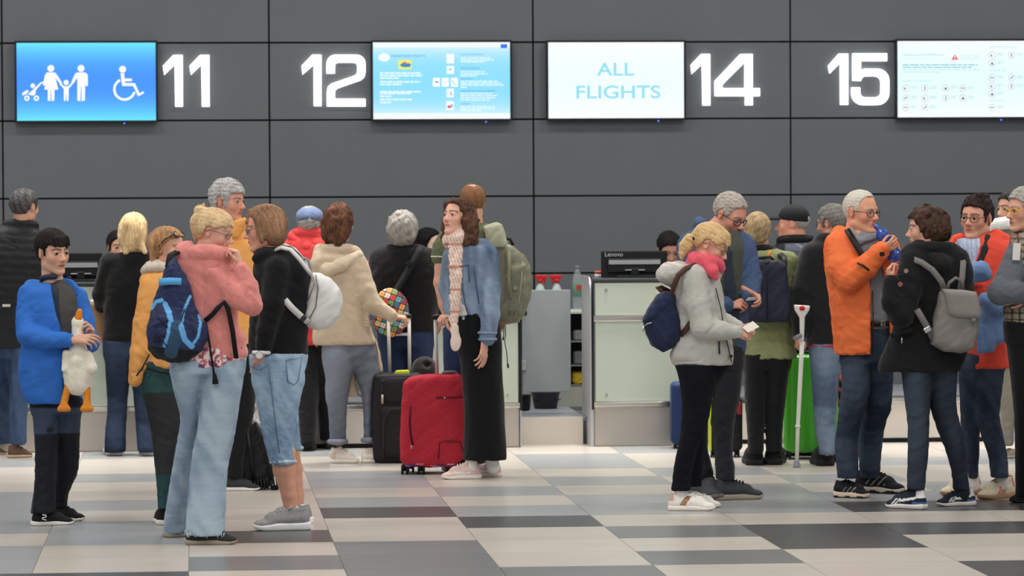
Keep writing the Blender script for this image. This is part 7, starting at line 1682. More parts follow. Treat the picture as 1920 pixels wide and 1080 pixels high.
def p_cap():
    f = Fig(1496, 852, (854, 854)); r = f.empty('person', 'man in a black baseball cap and grey and black jacket, looking left', 'person')
    h = Head(f, 1487, 420, 67, -104, 0, 0); HF = head_field(h, old=.7, fat=.4)
    T = [(452, 1462, 1530, 2, 22), (468, 1452, 1544, 0, 34), (520, 1452, 1544, 0, 40), (600, 1454, 1540, 0, 42), (650, 1456, 1538, 0, 42)]
    aR = [(1532, 480, 6, 20), (1540, 550, 8, 18), (1530, 610, 10, 14)]; aL = [(1464, 480, -4, 21), (1458, 550, -6, 18), (1456, 600, -4, 14)]
    Lg = [(640, 1458, 1500, 0, 38), (740, 1462, 1500, 0, 30), (850, 1466, 1494, 0, 20)]; Rg = [(640, 1492, 1538, 0, 38), (740, 1498, 1534, 0, 30), (850, 1502, 1530, 0, 20)]
    trousers(f, [Lg, Rg], None, CLOTH, (46, 46, 50), seed=75, h=2.6)
    xb = f.P(1470, 500)[0]
    def jc(V):
        c = np.tile(L(78, 86, 100), (len(V), 1)); c[V[:, 0] < xb] = L(26, 27, 30); st = np.abs((V[:, 2] - f.P(1500, 462)[2]) + .55 * (V[:, 0] - f.P(1500, 462)[0])) ; c[(st < 3) & (V[:, 0] > xb)] = L(120, 126, 136); return c
    jacket(f, T, [aL, aR], SHELL, jc, amp=1.4, seed=76, h=2.2)
    F = Field(); f.ring(F, (1494, 452, 2), 30, 20, 8, -4, 5); f.mesh('collar', F, 1.8, SHELL, L(24, 24, 26))
    tone = (212, 150, 126); hd = [hand_shapes(f.P(1530, 612, 10), (0, 0, -1), (-1, 0, 0), 46, 1), hand_shapes(f.P(1456, 604, -4), (0, 0, -1), (1, 0, 0), 46, -1)]
    body(f, r, h, HF, (1494, 456, 2, 20), head_paint(h, tone, (150, 140, 130), (180, 106, 100), .5), hd, (), core_of(T, [aL, aR], [Lg, Rg]), tone, neck_r=.24)
    eyes(h, f, r)
    H_ = hair_cap(h, .02, [(.1, .1), (.075, -.10), (.065, .07), (-.02, .15), (-.11, .10), (-.14, -.06), (-.19, -.21), (-.36, -.27), (-.8, -.2), (-.8, .2), (.1, .2)]); f.mesh('hair', H_, 1.4, HAIRS, hair_col(h, (168, 160, 154), (120, 112, 106), 12, 1))
    CP_ = mat('cap_black', L(25, 26, 30), rough=.8, bump=.1, bscale=400)
    F = Field().add(h.ell((0, -.03, .16), (.365, .455, .40))); F.sub(h.half((0, 0, .09), (0, -.14, 1)), .02 * h.H); F.sub(h.ell((0, -.5, .16), (.13, .12, .09)), .02 * h.H); o = f.mesh('cap', F, 1.2, CP_)
    F = Field().add(h.ell((0, .52, .13), (.29, .36, .12))); F.sub(h.ell((0, .46, .02), (.36, .50, .13)), .01 * h.H); f.mesh('cap_peak', F, 1.1, CP_, None, o)
    b = MB(); b.tube([h.p(-.18, .78, .15), h.p(0, .885, .14), h.p(.18, .78, .15)], 2.0, 6); f.mb('peak_trim', b, mat('trim_white', L(220, 220, 222), rough=.6), o)
    for a in (1480, 1516): shoe(f, r, (a, 854), (a - 3, 847), (30, 30, 32), (50, 50, 52), None, .25, 1, .12, h=1.8)
p_cap()
def p_crutch():
    f = Fig(1545, 872, (874, 867)); r = f.empty('person', 'grey-haired man in a black fleece and faded jeans leaning on a crutch, back turned', 'person')
    h = Head(f, 1561, 419, 67, -128, 4, 0); HF = head_field(h, old=.8)
    T = [(446, 1534, 1590, 2, 22), (464, 1508, 1604, 0, 36), (520, 1504, 1602, 0, 42), (600, 1506, 1594, 0, 44), (646, 1514, 1588, 0, 44)]
    aL = [(1524, 482, -6, 26), (1508, 545, -14, 23), (1504, 600, -20, 20), (1500, 622, -24, 15)]; aR = [(1596, 482, 16, 22), (1604, 560, 26, 20), (1596, 620, 24, 15)]
    Lg = [(640, 1517, 1574, -2, 40), (749, 1524, 1568, -4, 33), (802, 1528, 1567, -4, 29), (848, 1535, 1567, -4, 26), (852, 1535, 1567, -4, 26)]; Rg = [(640, 1530, 1580, 12, 40), (749, 1534, 1570, 14, 30), (850, 1538, 1566, 14, 24)]
    trousers(f, [Lg, Rg], [(640, 1518, 1582, 0, 40), (670, 1519, 1578, 2, 40)], DENIM, jeans_col((70, 86, 110), (106, 124, 146), 5), seed=81, h=2.0)
    F = Field().add(f.loft([(645, 1513, 1589, 0, 45), (651, 1514, 1588, 0, 45)])); f.mesh('red_hem', F, 1.8, CLOTH, L(170, 34, 48))
    jacket(f, T, [aL, aR], FLEECE, (27, 27, 29), amp=1.4, seed=82, h=2.1, extra=lambda F: f.ring(F, (1566, 450, 2), 30, 22, 10, -4, 5), name='fleece')
    tone = (206, 148, 126); hd = [hand_shapes(f.P(1497, 624, -26), (-.1, -.25, -1), (.9, .3, 0), 50, -1, (60, 65, 68, 70), 3, (25, 20)), hand_shapes(f.P(1596, 624, 24), (0, 0, -1), (-1, 0, 0), 48, 1)]
    body(f, r, h, HF, (1566, 452, 2, 20), head_paint(h, tone), hd, (), core_of(T, [aL, aR], [Lg, Rg]), tone, neck_r=.23)
    eyes(h, f, r); glasses(h, f, r, R=.09, th=.009)
    H_ = hair_cap(h, .07); H_.bend(strand(h, .014, 26, 4, 3)); f.mesh('hair', H_, 1.4, HAIRS, hair_col(h, (136, 132, 126), (70, 68, 66), 11, .7))
    shoe(f, r, (1549, 874), (1536, 867), (24, 24, 26), (28, 28, 30), None, .23, .85, .12, h=1.5); shoe(f, r, (1556, 867), (1560, 860), (24, 24, 26), (28, 28, 30), None, .23, .85, .12, h=1.5)
    g = Fig(1494, 877); o = g.empty('crutch', 'white forearm crutch with a red dot on its cuff and grey rubber tip', 'crutch')
    W = mat('crutch_white', L(214, 212, 208), rough=.4)
    b = MB(); b.tube([g.P(1494, 866), g.P(1496, 799), g.P(1499, 740), g.P(1502, 680), g.P(1504, 640)], [3.6, 3.8, 4.2, 4.4, 4.6], 10); b.tube([g.P(1495.5, 802), g.P(1496, 797)], 5.2, 10); g.mb('shaft', b, W)
    F = Field().add(g.pil([(1488, 571), (1519, 573), (1517, 582), (1509, 594), (1507, 640), (1500, 640), (1499, 596), (1490, 582)], -7, 7, 4)); g.mesh('forearm_cuff', F, 1.2, W)
    F = Field().add(g.ell((1504, 578, -8), (6, 2.5, 5))); g.mesh('red_dot', F, 1.0, mat('crutch_red', L(196, 30, 44), rough=.4))
    b = MB(); b.tube([g.P(1503, 628), g.P(1490, 634, -26)], 4.2, 8); g.mb('hand_grip', b, mat('grip_grey', L(120, 120, 126), rough=.7))
    q = g.P(1494, 877); b = MB(); b.lathe([(7, 0), (7, 3), (5.2, 12), (4.4, 14)], (q[0], q[1], 0), 14); g.mb('rubber_tip', b, mat('rubber_lilac', L(140, 138, 150), rough=.7))
p_crutch()
def p_orange():
    f = Fig(1612, 932, (932, 924)); r = f.empty('person', 'white-haired man in a bright orange jacket drinking from a blue bottle', 'person')
    h = Head(f, 1614, 399, 78, 48, 2, 0); HF = head_field(h, old=.8, fat=.5, wide=1.03, jaw=1.1)
    T = [(428, 1576, 1650, 2, 24), (446, 1554, 1668, 0, 38), (490, 1545, 1682, 0, 46), (550, 1553, 1684, 0, 48), (610, 1560, 1684, 0, 48), (664, 1565, 1680, 0, 48)]
    aR = [(1572, 462, -16, 27), (1578, 500, -36, 28), (1592, 523, -52, 25), (1624, 500, -62, 22), (1648, 474, -70, 17), (1654, 468, -72, 15)]; aL = [(1664, 462, 12, 22), (1682, 520, 16, 20), (1688, 580, 14, 18), (1684, 630, 6, 14)]
    Lg = [(655, 1576, 1634, -4, 38), (719, 1578, 1632, -6, 40), (760, 1574, 1625, -6, 36), (791, 1571, 1615, -6, 33), (835, 1565, 1609, -6, 30), (880, 1569, 1609, -6, 28), (896, 1570, 1608, -6, 28)]
    Rg = [(650, 1616, 1678, 10, 44), (700, 1622, 1675, 10, 40), (766, 1618, 1671, 8, 36), (790, 1614, 1662, 8, 33), (829, 1609, 1655, 6, 30), (870, 1611, 1651, 6, 28), (895, 1612, 1650, 6, 28)]
    trousers(f, [Lg, Rg], [(606, 1588, 1672, 0, 36), (640, 1580, 1676, 0, 38), (680, 1573, 1677, 2, 42)], DENIM, jeans_col((40, 50, 66), (66, 79, 98), 5), amp=1.2, lx=26, lz=20, seed=85, h=1.9)
    SH = [(430, 1596, 1648, 0, 18), (450, 1588, 1660, -1, 30), (520, 1582, 1674, -1, 36), (580, 1584, 1678, -2, 38), (604, 1586, 1674, -1, 37), (618, 1588, 1672, -1, 36)]
    jacket(f, SH, (), CLOTH, (116, 122, 130), amp=1.2, seed=86, name='shirt', h=2.0)
    b = MB(); f.strap([(1630, 606, -41), (1650, 607, -41), (1666, 606, -32), (1674, 606, -18)], (0, -1, 0), 10, 3, b); f.mb('belt', b, mat('belt_dark', L(40, 34, 32), rough=.5)); b = MB(); b.box(f.P(1656, 606, -41), (9, 3, 11), None, 1); f.mb('belt_buckle', b, METAL)
    F = Field(); F.add(f.cap((1596, 432, -18), (1612, 452, -34), 6, 7, ((0, 1, 0), .6))); F.add(f.cap((1612, 452, -34), (1632, 444, -34), 6, 7, ((0, 1, 0), .6)), 3); F.add(f.cap((1632, 446, -34), (1650, 440, -20), 7, 6, ((0, 1, 0), .6)), 2); f.mesh('shirt_collar', F, 1.5, CLOTH, L(130, 136, 142))
    OR_ = (252, 104, 24)
    def ex(F): f.ring(F, (1606, 440, 6), 40, 26, 8, -10, 6, a0=-30, a1=220); F.add(f.cap((1574, 436, -6), (1592, 446, -24), 12, 10), 8)
    jk = jacket(f, T, [aR, aL], SHELL, OR_, amp=1.8, lx=32, lz=34, seed=88, h=1.9, ka=10, extra=ex, precut=lambda F: F.sub(f.pil([(1600, 425), (1644, 425), (1654, 470), (1666, 540), (1678, 680), (1636, 680), (1636, 540), (1616, 480)], -150, -6, 3)))
    b = MB(); f.strap([(1607, 493, -86), (1618, 498, -86), (1630, 507, -84)], (0, -1, .3), 4, 1.5, b); b.tube([f.P(*p) for p in ((1636, 545, -50), (1637, 600, -50), (1634, 664, -48))], 1.3, 5); f.mb('zip', b, mat('zip_brown', L(60, 44, 36), rough=.6), jk)
    b = MB(); f.strap([(1588, 430, -30), (1600, 450, -46), (1614, 474, -54), (1626, 490, -56)], (0, -1, .2), 11, 2.5, b); f.mb('black_strap', b, BLK); b = MB(); b.box(f.P(1654, 476, -88), (9, 3, 7), None, .6); f.mb('cuff_tab', b, BLK, jk)
    tone = (220, 158, 130)
    hd = hand_shapes(f.P(1650, 470, -76), (.80, -.05, .40), (-.1, .95, .25), 54, 1, ((45, 60, 30), (48, 62, 30), (52, 64, 30), (55, 66, 30)), 2, (40, 25)); hl = hand_shapes(f.P(1684, 634, 4), (-.3, 0, -1), (0, -1, 0), 52, -1)
    body(f, r, h, HF, (1606, 440, 4, 23), head_paint(h, tone, (196, 176, 150), (190, 112, 102), .8), [hd, hl], (), core_of(T, [aR, aL], [Lg, Rg]), tone, neck_r=.25)
    eyes(h, f, r, (100, 120, 130), (.1, 0)); glasses(h, f, r, R=.088, th=.0085, rect=.98, y=-.005)
    H_ = hair_cap(h, .028, [(.47, .40), (.26, .40), (.18, .26), (.16, .08), (.12, -.08), (.075, -.10), (.065, .07), (-.02, .15), (-.11, .10), (-.14, -.06), (-.19, -.21), (-.36, -.27), (-.8, -.2), (-.8, .9), (.6, .9)], top=.03); H_.bend(curls(h, .009, .07, 7)); f.mesh('hair', H_, 1.2, HAIRS, hair_col(h, (206, 200, 186), (166, 154, 140), 13, .7, mix=.35))
    def st(q, c):
        c = c.copy(); m = (np.abs(np.sin((q[:, 0] * 1.0 - q[:, 2] * .9) * 24)) < .3) & (q[:, 0] > .28) & (q[:, 0] < .68) & (q[:, 2] > .14) & (q[:, 2] < .30); c[m] = L(150, 152, 148); return c
    def so(q, c):
        c = c.copy(); w_ = .045 + .018 * np.sin(q[:, 0] * 18); c[q[:, 2] < w_] = L(34, 34, 36); return c
    shoe(f, r, (1565, 932), (1631, 934), (26, 27, 30), (216, 196, 170), (34, 34, 36), .24, 1.35, .16, colf=st, solef=so); shoe(f, r, (1604, 922), (1697, 926), (26, 27, 30), (206, 192, 170), (34, 34, 36), .19, 1.15, .12, colf=st, solef=so)
    g = Fig(1612, 932); o = g.empty('drink_bottle', 'crumpled blue plastic bottle at the mouth of the man in orange', 'bottle')
    BM = mat('bottle_blue', L(58, 112, 220), rough=.1, spec=.6, trans=.5, coat=.4)
    F = Field(); g.chain(F, [(1646, 428, -58, 4.5), (1650, 432, -58, 5), (1654, 440, -56, 12), (1662, 452, -52, 13), (1670, 466, -50, 12), (1677, 478, -50, 14)], 3); F.bend(wrinkle(.8, 9, 6, 3)); g.mesh('bottle_body', F, 1.1, BM)
    F = Field().add(g.cap((1643, 425, -58), (1647, 429, -58), 5, 5)); g.mesh('bottle_neck', F, .9, BM)
p_orange()
def p_coat():
    f = Fig(1744, 952, (953, 948)); r = f.empty('person', 'curly brown-haired woman in a long black hooded coat with a grey backpack', 'person')
    h = Head(f, 1738, 430, 78, -96, 2, 0); HF = head_field(h, fem=True, nose=.9, wide=.97)
    T = [(456, 1708, 1780, 2, 24), (474, 1690, 1812, 0, 38), (530, 1682, 1826, 0, 46), (590, 1680, 1824, 0, 46), (640, 1664, 1818, 0, 48), (688, 1646, 1806, 0, 50), (696, 1646, 1804, 0, 50)]
    aL = [(1716, 492, -24, 28), (1700, 550, -42, 26), (1690, 592, -52, 23), (1672, 566, -56, 19), (1672, 530, -50, 16)]; aR = [(1730, 492, 34, 25), (1714, 560, 46, 21), (1692, 556, 34, 16)]
    Lg = [(680, 1688, 1748, -8, 40), (756, 1697, 1744, -8, 36), (797, 1702, 1742, -8, 32), (845, 1702, 1741, -8, 28), (890, 1701, 1736, -8, 24), (918, 1700, 1734, -8, 23)]
    Rg = [(680, 1736, 1796, 4, 40), (760, 1744, 1793, 4, 36), (804, 1757, 1803, 2, 32), (845, 1773, 1810, 0, 28), (892, 1785, 1815, 0, 24), (918, 1787, 1816, 0, 23)]
    trousers(f, [Lg, Rg], None, DENIM, jeans_col((38, 45, 56), (56, 66, 80), 7), amp=1.2, lx=24, lz=18, seed=91, h=1.9)
    def ex(F): F.add(f.ell((1764, 482, 6), (50, 34, 24)), 10); f.ring(F, (1746, 470, 0), 42, 30, 10, -6, 8); F.add(f.cap((1700, 476, -18), (1720, 470, -22), 11, 9), 8)
    jk = jacket(f, T, [aL, aR], CLOTH, (25, 25, 27), amp=1.7, lx=36, lz=34, seed=92, h=2.0, extra=ex, name='coat')
    hood_piece(f, [f.cap((1726, 470, -10), (1764, 496, -36), 22, 18), f.cap((1764, 496, -36), (1800, 480, -6), 18, 14), f.cap((1726, 470, -8), (1740, 458, 10), 18, 13)], CLOTH, (28, 28, 30), 6)
    b = MB()
    for q in ((1699, 508, -66), (1688, 533, -74)): b.tube([f.P(*q), f.P(q[0], q[1], q[2] - 4)], 4.2, 12)
    f.mb('sleeve_badge', b, mat('badge_metal', L(150, 140, 130), rough=.4, metal=.5), jk)
    b = MB(); b.tube([f.P(1688, 533, -78), f.P(1688, 533, -80)], 2.6, 10); f.mb('badge_red', b, mat('badge_red', L(190, 50, 44), rough=.5), jk)
    b = MB(); f.strap([(1670, 630, -52), (1690, 622, -54), (1712, 618, -54)], (0, -1, 0), 10, 3, b); f.mb('pocket_flap', b, mat('coat_flap', L(30, 30, 32), rough=.9), jk); b = MB(); b.tube([f.P(1691, 632, -56), f.P(1691, 644, -56)], 1.4, 6); f.mb('zip_pull', b, METAL, jk)
    tone = (218, 164, 142); hd = hand_shapes(f.P(1672, 528, -50), (-.3, .1, 1), (.9, .2, .2), 48, -1, (50, 60, 62, 64), 3, (25, 20)); hd2 = hand_shapes(f.P(1690, 552, 34), (-1, 0, .4), (0, 0, -1), 46, 1, (40, 50, 50, 55))
    body(f, r, h, HF, (1750, 470, 2, 18), head_paint(h, tone, (80, 54, 40), (188, 110, 104), .5), [hd, hd2], (), core_of(T, [aL, aR], [Lg, Rg]), tone, neck_r=.18)
    eyes(h, f, r, (80, 70, 60))
    H_ = hair_cap(h, .09, [(.50, .28), (.34, .28), (.26, .22), (.20, .06), (.15, -.14), (.06, -.18), (.0, -.32), (-.3, -.40), (-.8, -.3), (-.8, .9), (.6, .9)]); H_.add(h.ell((0, -.22, .02), (.38, .34, .40)), .08 * h.H)
    H_.bend(curls(h, .03, .24, 4)); H_.bend(curls(h, .010, .1, 9)); f.mesh('hair', H_, 1.3, HAIRF, hair_col(h, (84, 58, 44), (46, 32, 26), 9, .8))
    def lg(q, c):
        c = c.copy(); m = (np.abs(q[:, 2] - (.16 + .18 * (.62 - q[:, 0]) )) < .028) & (q[:, 0] < .56) & (q[:, 0] > .16); c[m] = L(226, 226, 226)
        m = (np.abs((q[:, 0] - .68) + (q[:, 2] - .16) * .8) < .022) | (np.abs((q[:, 0] - .60) + (q[:, 2] - .16) * .8) < .02); c[m & (q[:, 2] > .10) & (q[:, 2] < .22)] = L(226, 226, 226)
        c[(q[:, 0] < .17) & (q[:, 2] > .24)] = L(214, 214, 216); c[(q[:, 0] < .24) & (q[:, 2] < .16)] = L(76, 110, 160); return c
    shoe(f, r, (1735, 955), (1661, 951), (30, 36, 50), (216, 210, 204), (26, 30, 40), .21, 1.25, .11, colf=lg); shoe(f, r, (1828, 947), (1755, 949), (30, 36, 50), (216, 210, 204), (26, 30, 40), .21, 1.25, .11, colf=lg)
    sock(f, [(1720, 906, -14, 14), (1720, 930, -14, 13)], (40, 42, 50)); sock(f, [(1804, 906, 44, 13), (1806, 926, 44, 12)], (40, 42, 50))
    g = Fig(1744, 952); o = g.empty('backpack', 'grey leather-look backpack with a wide flap on the black coat', 'backpack')
    GC = (112, 108, 104)
    F = Field().add(g.pil([(1762, 546), (1800, 542), (1828, 548), (1834, 590), (1832, 630), (1824, 656), (1800, 662), (1768, 658), (1746, 646), (1750, 600)], -86, -30, 18)); F.bend(wrinkle(1.2, 44, 40, 4)); g.mesh('pack_body', F, 1.8, LEATHER, noisecol(GC, .1, .04, 3))
    F = Field().add(g.pil([(1764, 541), (1800, 543), (1829, 547), (1834, 560), (1839, 592), (1832, 599), (1790, 596), (1776, 590), (1772, 570)], -94, -40, 12)); g.mesh('flap', F, 1.6, LEATHER, noisecol((120, 116, 111), .08, .04, 5))
    SG = mat('strap_grey', L(112, 110, 108), rough=.6)
    b = MB(); g.strap([(1772, 545, -66), (1764, 526, -70), (1748, 506, -68), (1728, 492, -58), (1712, 486, -48)], (-.3, -.9, .3), 11, 3, b); g.mb('shoulder_strap', b, SG)
    b = MB(); g.strap([(1800, 546, -60), (1804, 520, -56), (1806, 492, -36), (1800, 478, -10)], (.1, -.9, .3), 11, 3, b); g.mb('shoulder_strap', b, SG)
    b = MB(); g.strap([(1752, 640, -62), (1744, 622, -66), (1732, 602, -68), (1719, 580, -66)], (-.4, -.9, .1), 12, 3, b); g.mb('lower_strap', b, SG)
    b = MB(); b.box(g.P(1739, 618, -70), (13, 3, 10), Matrix.Rotation(-.5, 3, 'Y'), 1); g.mb('buckle', b, METAL)
    b = MB(); g.strap([(1775, 544, -64), (1780, 530, -66), (1792, 521, -66), (1803, 526, -64), (1806, 544, -62)], (0, -1, .1), 6, 3, b); g.mb('grab_loop', b, SG)
    b = MB(); g.strap([(1826, 597, -94), (1826, 606, -93)], (0, -1, 0), 8, 3, b); g.mb('flap_tab', b, SG)
p_coat()
def p_redorange():
    f = Fig(1850, 934, (928, 935)); r = f.empty('person', 'short-haired woman with round glasses in a red-orange jacket, arms folded', 'person')
    h = Head(f, 1832, 410, 77, -36, 0, -2); HF = head_field(h, fem=True, fat=.7, wide=1.06, jaw=1.08, nose=.9)
    T = [(440, 1796, 1876, 4, 24), (458, 1778, 1896, 2, 38), (500, 1778, 1900, 0, 46), (560, 1790, 1900, 0, 48), (620, 1800, 1900, 0, 48), (690, 1804, 1898, 0, 48)]
    aL = [(1884, 480, -10, 28), (1888, 540, -30, 27), (1876, 570, -52, 25), (1842, 556, -64, 20), (1812, 546, -60, 16)]; aR = [(1786, 482, 8, 24), (1790, 540, -6, 22), (1816, 566, -40, 20), (1850, 566, -50, 17)]
    Lg = [(670, 1796, 1850, -2, 42), (752, 1800, 1846, -2, 36), (797, 1802, 1838, -2, 32), (850, 1810, 1836, -2, 25), (892, 1814, 1834, -2, 22), (897, 1814, 1835, -2, 22)]
    Rg = [(670, 1820, 1886, 0, 42), (720, 1824, 1880, 0, 39), (775, 1829, 1874, 0, 35), (816, 1840, 1881, 0, 31), (860, 1854, 1889, 0, 26), (895, 1858, 1891, 0, 24)]
    trousers(f, [Lg, Rg], [(660, 1798, 1888, 0, 46), (690, 1798, 1886, 0, 44)], DENIM, jeans_col((38, 47, 62), (66, 78, 96), 9), amp=1.2, lx=24, lz=19, seed=95, h=1.9)
    def stc(V):
        u = np.sin(V[:, 0] * 1.3); c = np.tile(L(176, 188, 210), (len(V), 1)); c[u > .3] = L(140, 158, 192); return c
    jacket(f, [(446, 1796, 1856, -4, 20), (462, 1788, 1866, -5, 32), (520, 1792, 1866, -6, 38), (640, 1806, 1870, -4, 40)], (), CLOTH, stc, amp=.8, seed=96, h=2.0, name='striped_shirt')
    F = Field(); F.add(f.cap((1798, 452, -20), (1808, 474, -36), 5, 4, ((0, 1, 0), .6))); F.add(f.cap((1838, 450, -20), (1822, 480, -38), 6, 4, ((0, 1, 0), .6)), 2); f.mesh('shirt_collar', F, 1.5, CLOTH, L(150, 164, 192))
    def ex(F): f.ring(F, (1840, 452, 8), 46, 28, 10, -8, 6, a0=-40, a1=210); F.add(f.cap((1868, 440, -4), (1858, 480, -30), 12, 11), 8); F.add(f.ell((1878, 462, 8), (20, 22, 22)), 8)
    jk = jacket(f, T, [aR, aL], SHELL, (232, 66, 34), amp=1.9, lx=32, lz=34, seed=98, h=1.9, extra=ex, precut=lambda F: F.sub(f.pil([(1790, 430), (1846, 430), (1840, 470), (1826, 512), (1812, 530), (1796, 500)], -150, -8, 3)))
    F = Field(); f.chain(F, [(1852, 444, -22, 6), (1846, 468, -38, 7), (1834, 500, -46, 7)], 3, ((0, 1, 0), .6)); f.mesh('jacket_lining', F, 1.6, CLOTH, L(48, 46, 48))
    tone = (216, 158, 132); hd = hand_shapes(f.P(1812, 546, -60), (-1, .2, .1), (0, .9, 0), 48, 1, (40, 45, 50, 52)); hd2 = hand_shapes(f.P(1852, 566, -50), (1, .2, 0), (0, .9, 0), 48, -1, (40, 45, 50, 52))
    body(f, r, h, HF, (1836, 452, 4, 22), head_paint(h, tone, (70, 50, 42), (190, 108, 100), .6), [hd, hd2], (), core_of(T, [aR, aL], [Lg, Rg]), tone, neck_r=.22)
    eyes(h, f, r, (80, 66, 50), (-.15, .05)); glasses(h, f, r, R=.096, th=.008, rect=.85)
    b = MB(); b.tube([h.p(.345, -.02, -.145), h.p(.36, -.02, -.15)], 2, 8); f.mb('earring', b, METAL)
    H_ = hair_cap(h, .05, [(.47, .33), (.30, .30), (.22, .20), (.17, .04), (.12, -.10), (.075, -.10), (.065, .07), (-.02, .15), (-.11, .10), (-.12, -.2), (-.16, -.40), (-.36, -.36), (-.8, -.2), (-.8, .9), (.6, .9)], top=.06)
    rr = random.Random(4)
    for i in range(16): 
        a = rr.uniform(-.26, .26); fo = rr.uniform(-.3, .3); H_.add(h.cap((a * .8, fo * .8, .38), (a, fo + .05, .56 + rr.uniform(0, .05)), .07, .02), .05 * h.H)
    H_.bend(curls(h, .02, .12, 4)); f.mesh('hair', H_, 1.2, HAIRS, hair_col(h, (62, 44, 40), (26, 20, 20), 12, .6))
    def rs(q, c):
        c = c.copy()
        for k in (0, 1, 2): c[(np.abs(q[:, 0] - .40 - .085 * k + (q[:, 2] - .18) * .55) < .02) & (q[:, 2] > .11) & (q[:, 2] < .28)] = L(200, 50, 54)
        c[(q[:, 0] < .14) & (q[:, 2] > .22)] = L(196, 60, 60); return c
    shoe(f, r, (1898, 932), (1837, 937), (206, 192, 160), (164, 124, 88), (150, 134, 104), .23, 1.35, .12, colf=rs); shoe(f, r, (1838, 926), (1764, 930), (206, 192, 160), (164, 124, 88), None, .20, 1.25, .11, colf=rs)
    sock(f, [(1877, 884, -8, 13), (1880, 910, -8, 12)], (214, 206, 200)); sock(f, [(1824, 884, 70, 11), (1826, 910, 70, 11)], (214, 206, 200))
    g = Fig(1850, 934); o = g.empty('sweatshirt', 'pale blue sweatshirt draped over the folded arms of the red-orange jacket', 'sweatshirt')
    F = Field(); F.add(g.pil([(1810, 500), (1838, 488), (1852, 494), (1860, 512), (1846, 528), (1826, 530), (1822, 548), (1816, 540)], -96, -68, 10)); g.chain(F, [(1822, 520, -84, 10), (1838, 506, -92, 14), (1850, 516, -90, 10)], 5)
    F.add(g.pil([(1840, 572), (1880, 574), (1894, 600), (1896, 626), (1888, 640), (1868, 646), (1862, 660), (1832, 664), (1830, 600)], -84, -62, 9), 4); F.add(g.cap((1846, 560, -90), (1868, 576, -86), 12, 14), 8); F.bend(wrinkle(1.5, 20, 50, 6)); g.mesh('cloth', F, 1.7, WOOL, noisecol((106, 138, 186), .08, .06, 3))
p_redorange()
def p_plaid():
    f = Fig(1916, 952, (942, 955)); r = f.empty('person', 'man in a grey and tartan jacket with yellow-armed glasses at the right edge', 'person')
    h = Head(f, 1922, 395, 78, -66, 2, 0); HF = head_field(h, old=1, jaw=1.02)
    T = [(432, 1902, 1966, 4, 24), (450, 1894, 1994, 2, 40), (500, 1888, 2000, 0, 46), (560, 1880, 1998, 0, 48), (612, 1884, 1992, 0, 48)]
    aR = [(1910, 478, -8, 26), (1894, 520, -30, 26), (1876, 548, -48, 24), (1906, 548, -62, 20), (1946, 556, -62, 17)]; aL = [(1986, 478, 4, 26), (1996, 540, -10, 24), (1976, 570, -40, 20), (1930, 562, -52, 17)]
    Lg = [(604, 1882, 1940, 0, 44), (700, 1894, 1938, 0, 38), (790, 1902, 1934, 0, 30), (930, 1904, 1932, 0, 24)]; Rg = [(604, 1924, 1990, 6, 44), (700, 1934, 1984, 6, 38), (930, 1944, 1976, 8, 24)]
    trousers(f, [Lg, Rg], [(600, 1882, 1990, 0, 46), (640, 1884, 1988, 0, 46)], CLOTH, (28, 28, 31), seed=101, h=2.2)
    sx = f.P(1900, 500)
    def pl(V):
        c = np.tile(L(74, 80, 88), (len(V), 1)); m = (V[:, 1] < 14)
        u = np.sin(V[:, 0] * .5); v = np.sin(V[:, 2] * .5); p_ = np.tile(L(140, 134, 116), (len(V), 1)); p_[u > .55] = L(70, 68, 62); p_[v > .55] = L(66, 64, 60); p_[(u > .55) & (v > .55)] = L(30, 30, 32); p_[np.abs(np.sin(V[:, 0] * .5 + .8)) > .985] = L(160, 70, 50)
        return np.where(m[:, None], p_, c)
    jacket(f, T, (), CLOTH, pl, amp=1.2, seed=102, h=2.0, name='tartan_vest')
    jacket(f, None, [aR, aL], CLOTH, (84, 90, 98), amp=1.6, seed=103, h=2.0, name='sleeves')
    b = MB(); b.box(f.P(1906, 472, -48), (14, 2, 32), Matrix.Rotation(.06, 3, 'Y'), .6); f.mb('name_tag', b, mat('tag_white', L(222, 220, 216), rough=.6))
    tone = (214, 158, 134); hd = hand_shapes(f.P(1948, 556, -60), (1, .2, 0), (0, .9, 0), 50, -1); hd2 = hand_shapes(f.P(1926, 562, -54), (-1, -.1, .1), (0, .8, -.3), 50, 1)
    body(f, r, h, HF, (1930, 440, 4, 22), head_paint(h, tone, (150, 140, 130), (184, 106, 100), .6), [hd, hd2], (), core_of(T, [aR, aL], [Lg, Rg]), tone, neck_r=.23)
    eyes(h, f, r, (90, 100, 110)); glasses(h, f, r, m=FRY, R=.09, th=.011)
    H_ = hair_cap(h, .05, top=.04); H_.bend(curls(h, .018, .1, 7)); f.mesh('hair', H_, 1.3, HAIRS, hair_col(h, (176, 172, 164), (110, 106, 100), 12, .7))
    shoe(f, r, (1962, 940), (1893, 943), (26, 26, 28), (30, 30, 32), None, .21, 1.1, .1); shoe(f, r, (1975, 955), (1910, 956), (30, 28, 28), (60, 44, 36), None, .21, 1.1, .1)
p_plaid()
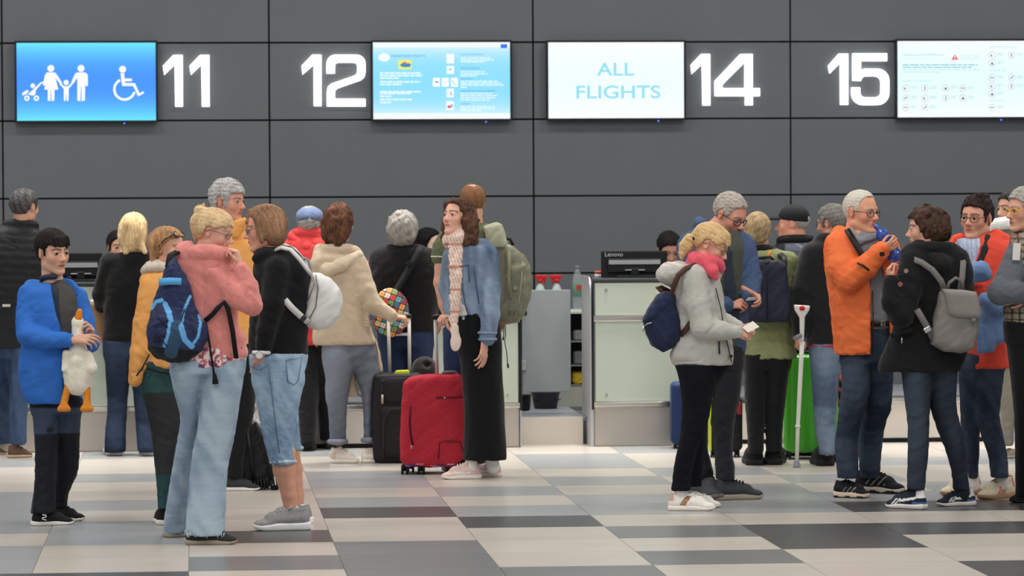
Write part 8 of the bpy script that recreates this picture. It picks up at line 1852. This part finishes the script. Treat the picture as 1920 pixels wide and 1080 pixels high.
def p_back():
    f = Fig(1895, 858, (859, 857)); r = f.empty('person', 'dark-haired person in a khaki coat and white scarf behind the red-orange jacket', 'person')
    h = Head(f, 1898, 392, 66, -60, 2, 0); HF = head_field(h)
    T = [(422, 1872, 1926, 2, 22), (440, 1862, 1944, 0, 34), (520, 1862, 1944, 0, 40), (640, 1866, 1940, 0, 42)]
    aR = [(1872, 456, 0, 20), (1864, 530, -4, 18), (1868, 600, 0, 14)]; aL = [(1936, 456, 0, 20), (1944, 530, 0, 18), (1940, 600, 0, 14)]
    Lg = [(636, 1866, 1908, 0, 40), (700, 1870, 1910, 0, 36), (790, 1876, 1902, 0, 26), (836, 1876, 1900, 0, 22)]; Rg = [(636, 1900, 1942, 6, 40), (790, 1908, 1936, 6, 26), (836, 1910, 1934, 6, 22)]
    trousers(f, [Lg, Rg], None, CLOTH, (128, 122, 108), seed=111, h=2.4)
    jacket(f, T, [aR, aL], CLOTH, (98, 98, 84), amp=1.4, seed=112, h=2.4, extra=lambda F: f.ring(F, (1896, 434, 2), 30, 22, 8, -4, 4), name='coat')
    F = Field(); f.ring(F, (1890, 424, -2), 24, 22, 11, -6, 5); F.bend(wrinkle(1, 14, 10, 4)); f.mesh('white_scarf', F, 1.6, CLOTH, L(220, 220, 218))
    tone = (206, 156, 130); hd = [hand_shapes(f.P(1868, 604, 0), (0, 0, -1), (1, 0, 0), 46, 1), hand_shapes(f.P(1940, 604, 0), (0, 0, -1), (-1, 0, 0), 46, -1)]
    body(f, r, h, HF, (1898, 430, 2, 18), head_paint(h, tone, (50, 40, 36)), hd, (), core_of(T, [aR, aL], [Lg, Rg]), tone, res=1.8)
    eyes(h, f, r); H_ = hair_cap(h, .06); H_.bend(curls(h, .02, .12, 3)); f.mesh('hair', H_, 1.5, HAIRS, hair_col(h, (60, 54, 50), (28, 26, 26), 11, .8))
    shoe(f, r, (1902, 858), (1870, 860), (170, 150, 126), (196, 184, 166), None, .24, 1.2, .12, h=1.6); shoe(f, r, (1936, 856), (1905, 858), (170, 150, 126), (196, 184, 166), None, .24, 1.2, .12, h=1.6)
p_back()
# ------------------------------------------------------------------ luggage on the right and the bag on the floor
def hard_case(label, foot, x0, x1, y0, y1, d0, d1, m, rib=None, wy=None, wh=6, grip=None, name='suitcase'):
    f = Fig(*foot); r = f.empty(name, label, 'suitcase')
    F = Field().add(f.pil([(x0, y0 + 6), (x0 + 6, y0), (x1 - 6, y0), (x1, y0 + 6), (x1, y1 - 8), (x1 - 8, y1), (x0 + 8, y1), (x0, y1 - 8)], d0, d1, 10))
    if rib:
        fr = f.P(x0, y0)[0]; F.bend(lambda x, y, z: f32(.9) * np.abs(np.sin((x - f32(fr)) * f32(rib))))
    f.mesh('shell', F, 1.8, m)
    b = MB(); xm = (x0 + x1) / 2; dm = (d0 + d1) / 2
    b.tube([f.P(xm - 14, y0 + 2, dm), f.P(xm - 12, y0 - 4, dm), f.P(xm + 12, y0 - 4, dm), f.P(xm + 14, y0 + 2, dm)], 2.6, 8); f.mb('carry_handle', b, BLK)
    for x, d in ((x0 + 9, d0 + 8), (x1 - 9, d0 + 8), (x0 + 10, d1 - 8), (x1 - 10, d1 - 8)): wheel(f, x, y1, d, wh)
    b = MB(); b.tube([f.P(x0 + 3, y1 - 12, dm), f.P(x0 + 3, y0 + 12, dm)], 1.3, 6); f.mb('zip', b, BLK)
    return f, r
GRM = mat('suitcase_green', L(70, 165, 40), rough=.3, spec=.5, coat=.3)
hard_case('glossy green hard suitcase standing behind the jeans of the man with the crutch', (1518, 862), 1468, 1570, 664, 848, 0, 74, GRM, .16, None, 7)
hard_case('deep blue suitcase half hidden behind the woman in the pale grey jacket', (1300, 842), 1257, 1330, 716, 834, 0, 70, mat('suitcase_blue', L(30, 50, 90), rough=.45), None, None, 4)
f, r = hard_case('dark suitcase with neon yellow edging between the two readers and the olive jacket', (1360, 858), 1328, 1391, 742, 846, 0, 60, mat('suitcase_black', L(30, 30, 33), rough=.5), None, None, 6)
b = MB(); b.box(f.P(1331, 800, -2), (6, 6, 92), None, 2); f.mb('neon_edge', b, mat('neon_yellow', L(206, 220, 60), rough=.5))
b = MB(); b.box(f.P(1386, 765, -3), (8, 4, 24), None, 2); f.mb('red_patch', b, mat('patch_red', L(160, 40, 48), rough=.6))
f = Fig(1585, 856); r = f.empty('holdall', 'red and black patterned holdall behind the man in orange', 'bag')
def hp(V):
    c = np.tile(L(40, 32, 36), (len(V), 1)); n = np.sin(V[:, 2] * .28 + V[:, 0] * .22) + .5 * hash_noise(V, .1, 3); c[n > .25] = L(204, 70, 62); c[np.abs(V[:, 2] - f.P(1575, 768)[2]) < 5] = L(206, 206, 204); return c
F = Field().add(s_box(f.P(1594, 780, 20) * A3([1, 1, 0]) + A3([0, 0, 78]), (26, 24, 78), 12)); F.bend(wrinkle(1, 30, 26, 4)); f.mesh('bag_body', F, 2.2, CLOTH, hp)
b = MB(); b.tube([f.P(1582, 702, 20), f.P(1586, 690, 20), f.P(1602, 690, 20), f.P(1606, 702, 20)], 2.4, 8); f.mb('carry_handle', b, BLK)
f = Fig(480, 918); r = f.empty('backpack', 'black backpack with hanging straps lying on the floor behind the capris', 'backpack')
F = Field().add(f.pil([(448, 790), (462, 782), (486, 800), (502, 840), (512, 880), (514, 906), (500, 914), (450, 908), (438, 880), (438, 830)], -14, 60, 16)); F.bend(wrinkle(2.0, 34, 26, 4)); f.mesh('pack_body', F, 1.9, NYLON, noisecol((24, 24, 26), .1, .05, 3))
F = Field(); f.chain(F, [(446, 772, 10, 12), (466, 784, 4, 12), (486, 796, 0, 8)], 4); F.add(f.ell((464, 764, 10), (20, 14, 12)), 6); F.bend(wrinkle(1.8, 12, 10, 4)); f.mesh('silver_liner', F, 1.5, mat('silver_cloth', L(176, 176, 178), rough=.3, metal=.3))
b = MB(); f.strap([(478, 792, -18), (494, 824, -20), (504, 860, -20), (508, 900, -18)], (.2, -1, .1), 7, 2.5, b); f.strap([(462, 800, -20), (470, 850, -22), (476, 905, -18)], (.1, -1, 0), 6, 2.5, b); f.mb('strap', b, BLK)
b = MB()
for i in range(9): x = 470 + i * 6; b.tube([f.P(x, 896, -16), f.P(x + 2, 908, -20), A3([f.P(x, 900, -20)[0] + 3, f.P(x, 900, -22)[1], 2])], 2.0, 5)
b.box((f.P(515, 905, -14)[0], f.P(515, 905, -14)[1], 5), (14, 10, 9), None, 2); f.mb('webbing_end', b, BLK)
